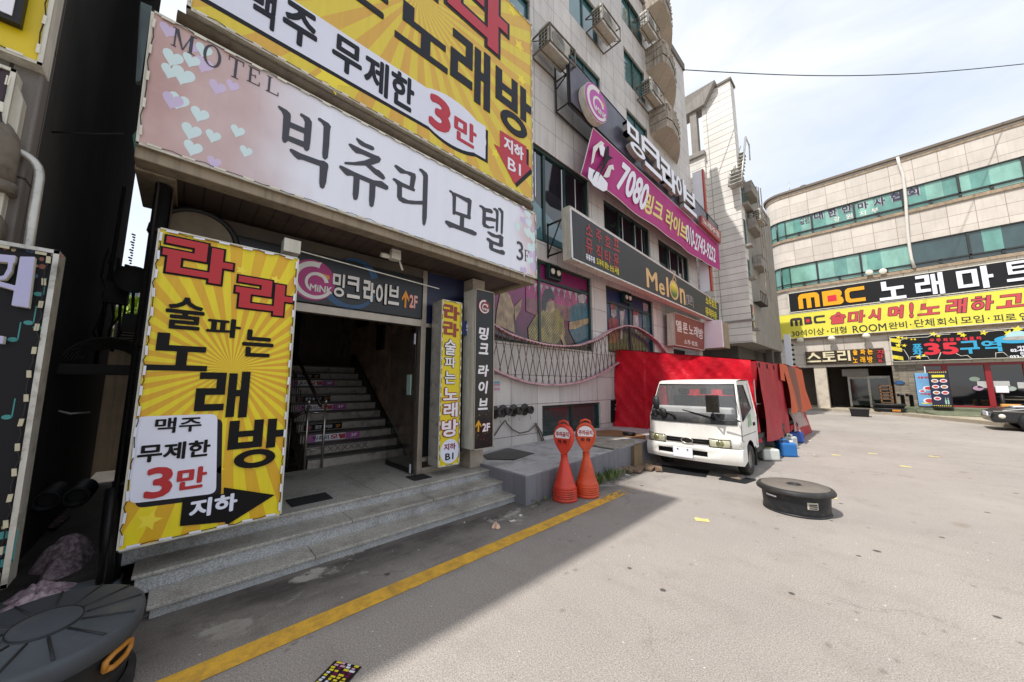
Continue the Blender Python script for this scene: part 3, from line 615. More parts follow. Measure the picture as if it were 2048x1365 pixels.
# stickers on risers
m_pink = mat('riser_pink', 'a6569a', .4, .1, 4)
for n, kind in ((3, 'b'), (2, 'p'), (5, 'p'), (6, 'b'), (8, 'p'), (9, 'b')):
    x = -6.07 - .27 * n; z = .33 + .155 * n; P_ = Plane('X', x + .002)
    y1 = 2.45 if kind == 'p' else 2.22
    b_ = MB(); b_.prism(P_, [(1.6, z + .012), (y1, z + .012), (y1, z + .118), (1.6, z + .118)], 0, .003); 
    if kind == 'p': b_.prism(P_, [(1.72, z + .012), (2.2, z + .012), (2.2, z + .118), (1.72, z + .118)], .003, .005, 1)
    b_.build('riser_sticker', [m_pink, M['white']] if kind == 'p' else [M['black']], bld)
    if kind == 'p':
        put_text(bld, '빅츄리', P_, 1.68, 1.93, z + .03, z + .1, M['black'], bold=.02, w=.006, th=.001); put_text(bld, '모텔', P_, 1.95, 2.2, z + .025, z + .108, M['red'], bold=.04, w=.006, th=.001); put_text(bld, '3F', P_, 2.29, 2.4, z + .04, z + .095, M['white'], bold=.02, w=.006, th=.001)
    else:
        put_text(bld, '밍크 라이브', P_, 1.78, 2.05, z + .03, z + .095, M['white'], bold=.02, w=.005, th=.001, shear=.2); put_text(bld, '2F', P_, 2.11, 2.19, z + .035, z + .09, mat('amber', 'c8862a', .4), bold=.02, w=.005, th=.001)
        b_ = MB(); b_.prism(P_, ell(1.68, z + .065, .04, .04), .004, .006); b_.build('sticker_disc', mat('disc_red', '8c2440', .4), bld)
P_ = Plane('X', -6.07 - .27 + .002); put_text(bld, 'XXXXXXX', P_, 1.72, 2.5, .33 + .155 + .02, .33 + .155 + .11, mat('tape_residue', '5b554e', .8), bold=0, w=.001, th=.001, name='tape_residue')
# aluminium door frame
m_brush = mat('brushed_frame', 'a0968a', .38, .15, 8, metal=.75)
b_ = MB(); b_.box(-4.70, -4.60, 2.52, 2.60, .33, 3.33); b_.box(-4.70, -4.60, -.2, 2.52, 2.46, 2.565); b_.box(-4.70, -4.60, 2.60, 3.31, 2.46, 2.52); b_.box(-4.7, -4.6, 2.6, 3.31, .33, .42); b_.box(-4.7, -4.6, 2.6, 3.31, .5, .56); b_.build('door_frame', m_brush, bld, bevel=.005)
b_ = MB(); b_.box(-4.66, -4.645, 2.6, 3.31, .56, 2.46); b_.build('side_light', glass_mat('sidelight_glass', '1f2422', .06), bld)
b_ = MB(); b_.box(-4.66, -4.645, 2.6, 3.31, 2.52, 3.33); b_.build('side_panel', mat('navy_panel', '1b2140', .35, .1, 4), bld)
b_ = MB(); b_.box(-4.72, -5.55, 2.49, 2.505, .36, 2.44); dr = b_.build('door_leaf', glass_mat('door_glass', '2a3030', .04, alpha=.22), bld)
b_ = MB(); b_.box(-4.70, -5.56, 2.485, 2.51, .345, .40); b_.box(-4.705, -4.72, 2.486, 2.509, .34, 2.45); b_.build('door_rail', M['dark_metal'], dr).parent = dr
b_ = MB(); b_.box(-4.705, -4.74, 2.478, 2.485, .345, .47); b_.box(-4.70, -4.735, 2.476, 2.485, 2.2, 2.36); o_ = b_.build('patch_fitting', M['white'], bld); o_.parent = dr
b_ = MB(); b_.box(-4.78, -4.9, 2.47, 2.485, 1.45, 1.75); o_ = b_.build('door_sticker', mat('pale_mint', '9fb9ae', .4, .1, 4), bld); o_.parent = dr
for q in ((-4.62, -4.35, 2.36, 2.62), (-4.62, -4.33, .95, 1.35)):
    b_ = MB(); b_.box(*q[:2], *q[2:], .332, .34); thing(b_, 'floor_mat', mat('black_floor_mat', '1d1c1b', .9, .3, 30, bmp=.4), 'small black rubber mat on the landing ' + ('by the door post' if q[2] > 2 else 'behind the yellow standing sign'), 'mat', (q[0], q[2], .332))
# canopy
m_soff = None
def plank_mat():
    m, nt, b = new_mat('canopy_soffit_strips'); g_ = nt.nodes.new('ShaderNodeNewGeometry'); s = nt.nodes.new('ShaderNodeSeparateXYZ'); nt.links.new(g_.outputs['Position'], s.inputs[0])
    f = math_n(nt, 'FRACT', math_n(nt, 'MULTIPLY', s.outputs['Y'], 7.2)); c = mixc(nt, ramp(nt, f, [(.04, 0.), (.09, 1.)]), lin('120e0b'), lin('4c4038'))
    c = mixc(nt, ramp(nt, noise(nt, geo_pos(nt), 2.5, 6, .7), [(.5, 0.), (.7, .5)]), c, lin('6e6155')); nt.links.new(c, b.inputs['Base Color']); b.inputs['Roughness'].default_value = .55; bump(nt, b, f, .4, .01); return m
cn_ = MB()
CZ = lambda y: 3.41 - .018 * y
cn_.hexa([(-5.0, -.42, CZ(-.4) + .03), (-3.86, -.42, CZ(-.4) + .03), (-3.86, 4.18, CZ(4.2) + .03), (-5.0, 4.18, CZ(4.2) + .03)][::1], [(-5.0, -.42, 4.55), (-3.86, -.42, 4.55), (-3.86, 4.18, 4.5), (-5.0, 4.18, 4.5)])
cn_.build('canopy', M['beige_metal'], bld)
b_ = MB(); b_.face([(-4.98, -.2, CZ(0) - .0), (-4.0, -.2, CZ(0)), (-4.0, 4.08, CZ(4.1)), (-4.98, 4.08, CZ(4.1))]); b_.build('canopy_soffit', plank_mat(), bld)
b_ = MB()
b_.hexa([(-4.02, -.42, CZ(-.4) - .05), (-3.84, -.42, CZ(-.4) - .05), (-3.84, 4.2, CZ(4.2) - .05), (-4.02, 4.2, CZ(4.2) - .05)], [(-4.02, -.42, CZ(-.4) + .05), (-3.84, -.42, CZ(-.4) + .05), (-3.84, 4.2, CZ(4.2) + .05), (-4.02, 4.2, CZ(4.2) + .05)])
b_.hexa([(-5.0, 4.08, CZ(4.1) - .045), (-4.02, 4.08, CZ(4.1) - .045), (-4.02, 4.2, CZ(4.2) - .045), (-5.0, 4.2, CZ(4.2) - .045)], [(-5.0, 4.08, CZ(4.1) + .05), (-4.02, 4.08, CZ(4.1) + .05), (-4.02, 4.2, CZ(4.2) + .05), (-5.0, 4.2, CZ(4.2) + .05)])
b_.box(-4.9, -4.04, -.43, -.18, 3.36, 3.46)
b_.build('canopy_trim', M['beige_metal'], bld, bevel=.01)
b_ = MB(); b_.box(-5.0, -4.95, -.2, .9, 2.95, 3.36); b_.box(-4.96, -4.62, -.2, 2.6, 3.2, 3.34); b_.build('canopy_fascia', mat('grimy_fascia', '4a4138', .7, .25, 4), bld)
# flood lamp under the canopy, junction box, arched vent
z4_ = zm(560, 480, 3.25)
r = root('flood_lamp', 'small beige flood lamp on a bracket under the canopy', 'lamp', (-4.35, 2.0, 3.2))
yl_ = onX(785, 515, -4.25); cy_, cz_ = yl_.y, yl_.z
b_ = MB(); b_.box(-4.32, -4.2, cy_ - .03, cy_ + .10, cz_ - .03, cz_ + .06); b_.build('housing', M['frame_white'], r, bevel=.012)
b_ = MB(); b_.lathe([(.03, 0), (.034, .05), (.028, .12)], (-4.26, cy_ - .15, cz_), 12, axis='y'); b_.build('bulb', M['led'], r)
b_ = MB(); b_.box(-4.3, -4.22, cy_ - .02, cy_ + .1, cz_ + .06, 3.38); b_.tube([(-4.26, cy_ + .1, cz_ - .02), (-4.26, cy_ + .15, cz_ - .14)], .015, 8); b_.build('bracket', M['frame_white'], r)
q = onX(584, 495, -4.1); b_ = MB(); b_.box(-4.2, -4.05, q.y - .08, q.y + .07, q.z - .07, q.z + .07); b_.tube([(-4.1, q.y + .05, q.z - .02), (-4.1, 2.5, q.z - .1)], .008, 6)
thing(b_, 'junction_box', M['frame_white'], 'small off-white junction box above the right corner of the yellow standing sign', 'electric box', (-4.1, q.y, q.z), bevel=.008)
b_ = MB(); P_ = Plane('X', -4.55); e0 = P_.pick((395, 465)); b_.prism(P_, ell(e0[0], e0[1] - .12, .28, .28, 20, 0, math.pi) , 0, .12); 
o_ = b_.build('vent_hood', mat('dusty_vent_metal', '6e6250', .7, .25, 6), bld, bevel=.01)
b_ = MB(); b_.tube([P_.at(e0[0] + .31 * math.cos(t * math.pi / 14), e0[1] - .12 + .31 * math.sin(t * math.pi / 14), .08) for t in range(15)], .03, 8); b_.build('vent_hood_rim', M['dark_metal'], bld)

# ================================================================ LEFT BUILDING
lb = root('granite_corner_building', 'dark granite building at the left edge across the narrow alley', 'building', (-3.6, -1.0, 0))
m_lgran = tile_mat('dark_speckled_granite', '6d6761', 1.1, .95, mortar='2a2724', axis='XY', streak=.5, msize=.008)
b_ = MB(); b_.box(-3.62, -8.2, -.95, -14, 0, 9.9); b_.build('wall', m_lgran, lb)
b_ = MB(); b_.box(-3.48, -3.64, -.80, -1.12, 0, 9.9); b_.box(-3.53, -3.64, -1.12, -1.2, 0, 9.9); b_.build('corner_pilaster', m_lgran, lb, bevel=.015)
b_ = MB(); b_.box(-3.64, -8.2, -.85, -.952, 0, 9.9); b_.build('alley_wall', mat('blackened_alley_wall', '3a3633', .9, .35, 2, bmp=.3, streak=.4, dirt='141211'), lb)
b_ = MB(); b_.box(-3.60, -3.72, -.84, -2.5, .0, .35); b_.build('plinth', M['dark_metal'], lb)
b_ = MB(); b_.box(-2.98, -8.3, -.82, -14, 9.9, 10.15); b_.build('roof_coping', m_lgran, lb)  # unseen roof overhang, added to cast the shadow edge on the road
# ================================================================ SIGNS ON THE MOTEL SIDE
def burst_mat(name, cu, cv, n, c1, c2, fade=None):
    m, nt, b = new_mat(name); g_ = nt.nodes.new('ShaderNodeNewGeometry'); s = nt.nodes.new('ShaderNodeSeparateXYZ'); nt.links.new(g_.outputs['Position'], s.inputs[0])
    a = math_n(nt, 'ARCTAN2', math_n(nt, 'SUBTRACT', s.outputs['Z'], cv), math_n(nt, 'SUBTRACT', s.outputs['Y'], cu))
    f = math_n(nt, 'FRACT', math_n(nt, 'MULTIPLY', math_n(nt, 'ADD', a, 3.3), n / (2 * math.pi)))
    st = ramp(nt, f, [(.49, 0.), (.5, 1.)])
    p = geo_pos(nt); k = ramp(nt, noise(nt, p, .9, 2), [(.35, 0.), (.7, .35)])
    c = mixc(nt, st, lin(c1), mixc(nt, k, lin(c2), lin(c1))); c = mixc(nt, 1.0, c, ramp(nt, noise(nt, geo_pos(nt, (1, 9, .5)), 2, 6, .7), [(.35, 1.02), (.7, .92)]), 'MULTIPLY')
    nt.links.new(c, b.inputs['Base Color']); b.inputs['Roughness'].default_value = .42; return m
def led_strip(root_, P, q, step=.16, w=.012, inset=.022, sides=(0, 1, 2, 3), lw=.05, hw=.007, m=None):
    """LED modules and their lead along the edges of a quad given in plane coordinates"""
    mb = MB(); cu = sum(a[0] for a in q) / 4; cv = sum(a[1] for a in q) / 4
    for k in sides:
        a, b2 = Vector(q[k]), Vector(q[(k + 1) % 4]); d = b2 - a; L = d.length; d /= L; nrm = Vector((-d.y, d.x))
        if nrm.dot(Vector((cu, cv)) - a) < 0: nrm = -nrm
        c = L / step; n_ = max(2, int(c)); pts = []
        for i in range(n_):
            t = (i + .5) / n_ * L; p0 = a + d * t + nrm * (inset + random.uniform(-.003, .003)); ww = .008 + random.uniform(-.002, .002)
            e = d * lw / 2 + nrm * random.uniform(-.002, .002); f = nrm * hw
            mb.prism(P, [tuple(p0 - e - f), tuple(p0 + e - f), tuple(p0 + e + f), tuple(p0 - e + f)], w, w + ww)
            pts += [P.at(*(p0 - e), w + .004), P.at(*(p0 + e), w + .004)]
            if i < n_ - 1: pts.append(P.at(*(p0 + d * (L / n_ * .5) + nrm * random.uniform(-.014, .010)), w + .01))
        mb.tube(pts, .003, 5, 1, caps=False)
    mb.build('led_chain', [m or M['led'], M['dark_metal']], root_)
def box_sign(name, label, cat, P, q, depth, face_m, side_m, frame=.018, group=None, fr_m=None):
    cu = sum(a[0] for a in q) / 4; v0 = min(a[1] for a in q)
    r = root(name, label, cat, P.at(cu, v0, -depth / 2), group)
    mb = MB(); mb.prism(P, q, -depth, -.006); mb.build('cabinet', side_m, r, bevel=.006)
    mb = MB(); mb.prism(P, q, -.005, 0); mb.build('face', face_m, r)
    if frame:
        mb = MB()
        n_ = len(q)
        for k in range(n_):
            a, b2 = Vector(q[k]), Vector(q[(k + 1) % n_]); d = (b2 - a).normalized(); nr = Vector((-d.y, d.x))
            if nr.dot(Vector((cu, sum(x[1] for x in q) / 4)) - a) < 0: nr = -nr
            mb.prism(P, [tuple(a), tuple(b2), tuple(b2 + nr * frame), tuple(a + nr * frame)], -.004, .012)
        mb.build('frame', fr_m or M['frame_white'], r)
    return r
M['yel'] = mat('print_yellow', 'e3c018', .45, .06, 3); M['pale_yel'] = mat('print_pale_yellow', 'e9d437', .45, .06, 3); M['amber_star'] = mat('print_amber', 'dfae1a', .45, .06, 3)
M['shadow'] = mat('print_dark_blue', '14141b', .55, .1, 3, spec=.3); M['charcoal'] = mat('print_charcoal', '3b3a42', .5, .06, 3); M['lilac'] = mat('print_lilac_white', 'dadcea', .42, .05, 2)

# ---- motel lightbox
PS = Plane('X', -3.8)
q = [PS.pick(p) for p in ((271, 288), (1073.6, 558.7), (1071, 428), (303, 20))]
def motel_face():
    m, nt, b = new_mat('motel_sign_print'); g_ = nt.nodes.new('ShaderNodeNewGeometry'); s = nt.nodes.new('ShaderNodeSeparateXYZ'); nt.links.new(g_.outputs['Position'], s.inputs[0])
    nn = math_n(nt, 'MULTIPLY', noise(nt, geo_pos(nt), 1.3, 2), .7)
    a = math_n(nt, 'ADD', s.outputs['Y'], nn)
    f = ramp(nt, math_n(nt, 'MULTIPLY', math_n(nt, 'ADD', a, .2), .2), [(.02, 1.), (.15, .85), (.27, .0)])
    f2 = ramp(nt, math_n(nt, 'MULTIPLY', math_n(nt, 'SUBTRACT', a, 3.0), .5), [(.55, 0.), (.75, .8)])
    c = mixc(nt, f, lin('e2e4ee'), mixc(nt, ramp(nt, noise(nt, geo_pos(nt), 2.2, 3), [(.35, 0.), (.65, 1.)]), lin('b8958f'), lin('c6a8a4')))
    c = mixc(nt, f2, c, lin('c49d97')); c = mixc(nt, 1.0, c, ramp(nt, noise(nt, geo_pos(nt, (1, 5, .4)), 1.4, 6, .7), [(.5, 1.0), (.8, .92)]), 'MULTIPLY'); nt.links.new(c, b.inputs['Base Color']); b.inputs['Roughness'].default_value = .38; return m
r = box_sign('motel_sign', 'long white lightbox over the entrance, grey brush lettering, pink heart print at both ends', 'sign', PS, q, .16, motel_face(), M['beige_metal'])
led_strip(r, PS, q, .2, lw=.08, hw=.008)
za = zm(540, 190, 5.4615); zb = zm(780, 290, 5.0567)
ST = [
 (za, [(85,125),(100,122),(185,170),(220,205),(228,235),(222,300),(215,370),(205,450),(192,510),(165,528),(140,515),(130,480),(138,350),(145,230),(130,190),(95,150)]),
 (za, [(330,205),(350,208),(430,255),(457,300),(455,350),(440,520),(428,600),(405,618),(380,608),(365,575),(370,450),(380,300),(360,255),(328,228)]),
 (za, [(215,297),(385,370),(375,425),(208,355)]), (za, [(200,447),(372,515),(368,578),(188,500)]),
 (za, [(525,255),(545,255),(640,315),(665,350),(655,390),(645,560),(630,690),(602,712),(575,690),(570,640),(580,480),(585,345),(560,305),(522,275)]),
 (za, [(213,595),(235,592),(340,645),(540,718),(590,725),(630,755),(637,785),(625,850),(612,960),(590,1020),(568,1027),(545,1010),(537,960),(543,780),(345,708),(310,710),(270,680),(220,620)]),
 (za, [(945,468),(1040,530),(1115,560),(1138,580),(1135,605),(1110,608),(1000,560),(970,535),(940,490)]),
 (za, [(860,535),(880,535),(1000,595),(1145,660),(1190,675),(1212,705),(1195,740),(1120,765),(1040,775),(930,772),(820,760),(808,745),(820,735),(920,737),(1030,720),(1102,693),(1000,650),(940,640),(900,605),(858,550)]),
 (za, [(1090,760),(1160,815),(1190,825),(1240,875),(1258,910),(1245,930),(1225,925),(1145,870),(1040,770)]),
 (za, [(760,772),(790,780),(930,850),(1130,935),(1220,945),(1290,1000),(1292,1030),(1270,1042),(1150,995),(985,925),(890,885),(840,885),(810,860),(755,795)]),
 (za, [(913,880),(980,905),(968,1080),(955,1140),(933,1152),(910,1140),(902,1090)]), (za, [(1088,950),(1152,985),(1145,1120),(1130,1215),(1108,1230),(1087,1215),(1080,1150)]),
 (zb, [(45,205),(65,205),(160,265),(205,275),(255,295),(262,330),(250,390),(238,450),(195,435),(208,320),(170,295),(105,290),(75,260),(43,220)]),
 (zb, [(28,340),(50,340),(125,385),(235,435),(255,455),(245,475),(120,425),(120,530),(180,560),(260,568),(330,568),(330,606),(220,603),(130,590),(85,560),(70,525),(72,410),(50,375),(25,355)]),
 (zb, [(298,240),(320,245),(370,285),(383,315),(378,500),(370,740),(358,800),(343,823),(328,800),(325,740),(330,500),(335,320),(320,285),(293,258)]),
 (zb, [(600,458),(620,465),(660,500),(668,520),(662,690),(650,712),(632,700),(632,520),(620,490),(598,475)]),
 (zb, [(645,482),(770,535),(800,540),(825,565),(822,600),(812,720),(818,745),(805,758),(780,740),(785,590),(662,515)]),
 (zb, [(650,668),(790,715),(790,750),(650,700)]), (zb, [(710,695),(750,710),(745,850),(703,835)]),
 (zb, [(560,765),(580,768),(700,820),(830,862),(875,890),(873,915),(850,920),(720,870),(640,840),(600,838),(575,810),(555,785)]),
 (zb, [(905,608),(930,615),(970,645),(968,800),(1000,825),(1052,825),(1052,845),(990,848),(945,830),(932,800),(935,665),(925,640),(902,625)]),
 (zb, [(955,637),(1020,650),(1042,680),(1030,698),(960,675)]), (zb, [(962,728),(1020,735),(1068,752),(1066,780),(1018,772),(962,765)]),
 (zb, [(1045,640),(1065,640),(1095,670),(1097,700),(1090,870),(1080,890),(1068,870),(1072,700),(1065,670),(1042,655)]),
 (zb, [(1095,638),(1115,640),(1145,675),(1145,720),(1138,890),(1130,912),(1118,890),(1122,700),(1112,670),(1090,655)]),
 (zb, [(985,875),(1005,880),(1070,912),(1115,910),(1145,935),(1140,970),(1142,1030),(1125,1035),(1100,1015),(1105,950),(1030,930),(1010,915),(985,890)]),
 (zb, [(978,940),(1000,945),(1040,975),(1125,1005),(1140,1030),(1120,1035),(1040,1005),(1040,1045),(1100,1065),(1140,1065),(1162,1090),(1155,1115),(1130,1112),(1060,1085),(1015,1065),(1002,1040),(1002,985),(975,960)]),
]
groups_ = [(0, 6), (6, 12), (12, 15), (15, 20), (20, 27)]
for a, b2 in groups_:
    mb = MB()
    for i, (z_, pts) in enumerate(ST[a:b2]): mb.prism(PS, [PS.pick(z_(*p)) for p in pts], .002, .005 + .0004 * i)
    mb.build('lettering', M['charcoal'], r)
def serif(root_, P, ch, u, v, w, h, m):
    t = .17 * w if ch != 'M' else .13 * w; s_ = .05 * h; th = .035 * h; mb = MB()
    def R(a, b2, c, d, k=0): mb.prism(P, [(u + a, v + c), (u + b2, v + c), (u + b2, v + d), (u + a, v + d)], .002, .0045 + .0003 * k)
    if ch == 'O':
        o_ = ell(u + w / 2, v + h / 2, w / 2, h / 2, 32); i_ = ell(u + w / 2, v + h / 2, w / 2 - t, h / 2 - th * 1.2, 32)
        for k in range(32): mb.prism(P, [o_[k], o_[(k + 1) % 32], i_[(k + 1) % 32], i_[k]], .002, .0045)
    if ch == 'T': R(w / 2 - t / 2, w / 2 + t / 2, 0, h); R(0, w, h - th * 1.3, h, 1); R(0, .06 * w, h * .78, h, 2); R(w * .94, w, h * .78, h, 2); R(w * .27, w * .73, 0, th, 1)
    if ch in 'EFL':
        R(.12 * w, .12 * w + t, 0, h); R(0, .12 * w + t * 1.6, 0, th, 1); R(0, .12 * w + t * 1.6, h - th, h, 1)
        if ch in 'EL': R(0, w * .92, 0, th * 1.3, 2); R(w * .88, w * .95, 0, h * .24, 3)
        if ch in 'EF': R(.1 * w, w * .85, h - th * 1.3, h, 2); R(w * .8, w * .87, h * .78, h, 3); R(.2 * w, w * .6, h * .5, h * .5 + th, 2); R(w * .55, w * .61, h * .4, h * .62, 3)
    if ch == 'M':
        R(.10 * w, .10 * w + t * .5, 0, h); R(.86 * w - t, .86 * w + .1 * t, 0, h); R(0, .22 * w, 0, th, 1); R(.66 * w, w, 0, th, 1); R(0, .16 * w, h - th, h, 1); R(.8 * w, w, h - th, h, 1)
        mb.prism(P, [(u + .08 * w, v + h), (u + .08 * w + t * 1.3, v + h), (u + .5 * w, v + .02 * h), (u + .45 * w, v)], .002, .0056); mb.prism(P, [(u + .45 * w, v), (u + .5 * w, v), (u + .82 * w, v + h), (u + .78 * w, v + h)], .002, .006)
    return mb.build('lettering', m, root_)
def PXBOX(P, L, R, Tp, B): u0 = P.pick(L)[0]; u1 = P.pick(R)[0]; v0 = P.pick(B)[1]; v1 = P.pick(Tp)[1]; return u0, v0, u1 - u0, v1 - v0
for ch, L, R, Tp, B in (('M', (343, 80), (391, 100), (347, 54), (346, 92)), ('O', (406, 110), (443, 115), (425, 91), (423, 135)), ('T', (456, 130), (487, 140), (470, 117), (468, 156)), ('E', (495, 150), (521, 165), (500, 133), (498, 164)), ('L', (532, 175), (558, 190), (538, 153), (536, 184))):
    serif(r, PS, ch, *PXBOX(PS, L, R, Tp, B), M['charcoal'])
T(r, '3', PS, zb(1280, 1080), zb(1345, 1100), zb(1310, 980), zb(1310, 1170), M['charcoal'], bold=.005)
serif(r, PS, 'F', *PXBOX(PS, zb(1358, 1120), zb(1412, 1120), zb(1375, 1065), zb(1370, 1178)), M['charcoal'])
mint = mat('print_mint', 'cfe3e4', .4, .06, 4); lav = mat('print_lavender', 'c9b8d6', .4, .06, 4); rose = mat('print_rose', 'dba6b4', .4, .06, 4)
def heart(cu, cv, s, rot):
    o = []
    for i in range(22):
        t = 2 * math.pi * i / 22; x = 16 * math.sin(t) ** 3; y = 13 * math.cos(t) - 5 * math.cos(2 * t) - 2 * math.cos(3 * t) - math.cos(4 * t)
        x, y = x * s / 32, y * s * 1.3 / 32; o.append((cu + x * math.cos(rot) - y * math.sin(rot), cv + x * math.sin(rot) + y * math.cos(rot)))
    return o
z1 = zm(0, 0, 2.968)
hm = MB(); k = 0
for (x, y, s_, c) in ((950,115,80,0),(1045,135,60,0),(1000,180,70,1),(920,215,60,0),(985,260,120,0),(960,365,90,0),(1025,345,80,0),(1010,425,70,0),(1088,450,90,0),(1135,360,70,0),(1210,385,80,1),(1290,520,75,1),(1060,600,80,0),(1025,600,80,1),(935,600,80,1),(905,510,70,1),(1185,680,75,0),(1380,510,60,1),(930,780,90,0),(885,795,80,2),(1135,780,80,0),(1145,880,75,0),(1265,810,65,0),(1410,780,65,0),(1270,965,60,1),(860,600,50,0),(1250,250,90,0),(1150,280,60,1),(900,420,90,0),(1460,900,60,0),(1210,300,70,0)):
    u, v = PS.pick(z1(x, y))
    if u < -.40 + s_ / 1050 or v > 4.60 - s_ / 1000: continue
    hm.prism(PS, heart(u, v, s_ / 620, -.1), .0005 + .0002 * (k % 5), .0012 + .0002 * (k % 5), c); k += 1
for (x, y, s_, c) in ((1395,700,50,0),(1350,770,50,1),(1405,790,50,0),(1290,830,45,0),(1390,885,55,0),(1445,930,60,0),(1440,1060,80,0),(1450,1130,70,1),(1420,1180,50,0),(1455,1240,60,1),(1350,1280,50,1),(1340,650,40,1),(1455,860,40,1)):
    u, v = PS.pick(zb(x, y)); hm.prism(PS, heart(u, v, s_ / 330, .25), .0005 + .0002 * (k % 5), .0012 + .0002 * (k % 5), c); k += 1
hm.build('heart_print', [mint, lav, rose], r)
b_ = MB(); e = PS.pick((258, 278)); b_.prism(PS, [PS.pick((300, 212)), PS.pick((262, 255)), PS.pick((268, 303)), PS.pick((284, 290))], -.16, -.12); b_.build('side_panel', mat('green_canvas_flap', '2f6a58', .6, .2, 6), r)
b_ = MB(); b_.hexa([(-3.9, -.47, 4.0), (-3.88, -.44, 4.0), (-3.82, -.44, 4.0), (-3.86, -.47, 4.0)], [(-3.93, -.52, 4.72), (-3.9, -.44, 4.68), (-3.82, -.44, 4.68), (-3.88, -.51, 4.72)]); b_.build('loose_panel', mat('loose_panel_grey', '6f7d80', .5, .2, 5), r)

# ---- large yellow sign above it
PB = Plane('X', -3.85)
BL = PB.pick((1066, 406)); vb = BL[1]; ub = BL[0]
q = [(-.25, vb + .10), (ub, vb), (ub, 8.28), (-.25, 8.38)]
cu, cv = PB.pick((837, -12))
r = box_sign('karaoke_roof_sign', 'huge yellow sunburst lightbox above the white motel sign with dark blue and red lettering', 'sign', PB, q, .35, burst_mat('sunburst_large', cu, cv, 34, 'd9c23a', 'd2a240'), M['frame_white'], .03)
led_strip(r, PB, q, .2, lw=.07, hw=.01)
b_ = MB()
b_.tube([(-3.93, -.3, vb + .02), (-3.93, ub + .02, vb - .07)], .075, 12); b_.build('gutter_tube', mat('rusty_gutter', '5d4e3a', .6, .3, 9, dirt='2e241a'), r)
b_ = MB(); b_.box(-4.95, -4.2, -.2, 4.0, 4.56, 4.62); b_.build('support_shelf', M['dark_metal'], r)
z6 = zm(560, 0, 3.25); nav = mat('print_navy', '151720', .5, .08, 3, spec=.3); redb = mat('print_brick_red', 'b32838', .45, .06, 3)
v0, v1 = PB.pick(z6(1090, 490))[1], PB.pick(z6(785, -15))[1]
T(r, '노', PB, z6(745, 210), z6(1090, 400), z6(785, -15), z6(1090, 490), nav, bold=.05)
T(r, '래', PB, z6(1108, 350), z6(1370, 500), z6(1340, 352), z6(1370, 745), nav, bold=.05)
T(r, '방', PB, z6(1400, 600), z6(1630, 700), z6(1420, 440), z6(1520, 878), nav, bold=.055)
T(r, '는', PB, z6(440, 40), z6(700, 80), z6(640, -190), z6(668, 130), nav, bold=.03)
u_l, u_r = PB.pick(z6(1050, 0))[0], PB.pick(z6(1475, 250))[0]; vlo = PB.pick(z6(1405, 362))[1]
put_text(r, '라', PB, u_l, u_r, vlo, vlo + 1.25, redb, bold=.06, outline=(nav, .045)); put_text(r, '라', PB, u_l - 1.15, u_r - 1.2, vlo + .05, vlo + 1.3, redb, bold=.06, outline=(nav, .045))
va, vb2 = PB.pick(z6(700, 408))[1], PB.pick(z6(720, 685))[1]
ue = PB.pick(z6(1335, 900))[0]; uc, vc = PB.pick(z6(1120, 795))
strip = MB(); strip.prism(PB, [(-.2, vb2 + .0), (ue, vb2), (ue, va), (-.2, va)], .004, .006); strip.prism(PB, ell(uc, vc, .62, .36, 40), .0045, .0065); strip.build('white_band', M['lilac'], r)
strip = MB(); strip.prism(PB, [(-.17, vb2 - .045), (ue + .05, vb2 - .045), (ue + .05, va - .04), (-.17, va - .04)], .001, .003); strip.prism(PB, ell(uc + .03, vc - .05, .62, .36, 40), .0012, .0032); strip.build('band_print_shadow', M['shadow'], r)
T(r, '무제한', PB, z6(338, 300), z6(870, 600), z6(370, 240), z6(530, 440 + 5), nav, bold=.025, w=.008) if False else None
def tv(s, xl, xr, frac0, frac1, m, bold): 
    u0 = PB.pick(z6(*xl))[0]; u1 = PB.pick(z6(*xr))[0]; put_text(r, s, PB, u0, u1, vb2 + (va - vb2) * frac0, vb2 + (va - vb2) * frac1, m, bold=bold, w=.008)
tv('무', (338, 330), (530, 450), .12, .9, nav, .03); tv('제', (550, 400), (705, 500), .08, .92, nav, .03); tv('한', (720, 550), (870, 620), .08, .95, nav, .03)
tv('주', (20, 100), (245, 200), .12, .95, nav, .03); put_text(r, '맥', PB, PB.pick((497, 20))[0], PB.pick((548, 60))[0], vb2 + (va - vb2) * .1, vb2 + (va - vb2) * .95, nav, bold=.03, w=.008)
T(r, '3', PB, z6(965, 760), z6(1108, 800), z6(1000, 612), z6(1075, 880), redb, bold=.045, w=.008); T(r, '만', PB, z6(1130, 820), z6(1275, 880), z6(1130, 738), z6(1255, 972), redb, bold=.03, w=.008)
ar = [(1428, 848), (1600, 955), (1600, 1070), (1632, 1098), (1522, 1198), (1390, 938), (1430, 962)]
poly_print(r, PB, [z6(x + 16, y + 22) for x, y in ar], M['shadow'], .002, .002, 'arrow_print_shadow'); poly_print(r, PB, [z6(*p) for p in ar], redb, .005, .003, 'arrow')
T(r, '지하', PB, z6(1452, 960), z6(1580, 1000), z6(1470, 895), z6(1570, 1048), M['white'], bold=.04, w=.009); T(r, 'B1', PB, z6(1478, 1050), z6(1562, 1100), z6(1490, 1030), z6(1550, 1142), M['white'], bold=.012, w=.009)
b_ = MB()
for x, y, s_ in ((1555, 300, .13), (1570, 520, .12), (1510, 70, .13), (330, 500, .2), (1400, 1000, .1)):
    b_.prism(PB, star_pts(*PB.pick(z6(x, y)), s_), .0005, .002)
b_.build('star_print', M['pale_yel'], r)

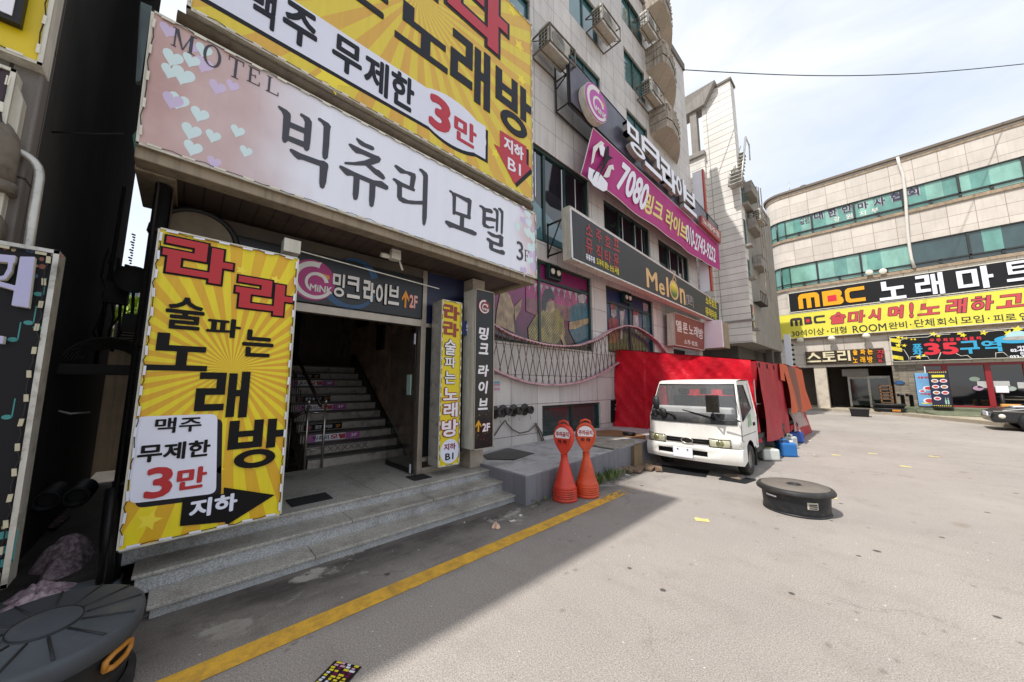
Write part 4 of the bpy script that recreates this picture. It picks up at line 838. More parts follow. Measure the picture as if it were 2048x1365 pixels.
# ---- tall yellow standing lightbox
PL = Plane('X', -3.8)
q = [PL.pick(p) for p in ((232, 1105), (562, 1030), (598, 517), (317, 455))]
cu, cv = PL.pick((464, 737))
r = box_sign('karaoke_standing_sign', 'tall yellow sunburst lightbox hung over the left end of the steps, red and black lettering', 'sign', PL, q, .12, burst_mat('sunburst_tall', cu, cv, 38, 'e0cb12', 'd29c16'), M['frame_white'], .012)
led_strip(r, PL, q, .15, lw=.07, hw=.007, m=M['lilac'])
for s_, L, R, Tp, B in (('라', (322, 530), (466, 530), (330, 472), (330, 555)), ('라', (470, 590), (585, 600), (472, 551), (472, 624))):
    T(r, s_, PL, L, R, Tp, B, M['red'], bold=.065, outline=(M['black'], .045))
for s_, L, R, Tp, B, bd in (('술', (331, 625), (409, 630), (368, 595), (345, 658), .022), ('파', (413, 650), (482, 655), (416, 634), (470, 677), .03), ('는', (484, 690), (547, 690), (495, 659), (500, 714), .03), ('노', (295, 700), (418, 700), (315, 665), (300, 741), .06), ('래', (391, 790), (499, 790), (495, 744), (488, 835), .065), ('방', (456, 880), (566, 880), (470, 842), (505, 936), .065)):
    T(r, s_, PL, L, R, Tp, B, M['black'], bold=bd)
def rrect(P, pts, rad=.05):
    q_ = [Vector(P.pick(p)) for p in pts]; o = []
    for k in range(4):
        a, b2, c = q_[k - 1], q_[k], q_[(k + 1) % 4]; d1 = (a - b2).normalized(); d2 = (c - b2).normalized()
        for i in range(6):
            t = i / 5; p1 = b2 + d1 * rad * (1 - t); p2 = b2 + d2 * rad * t; o.append(tuple(p1 * (1 - t) + p2 * t))
    return o
bx = rrect(PL, [(270, 834), (435, 828), (432, 987), (257, 1008)])
poly_print(r, PL, [(u + .035, v - .04) for u, v in bx], M['shadow'], .001, .001, 'panel_print_shadow', px=False); poly_print(r, PL, bx, M['lilac'], .003, .002, 'white_panel', px=False)
for s_, L, R, Tp, B, m_, bd in (('맥주', (310, 850), (403, 850), (310, 837), (315, 868), M['black'], .02), ('무제한', (276, 900), (420, 900), (283, 890), (296, 925), M['black'], .03), ('3', (291, 960), (346, 960), (320, 934), (320, 995), M['red'], .03), ('만', (354, 955), (413, 955), (400, 933), (380, 978), M['red'], .035)):
    T(r, s_, PL, L, R, Tp, B, m_, bold=bd, w=.006)
ar = [(365.5, 997.6), (447.6, 987.6), (447.6, 975), (549, 990), (453, 1050.5), (449.5, 1044), (359.6, 1052)]
poly_print(r, PL, ar, M['black'], .006, .003, 'arrow'); T(r, '지하', PL, (379, 1015), (474, 1005), (385, 1000), (400, 1034), M['lilac'], bold=.04, w=.01)
b_ = MB()
for x, y, s_ in ((298, 1042, .075), (483, 541, .045), (550, 560, .045), (438, 940, .04), (322, 540, .05), (505, 930, .05)): b_.prism(PL, star_pts(*PL.pick((x, y)), s_), .0005, .002)
b_.build('star_print', M['pale_yel'], r)
b_ = MB(); b_.box(-3.92, -4.35, .2, .24, .9, .94); b_.box(-3.92, -4.35, .2, .24, 2.6, 2.64); b_.box(-3.92, -4.3, -.1, -.06, 2.6, 2.64); b_.build('support_arm', M['dark_metal'], r)

# ---- logo of the live bar
mag = mat('logo_magenta', 'a5266f', .4, .08, 5); amb = mat('logo_amber', 'd88a1e', .4, .08, 5); greyw = mat('print_warm_white', 'd6d2cc', .42, .06, 4)
def logo(root_, P, cu, cv, rr, w=.003, disc=mag, ratio=1.0, dm=None):
    def E(a): return [(cu + (u - cu), cv + (v - cv) * ratio) for u, v in a]
    poly_print(root_, P, E(ell(cu, cv, rr, rr)), disc, w, .004, 'logo_disc', px=False)
    mb = MB()
    mb.prism(P, E(ring_arc(cu + .06 * rr, cv + .0 * rr, rr * .66, rr * .92, math.radians(75), math.radians(330), 24, .55)), w + .005, w + .007)
    mb.prism(P, E(ring_arc(cu + .18 * rr, cv - .1 * rr, rr * .34, rr * .52, math.radians(10), math.radians(235), 18, .6)), w + .005, w + .0072)
    mb.prism(P, E([(cu + .0 * rr, cv + .86 * rr), (cu + .35 * rr, cv + .95 * rr), (cu + .2 * rr, cv + .72 * rr), (cu - .1 * rr, cv + .66 * rr)]), w + .005, w + .0074)
    mb.build('logo_swirl', greyw, root_)
    put_text(root_, 'MiNK', P, cu - .12 * rr, cu + .88 * rr, cv - .55 * rr * ratio, cv - .2 * rr * ratio, greyw, bold=.03, w=w + .009, th=.002)
    mb = MB(); mb.prism(P, E([(cu + .2 * rr, cv + .22 * rr), (cu + .72 * rr, cv + .16 * rr), (cu + .72 * rr, cv + .36 * rr), (cu + .2 * rr, cv + .42 * rr)]), w + .005, w + .007); mb.build('logo_tab', amb, root_)
def up_arrow(root_, P, cu, v0, v1, hw, m, w=.004):
    h = v1 - v0; poly_print(root_, P, [(cu - hw * .25, v0), (cu + hw * .25, v0), (cu + hw * .25, v0 + h * .6), (cu + hw, v0 + h * .35), (cu + hw, v0 + h * .55), (cu, v1), (cu - hw, v0 + h * .55), (cu - hw, v0 + h * .35), (cu - hw * .25, v0 + h * .6)], m, w, .003, 'arrow', px=False)
def glow_black(name, c='0a080b'):
    m, nt, b = new_mat(name); p = geo_pos(nt)
    o = mixc(nt, ramp(nt, noise(nt, p, 1.5, 3), [(.5, 0.), (.68, 1.)]), lin(c), lin('1d100c')); nt.links.new(o, b.inputs['Base Color']); b.inputs['Roughness'].default_value = .3; return m
gb = glow_black('night_black_print')
PT = Plane('X', -4.585)
q = [(-.1, 2.57), (2.515, 2.57), (2.515, 3.19), (-.1, 3.19)]
r = box_sign('live_bar_transom_sign', 'wide black sign over the stair doorway with magenta round logo and white lettering', 'sign', PT, q, .06, gb, M['dark_metal'], .008, fr_m=M['dark_metal'])
cu, cv = PT.pick((625.5, 560.6)); logo(r, PT, cu, cv, .25)
blu = mat('print_deep_blue', '17456b', .35, .2, 6)
mb = MB(); mb.prism(PT, ring_arc(1.47, 2.93, .27, .37, math.radians(190), math.radians(340), 20, .3), .0005, .002); mb.prism(PT, ring_arc(1.55, 2.95, .2, .3, math.radians(20), math.radians(120), 20, .2), .0005, .002); mb.build('swirl_print', blu, r)
T(r, '밍크', PT, (664, 575), (719, 580), (666, 546), (666, 593), greyw, bold=.045, outline=(M['black'], .02)); T(r, '라이브', PT, (725, 585), (797, 590), (730, 561), (727, 603), greyw, bold=.045, outline=(M['black'], .02))
cu, v0 = PT.pick((810, 616)); up_arrow(r, PT, cu, v0, PT.pick((811, 581))[1], .055, amb); T(r, '2F', PT, (818, 605), (834, 605), (820, 590), (820, 616), mat('print_pinkish_red', 'd8a9a0', .4), bold=.03, outline=(M['red'], .03))
rn = MB()
for k in range(60):
    u, v = random.uniform(.9, 2.45), random.uniform(2.6, 3.05); rn.prism(PT, [(u, v), (u + .004, v), (u + .004, v + random.uniform(.01, .05)), (u, v + .02)], .0003, .0008)
rn.build('water_stain', mat('mineral_stain', '4d4950', .7), r)

# ---- narrow vertical signs
PN = Plane('X', -4.3)
q = [(2.67, .46), (3.03, .46), (3.03, 2.85), (2.67, 2.85)]
r = box_sign('karaoke_column_sign', 'narrow upright yellow lightbox right of the stair door, beside the black column sign', 'sign', PN, q, .26, mat('column_yellow', 'd9c212', .42, .06, 3), M['alu'], .012)
led_strip(r, PN, q, .13, lw=.05, inset=.016)
w_m = mat('print_white_core', 'e4dfe0', .42, .05, 4); mar = mat('print_maroon', '8b1a35', .42, .08, 4); ind = mat('print_indigo', '272236', .42, .08, 4)
Z4 = z4_
for s_, x0, x1, y0, y1, core, ol, bd in (('라', 1060, 1165, 425, 525, mat('print_brown_red', '8e3326', .42), None, .06), ('라', 1058, 1160, 535, 632, _mats['print_brown_red'], None, .06), ('술', 1068, 1140, 648, 750, w_m, ind, .02), ('파', 1068, 1140, 762, 832, w_m, ind, .02), ('는', 1068, 1140, 856, 935, w_m, ind, .02), ('노', 1058, 1155, 962, 1042, w_m, mar, .03), ('래', 1060, 1152, 1058, 1152, w_m, mar, .03), ('방', 1048, 1155, 1168, 1280, w_m, mar, .03)):
    T(r, s_, PN, Z4(x0, (y0 + y1) / 2), Z4(x1, (y0 + y1) / 2), Z4((x0 + x1) / 2, y0), Z4((x0 + x1) / 2, y1), core, bold=bd, outline=(ol, .05) if ol else None, shear=0)
zc = zm(800, 880, 6.827); cu, cv = PN.pick(zc(678, 155)); poly_print(r, PN, ell(cu, cv, .158, .168), M['lilac'], .002, .002, 'white_disc', px=False)
T(r, '지하', PN, zc(598, 95), zc(755, 95), zc(680, 48), zc(680, 138), mar, bold=.02, w=.006); T(r, 'B1', PN, zc(615, 225), zc(725, 225), zc(660, 182), zc(660, 272), M['black'], bold=.01, w=.006)
PK = Plane('X', -4.15)
q = [(3.17, .65), (3.55, .65), (3.55, 3.08), (3.17, 3.08)]
r = box_sign('live_bar_column_sign', 'narrow upright black lightbox with round logo, right of the yellow column sign', 'sign', PK, q, .3, gb, M['frame_white'], .012, fr_m=mat('thin_beige_frame', 'a79c8c', .5, .1, 6))
cu, cv = PK.pick(Z4(1325, 435)); logo(r, PK, cu, cv, .115, disc=mat('logo_dark_red', '7d1f33', .4, .1, 5))
for s_, x0, x1, y0, y1 in (('밍', 1290, 1356, 568, 652), ('크', 1290, 1352, 672, 745), ('라', 1285, 1356, 812, 890), ('이', 1288, 1350, 918, 1000), ('브', 1285, 1348, 1030, 1105)):
    T(r, s_, PK, Z4(x0, (y0 + y1) / 2), Z4(x1, (y0 + y1) / 2), Z4(1320, y0), Z4(1320, y1), w_m, bold=.035, shear=.12)
cu, v0 = PK.pick(Z4(1288, 1248)); up_arrow(r, PK, cu, v0, PK.pick(Z4(1288, 1172))[1], .055, mat('print_orange_yellow', 'd9a01c', .4)); T(r, '2F', PK, Z4(1312, 1220), Z4(1361, 1220), Z4(1335, 1192), Z4(1335, 1245), w_m, bold=.03, outline=(M['red'], .03))
sp = MB()
for k in range(34): sp.prism(PK, star_pts(random.uniform(3.2, 3.53), random.choice([random.uniform(.72, .95), random.uniform(1.1, 1.25)]), random.uniform(.006, .016), random.random()), .0008, .002, k % 3)
sp.build('confetti_print', [mat('confetti_green', '66722e', .4), mat('confetti_orange', '8c4a20', .4), mat('confetti_red', '7a2430', .4)], r)
b_ = MB(); P_ = Plane('X', -4.37); a = P_.pick((925, 655)); b_.prism(P_, [(a[0] - .01, a[1] - .12), (a[0] + .16, a[1] - .12), (a[0] + .16, a[1] + .1), (a[0] - .01, a[1] + .1)], 0, .02)
ap = thing(b_, 'address_plate', mat('plate_navy', '2a3a6a', .4, .1, 5), 'small blue house number plate reading 5 on the pillar between the two column signs', 'sign', (-4.37, a[0] + .08, a[1]))
put_text(ap, '5', P_, a[0] + .05, a[0] + .12, a[1] - .05, a[1] + .05, M['white'], bold=.02, w=.022)

# ---- dark fascia sign along the wall (Melon)
PF2 = Plane('X', -4.35); z3 = zm(960, 400, 3.592)
q = [PF2.pick(p) for p in ((1142, 518), (1440, 648), (1439, 607), (1138, 411))]
r = box_sign('melon_sign', 'long dark grey fascia sign with gold letters and a yellow-green melon between the window rows', 'sign', PF2, q, .22, mat('fascia_charcoal', '29292b', .5, .08, 2, streak=.15, dirt='524c46'), M['frame_white'], .03)
qi = [(a + (sum(x[0] for x in q) / 4 - a) * .012, b2 + (sum(x[1] for x in q) / 4 - b2) * .06) for a, b2 in q]
mb = MB()
for k in range(4):
    a, b2 = Vector(qi[k]), Vector(qi[(k + 1) % 4]); d = (b2 - a).normalized(); nr = Vector((-d.y, d.x)) * .014; mb.prism(PF2, [tuple(a - nr), tuple(b2 - nr), tuple(b2 + nr), tuple(a + nr)], .001, .004)
mb.build('border_line', M['white'], r)
rs = mat('print_dull_red', 'a32a2c', .45, .08, 4)
for s_, x0, x1, y0, y1 in (('소', 758, 806, 175, 258), ('주', 830, 872, 218, 308), ('호', 893, 936, 258, 340), ('프', 955, 998, 285, 368), ('뮤', 757, 806, 282, 388), ('직', 832, 875, 328, 430), ('타', 893, 938, 366, 455), ('운', 956, 996, 390, 488)):
    T(r, s_, PF2, z3(x0, (y0 + y1) / 2), z3(x1, (y0 + y1) / 2), z3((x0 + x1) / 2, y0), z3((x0 + x1) / 2, y1), rs, bold=.015)
uL, uR = PF2.pick(z3(760, 430))[0], PF2.pick(z3(823, 450))[0]; vv = PF2.pick(z3(762, 422))[1]
sl = (PF2.pick(z3(995, 545))[1] - PF2.pick(z3(760, 430))[1]) / (PF2.pick(z3(995, 545))[0] - PF2.pick(z3(760, 430))[0])
put_text(r, '유흥주점', PF2, uL, uR, vv - .02, vv + .13, M['white'], bold=.03, skew=sl); u2 = PF2.pick(z3(995, 500))[0]
put_text(r, '도우미 찾는 손님 사절', PF2, uR + .08, u2, vv + sl * (uR - uL) - .02, vv + sl * (uR - uL) + .15, mat('print_lemon', 'd6c93a', .45), bold=.02, skew=sl)
gold = mat('print_gold', 'd3b078', .45, .1, 4)
for s_, x0, x1, y0, y1 in (('M', 1195, 1272, 492, 655), ('e', 1285, 1325, 600, 682), ('l', 1338, 1353, 560, 697), ('n', 1435, 1472, 640, 748)):
    T(r, s_, PF2, z3(x0, (y0 + y1) / 2), z3(x1, (y0 + y1) / 2), z3(x0 + 5 if s_ == 'M' else (x0 + x1) / 2, y0), z3(x1 - 5 if s_ == 'M' else (x0 + x1) / 2, y1), gold, bold=.02)
cu, cv = PF2.pick(z3(1394, 648)); poly_print(r, PF2, ell(cu, cv, .36, .33), gold, .002, .003, 'melon_print', px=False)
def melon_m():
    m, nt, b = new_mat('print_melon'); s = nt.nodes.new('ShaderNodeSeparateXYZ'); nt.links.new(geo_pos(nt), s.inputs[0])
    f = math_n(nt, 'MULTIPLY', math_n(nt, 'SUBTRACT', s.outputs['Z'], cv - .3), 1.7); nt.links.new(mixc(nt, ramp(nt, f, [(.25, 0.), (.75, 1.)]), lin('3f6a1e'), lin('e0c93c')), b.inputs['Base Color']); return m
poly_print(r, PF2, ell(cu - .02, cv - .02, .27, .25), melon_m(), .006, .002, 'melon_print', px=False)
mb = MB(); mb.prism(PF2, [(cu - .12, cv + .3), (cu + .06, cv + .55), (cu + .24, cv + .36), (cu + .2, cv + .33), (cu + .06, cv + .49), (cu - .1, cv + .26)], .002, .005); mb.build('leaf_print', gold, r)
T(r, '[멜론]', PF2, z3(1480, 700), z3(1530, 730), z3(1482, 675), z3(1528, 772), mat('print_grey', 'a9a5a0', .45), bold=.0)
for s_, x0, x1, y0, y1 in (('소주호프', 1617, 1700, 685, 770), ('뮤직타운', 1617, 1700, 765, 835)):
    u0, v1 = PF2.pick(z3(x0, y0)); u1 = PF2.pick(z3(x1, y1))[0]; v0 = PF2.pick(z3(x0, y0 + 62))[1]; put_text(r, s_, PF2, u0, u1, v0, v1, _mats['print_lemon'], bold=.03, skew=-.03)
b_ = MB()
for y in (5.9, 8.2, 10.5, 13, 15.5):
    for z in (4.55, 5.3): b_.tube([(-4.57, y, z), (-5.0, y, z)], .022, 6)
    b_.tube([(-4.6, y, 5.3), (-5.0, y, 4.55)], .016, 6)
b_.tube([(-4.98, 5.9, 4.5), (-4.98, 5.9, 5.35)], .022, 6); b_.build('bracket', M['dark_metal'], r)

# ---- red-brown karaoke sign, white box sign
PR = Plane('X', -4.6); q = [PR.pick(z3(*p)) for p in ((1400, 1045), (1612, 1083), (1612, 885), (1393, 808))]
r = box_sign('melon_karaoke_sign', 'faded red-brown sign with white letters low on the wall above the red tarpaulin', 'sign', PR, q, .25, mat('faded_brick_red', '7f3a30', .5, .12, 3, streak=.2, dirt='4d2a24'), M['frame_white'], .02)
for i, (s_, x0, x1, y0, y1) in enumerate((('멜', 1408, 1448, 868, 948), ('론', 1455, 1490, 885, 960), ('노', 1497, 1530, 905, 965), ('래', 1533, 1562, 910, 985), ('방', 1565, 1598, 925, 1000))): T(r, s_, PR, z3(x0, 900), z3(x1, 930), z3((x0 + x1) / 2, y0), z3((x0 + x1) / 2, y1), greyw, bold=.02)
T(r, '소주·호프', PR, z3(1465, 1020), z3(1562, 1040), z3(1480, 1003), z3(1540, 1052), greyw, bold=.02)
b_ = MB(); b_.box(-4.9, -4.0, 15.2, 15.3, 3.05, 4.15); b_.box(-4.88, -4.02, 15.3, 16.2, 3.07, 4.12, 1)
thing(b_, 'box_sign', [M['white'], mat('weathered_ply', '9a8a72', .7, .2, 6, streak=.5)], 'blank white box sign with a brown side projecting just left of the tall tiled tower', 'sign', (-4.5, 15.6, 3.05), bevel=.01)

# ---- black billboard with round logo and raised letters
PG = Plane('X', -4.5)
q = [PG.pick(p) for p in ((1141, 205), (1437, 500), (1436, 452), (1137, 110))]
def night_print():
    m, nt, b = new_mat('billboard_slate'); p = geo_pos(nt)
    c = mixc(nt, ramp(nt, noise(nt, p, 1.1, 5), [(.4, 0.), (.7, 1.)]), lin('3a3642'), lin('565466')); v = N(nt, 'ShaderNodeTexVoronoi', Scale=5); nt.links.new(p, v.inputs['Vector'])
    c = mixc(nt, ramp(nt, v.outputs['Distance'], [(.06, .7), (.12, 0.)]), c, lin('6d7f84')); nt.links.new(c, b.inputs['Base Color']); b.inputs['Roughness'].default_value = .3; return m
r = box_sign('live_bar_billboard', 'long dark slate billboard with thick pink round logo and raised white letters', 'sign', PG, q, .05, night_print(), M['dark_metal'], .02, fr_m=M['dark_metal'])
b_ = MB()
for t in (0, .33, .66, 1):
    ub_, vb_ = q[0][0] + (q[1][0] - q[0][0]) * t, q[0][1] + (q[1][1] - q[0][1]) * t; ut, vt = q[3][0] + (q[2][0] - q[3][0]) * t, q[3][1] + (q[2][1] - q[3][1]) * t
    b_.tube([(-4.56, ub_, vb_ + .03), (-4.93, ub_, vb_ + .03)], .025, 4); b_.tube([(-4.56, ut, vt - .03), (-4.93, ut, vt - .03)], .025, 4); b_.tube([(-4.93, ub_, vb_), (-4.93, ut, vt)], .03, 4); b_.tube([(-4.56, ub_, vb_), (-4.56, ut, vt)], .03, 4); b_.tube([(-4.93, ub_, (vb_ + vt) / 2), (-4.56, ub_, (vb_ + vt) / 2 + .2)], .02, 4)
b_.tube([(-4.93, q[0][0], q[0][1]), (-4.93, q[1][0], q[1][1])], .03, 4); b_.tube([(-4.56, q[0][0], q[0][1] - .02), (-4.56, q[1][0], q[1][1] - .02)], .03, 4); b_.build('support_frame', mat('rusty_black_frame', '2c2320', .6, .3, 9), r)
PG2 = Plane('X', -4.3); z1b = zm(1040, 0, 3.938)
cu, cv = PG2.pick(z1b(602, 812)); rr_ = .52
b_ = MB(); b_.prism(PG2, ell(cu, cv, rr_, rr_ * .95, 40), -.19, -.004); b_.build('logo_drum', M['frame_white'], r, bevel=.01); logo(r, PG2, cu, cv, rr_ * .97, disc=mat('logo_pink', 'b03a9a', .4, .08, 5), ratio=.95)
z2 = zm(1040, 240, 4.267); rl_w = mat('raised_letter_white', 'e4e6ee', .35, .05, 5); rl_s = mat('raised_letter_side', '9a948c', .6, .2, 8, dirt='4a423a')
PG3 = Plane('X', -4.42)
for s_, x0, x1, y0, y1 in (('밍', 882, 1040, 30, 350), ('크', 1030, 1168, 205, 500), ('라', 1172, 1300, 372, 628), ('이', 1302, 1372, 490, 690), ('브', 1365, 1468, 590, 825)):
    u0 = PG3.pick(z2(x0, (y0 + y1) / 2))[0]; u1 = PG3.pick(z2(x1, (y0 + y1) / 2))[0]; xm = (x0 + x1) / 2
    v1 = PG3.pick(z2(x0 + (5 if s_ == '밍' else (x1 - x0) * .3), y0))[1]; v0 = PG3.pick(z2(x1 - (x1 - x0) * .3, y1))[1]
    put_text(r, s_, PG3, u0, u1, v0, v1, rl_w, bold=.05, w=.0, th=.14, side=rl_s, name='raised_letter')
    b_ = MB()
q2 = [PG3.pick(z2(*p)) for p in ((1523, 895), (1690, 1060), (1690, 965), (1523, 822))]
b_ = MB(); b_.prism(PG3, q2, -.0, .12); b_.build('end_panel', mat('end_panel_red', '9c4a44', .5, .15, 8), r, bevel=.01)
put_text(r, '노래주점', PG3, q2[0][0] + .2, q2[1][0] - .2, q2[1][1] + .18, q2[1][1] + .45, greyw, bold=.02, w=.121)

# ---- pink cloth banner
PP_ = Plane('X', -4.46)
tl, bl_, br_, tr_ = [PP_.pick(p) for p in ((1186, 256), (1170, 345), (1438, 543), (1437, 490))]
def ban(u, v):
    a = (tl[0] + (bl_[0] - tl[0]) * v, tl[1] + (bl_[1] - tl[1]) * v); c = (tr_[0] + (br_[0] - tr_[0]) * v, tr_[1] + (br_[1] - tr_[1]) * v)
    uu = a[0] + (c[0] - a[0]) * u; vv = a[1] + (c[1] - a[1]) * u - .12 * math.sin(math.pi * u) * v
    w = .03 * math.sin(u * 13 + v * 2) * v + .02 * math.sin(u * 31 + v * 3) * v - (.16 * v * max(0, .1 - u) / .1)
    return uu, vv, w
r = root('cloth_banner', 'long magenta cloth banner with white and yellow lettering tied under the dark billboard', 'banner', (-4.46, 12, 7), None)
mb = MB(); mb.grid(lambda u, v: PP_.at(*ban(u, v)), 60, 8); mb.build('cloth', mat('magenta_cloth', 'a81a72', .6, .12, 2, bmp=.1, bscale=30), r)
mb = MB(); mb.tube([PP_.at(ban(i / 40, 1)[0], ban(i / 40, 1)[1], ban(i / 40, 1)[2]) for i in range(41)], .012, 5); mb.tube([PP_.at(*ban(i / 40, 0)) for i in range(41)], .012, 5); mb.tube([PP_.at(*ban(0, i / 8)) for i in range(9)], .012, 5); mb.build('hem', greyw, r)
z7 = zm(1170, 250, 4.55)
sk = ((tr_[1] + br_[1]) - (tl[1] + bl_[1])) / ((tr_[0] + br_[0]) - (tl[0] + bl_[0]))
def bt(s, xl, xr, f0, f1, m, bold, shear):
    u0 = PP_.pick(z7(*xl))[0]; u1 = PP_.pick(z7(*xr))[0]
    H_ = abs((tl[1] - bl_[1]) * (f1 - f0)); ln_ = shear; u1 -= ln_ * H_
    vs, fs = glyphs(s, 0, 0); e_ = bold; vs0 = vs; fs0 = fs; vs = []; fs = []; mb = MB()
    for i in range(8):
        n0 = len(vs); vs += [(x + e_ * math.cos(i * math.pi / 4), y + e_ * math.sin(i * math.pi / 4), z + .0015 * i) for x, y, z in vs0]; fs += [tuple(k + n0 for k in f) for f in fs0]
    bx0 = min(a[0] for a in vs); bx1 = max(a[0] for a in vs); by0 = min(a[1] for a in vs); by1 = max(a[1] for a in vs)
    for x, y, z in vs:
        uu = u0 + (u1 - u0) * (x - bx0) / (bx1 - bx0) + ln_ * H_ * (y - by0) / (by1 - by0); ff = 1 - (f0 + (f1 - f0) * (y - by0) / (by1 - by0))
        tt = (uu - tl[0]) / (tr_[0] - tl[0]); a = ban(tt, ff); mb.v.append(PP_.at(uu, a[1], a[2] + .012 + .008 * (z + .02) / .04))
    mb.f = [tuple(f) for f in fs]; mb.m = [0] * len(fs); mb.sm = [False] * len(fs); mb.build('lettering', m, r)
bt('7080', (268, 500), (600, 640), .16, .86, M['white'], .035, .5); bt('밍크 라이브', (535, 850), (930, 970), .18, .7, mat('print_cream_yellow', 'd8c870', .45), .035, .42); bt('010-2743-9252', (910, 1090), (1192, 1230), .2, .72, M['white'], .02, .3)
def on_ban(pts): 
    o = []
    for p in pts:
        u, v = PP_.pick(z7(*p)); o.append((u, v))
    return o
for pts, m_, w_ in ((((20, 395), (120, 450), (190, 540), (185, 600), (150, 615), (60, 560), (10, 490)), M['white'], .05), (((60, 210), (130, 155), (160, 180), (150, 200), (110, 210), (80, 260), (60, 350), (40, 370)), greyw, .05), (((110, 200), (145, 190), (165, 220), (150, 300), (125, 280)), M['white'], .052), (((150, 480), (200, 380), (240, 370), (250, 420), (225, 410), (205, 480), (180, 490)), greyw, .05), (((180, 205), (200, 205), (200, 290), (240, 315), (195, 330), (160, 400), (110, 480), (95, 530), (120, 440), (150, 360), (165, 290)), M['black'], .06), (((150, 350), (90, 420), (50, 500), (60, 450), (110, 380), (150, 330)), M['black'], .06)):
    o_ = poly_print(r, PP_, on_ban(pts), m_, w_, .004, 'splash_print', px=False)
# ---- strip sign at the facade end
b_ = MB(); b_.box(-4.95, -4.55, 16.10, 16.30, 5.6, 11.2); b_.box(-4.56, -4.5, 16.09, 16.3, 9.0, 11.2, 1); b_.box(-4.56, -4.5, 16.09, 16.3, 7.2, 9.0, 2); b_.box(-4.56, -4.5, 16.09, 16.3, 5.6, 7.2, 1)
vs_ = thing(b_, 'strip_sign', [M['white'], mat('strip_orange_red', 'a5402c', .5, .1, 5), mat('strip_yellow', 'c0a23a', .5, .1, 5)], 'tall slim white sign with red and yellow edge beside the tiled tower', 'sign', (-4.7, 16.2, 5.6))
P_ = Plane('Y', 16.095)
for i, ch in enumerate('노래주점'): put_text(vs_, ch, P_, -4.9, -4.64, 9.2 - i * .75, 9.75 - i * .75, mat('print_dim_brown', '6a4a44', .5), bold=.02)

# ---- signs on the left building
PY = Plane('X', -3.4)
a = PY.pick((103, 0)); b2 = PY.pick((85, 135)); 
q = [(-3.2, b2[1] + .03), (b2[0], b2[1]), (b2[0], 5.6), (-3.2, 5.6)]
r = box_sign('yellow_corner_sign', 'yellow lightbox at the top left corner with a white framed panel on it', 'sign', PY, q, .15, mat('corner_yellow', 'd8bd14', .42, .06, 3), M['frame_white'], .02)
led_strip(r, PY, q, .2, sides=(0, 1), lw=.06)
e = PY.pick((46, 64)); b_ = MB(); b_.prism(PY, [(-3, e[1]), (e[0], e[1]), (e[0], e[1] + 1.6), (-3, e[1] + 1.6)], .01, .06); b_.prism(PY, [(-3, e[1] + .03), (e[0] - .03, e[1] + .03), (e[0] - .03, e[1] + 1.57), (-3, e[1] + 1.57)], .055, .068, 1); b_.build('white_panel', [M['dark_metal'], M['white']], r)
PQ = Plane('X', -3.38); a = PQ.pick((38, 128)); q = [(-3.0, 2.42), (a[0] , 2.42), (a[0], a[1] - .05), (-3.0, a[1] - .02)]
r = box_sign('plum_heart_sign', 'dark plum lightbox with red heart print under the yellow corner sign', 'sign', PQ, q, .16, mat('plum_print', '2e1420', .42, .1, 3), M['frame_white'], .02)
led_strip(r, PQ, q, .16, sides=(1, 2), lw=.06)
b_ = MB()
for k in range(26): b_.prism(PQ, heart(a[0] - random.uniform(.05, .3), random.uniform(2.5, 3.4), random.uniform(.03, .07), random.uniform(-.5, .5)), .001, .003)
b_.build('heart_print', mat('print_heart_red', 'b03048', .42), r)
b_ = MB(); P_ = PQ; b_.prism(P_, [(a[0] - .02, 2.44), (a[0] + .03, 2.5), (a[0] + .03, a[1] - .2), (a[0] - .02, a[1] - .06)], -.2, -.03); b_.build('peeled_side', M['frame_white'], r)
PW = Plane('X', -3.3)
q = [(-3.0, .38), PW.pick((15, 1175)), PW.pick((121, 503)), (-3.0, PW.pick((0, 487))[1] + .05)]
r = box_sign('night_print_sign', 'dark navy lightbox with music note print and thick lilac letters at the left edge', 'sign', PW, q, .14, mat('night_navy_print', '0c0b12', .5, .25, 1.2, spec=.25), M['alu'], .022, fr_m=M['alu'])
led_strip(r, PW, q, .125, sides=(1, 2), lw=.04, hw=.008, inset=.036, m=mat('led_cream', 'b3ab90', .5, .15, 20))
zL = zm(0, 400, 2.968); lil = mat('raised_lilac', 'a9a6c8', .4, .06, 4)
for pts in (((135, 350), (222, 352), (185, 650), (85, 635), (100, 548), (0, 520), (0, 490), (108, 520)), ((0, 335), (110, 345), (105, 385), (95, 390), (85, 440), (50, 485), (0, 490), (0, 470), (40, 460), (62, 420), (66, 385), (0, 380)), ((0, 810), (42, 815), (35, 860), (0, 858))):
    b_ = MB(); b_.prism(PW, [PW.pick(zL(*p)) for p in pts], .004, .05, 0, 1); b_.build('raised_letter', [lil, M['frame_white']], r, bevel=.003)
b_ = MB()
for (x, y) in ((75, 830), (170, 730), (225, 760), (40, 1290), (230, 560)):
    u, v = PW.pick(zL(x, y)); b_.prism(PW, ell(u, v, .018, .013, 10), .001, .002); b_.prism(PW, [(u + .014, v), (u + .019, v), (u + .019, v + .1), (u + .014, v + .1)], .001, .002)
z3b = zm(0, 860, 2.703)
for (x, y) in ((20, 720), (15, 650), (18, 570)):
    u, v = PW.pick(z3b(x, y)); b_.prism(PW, ell(u, v, .03, .02, 10), .001, .002); b_.prism(PW, [(u + .024, v), (u + .03, v), (u + .03, v + .16), (u + .024, v + .16)], .001, .002)
b_.build('note_print', mat('print_sea_green', '2f7d7c', .4, .1, 5), r)
b_ = MB()
for k in range(30):
    u, v = random.uniform(-.85, -.58), random.uniform(2.18, 2.38) if k < 16 else random.uniform(.6, .95); b_.prism(PW, ell(u, v, random.uniform(.006, .016), random.uniform(.008, .018), 8), .0008, .0016, k % 3)
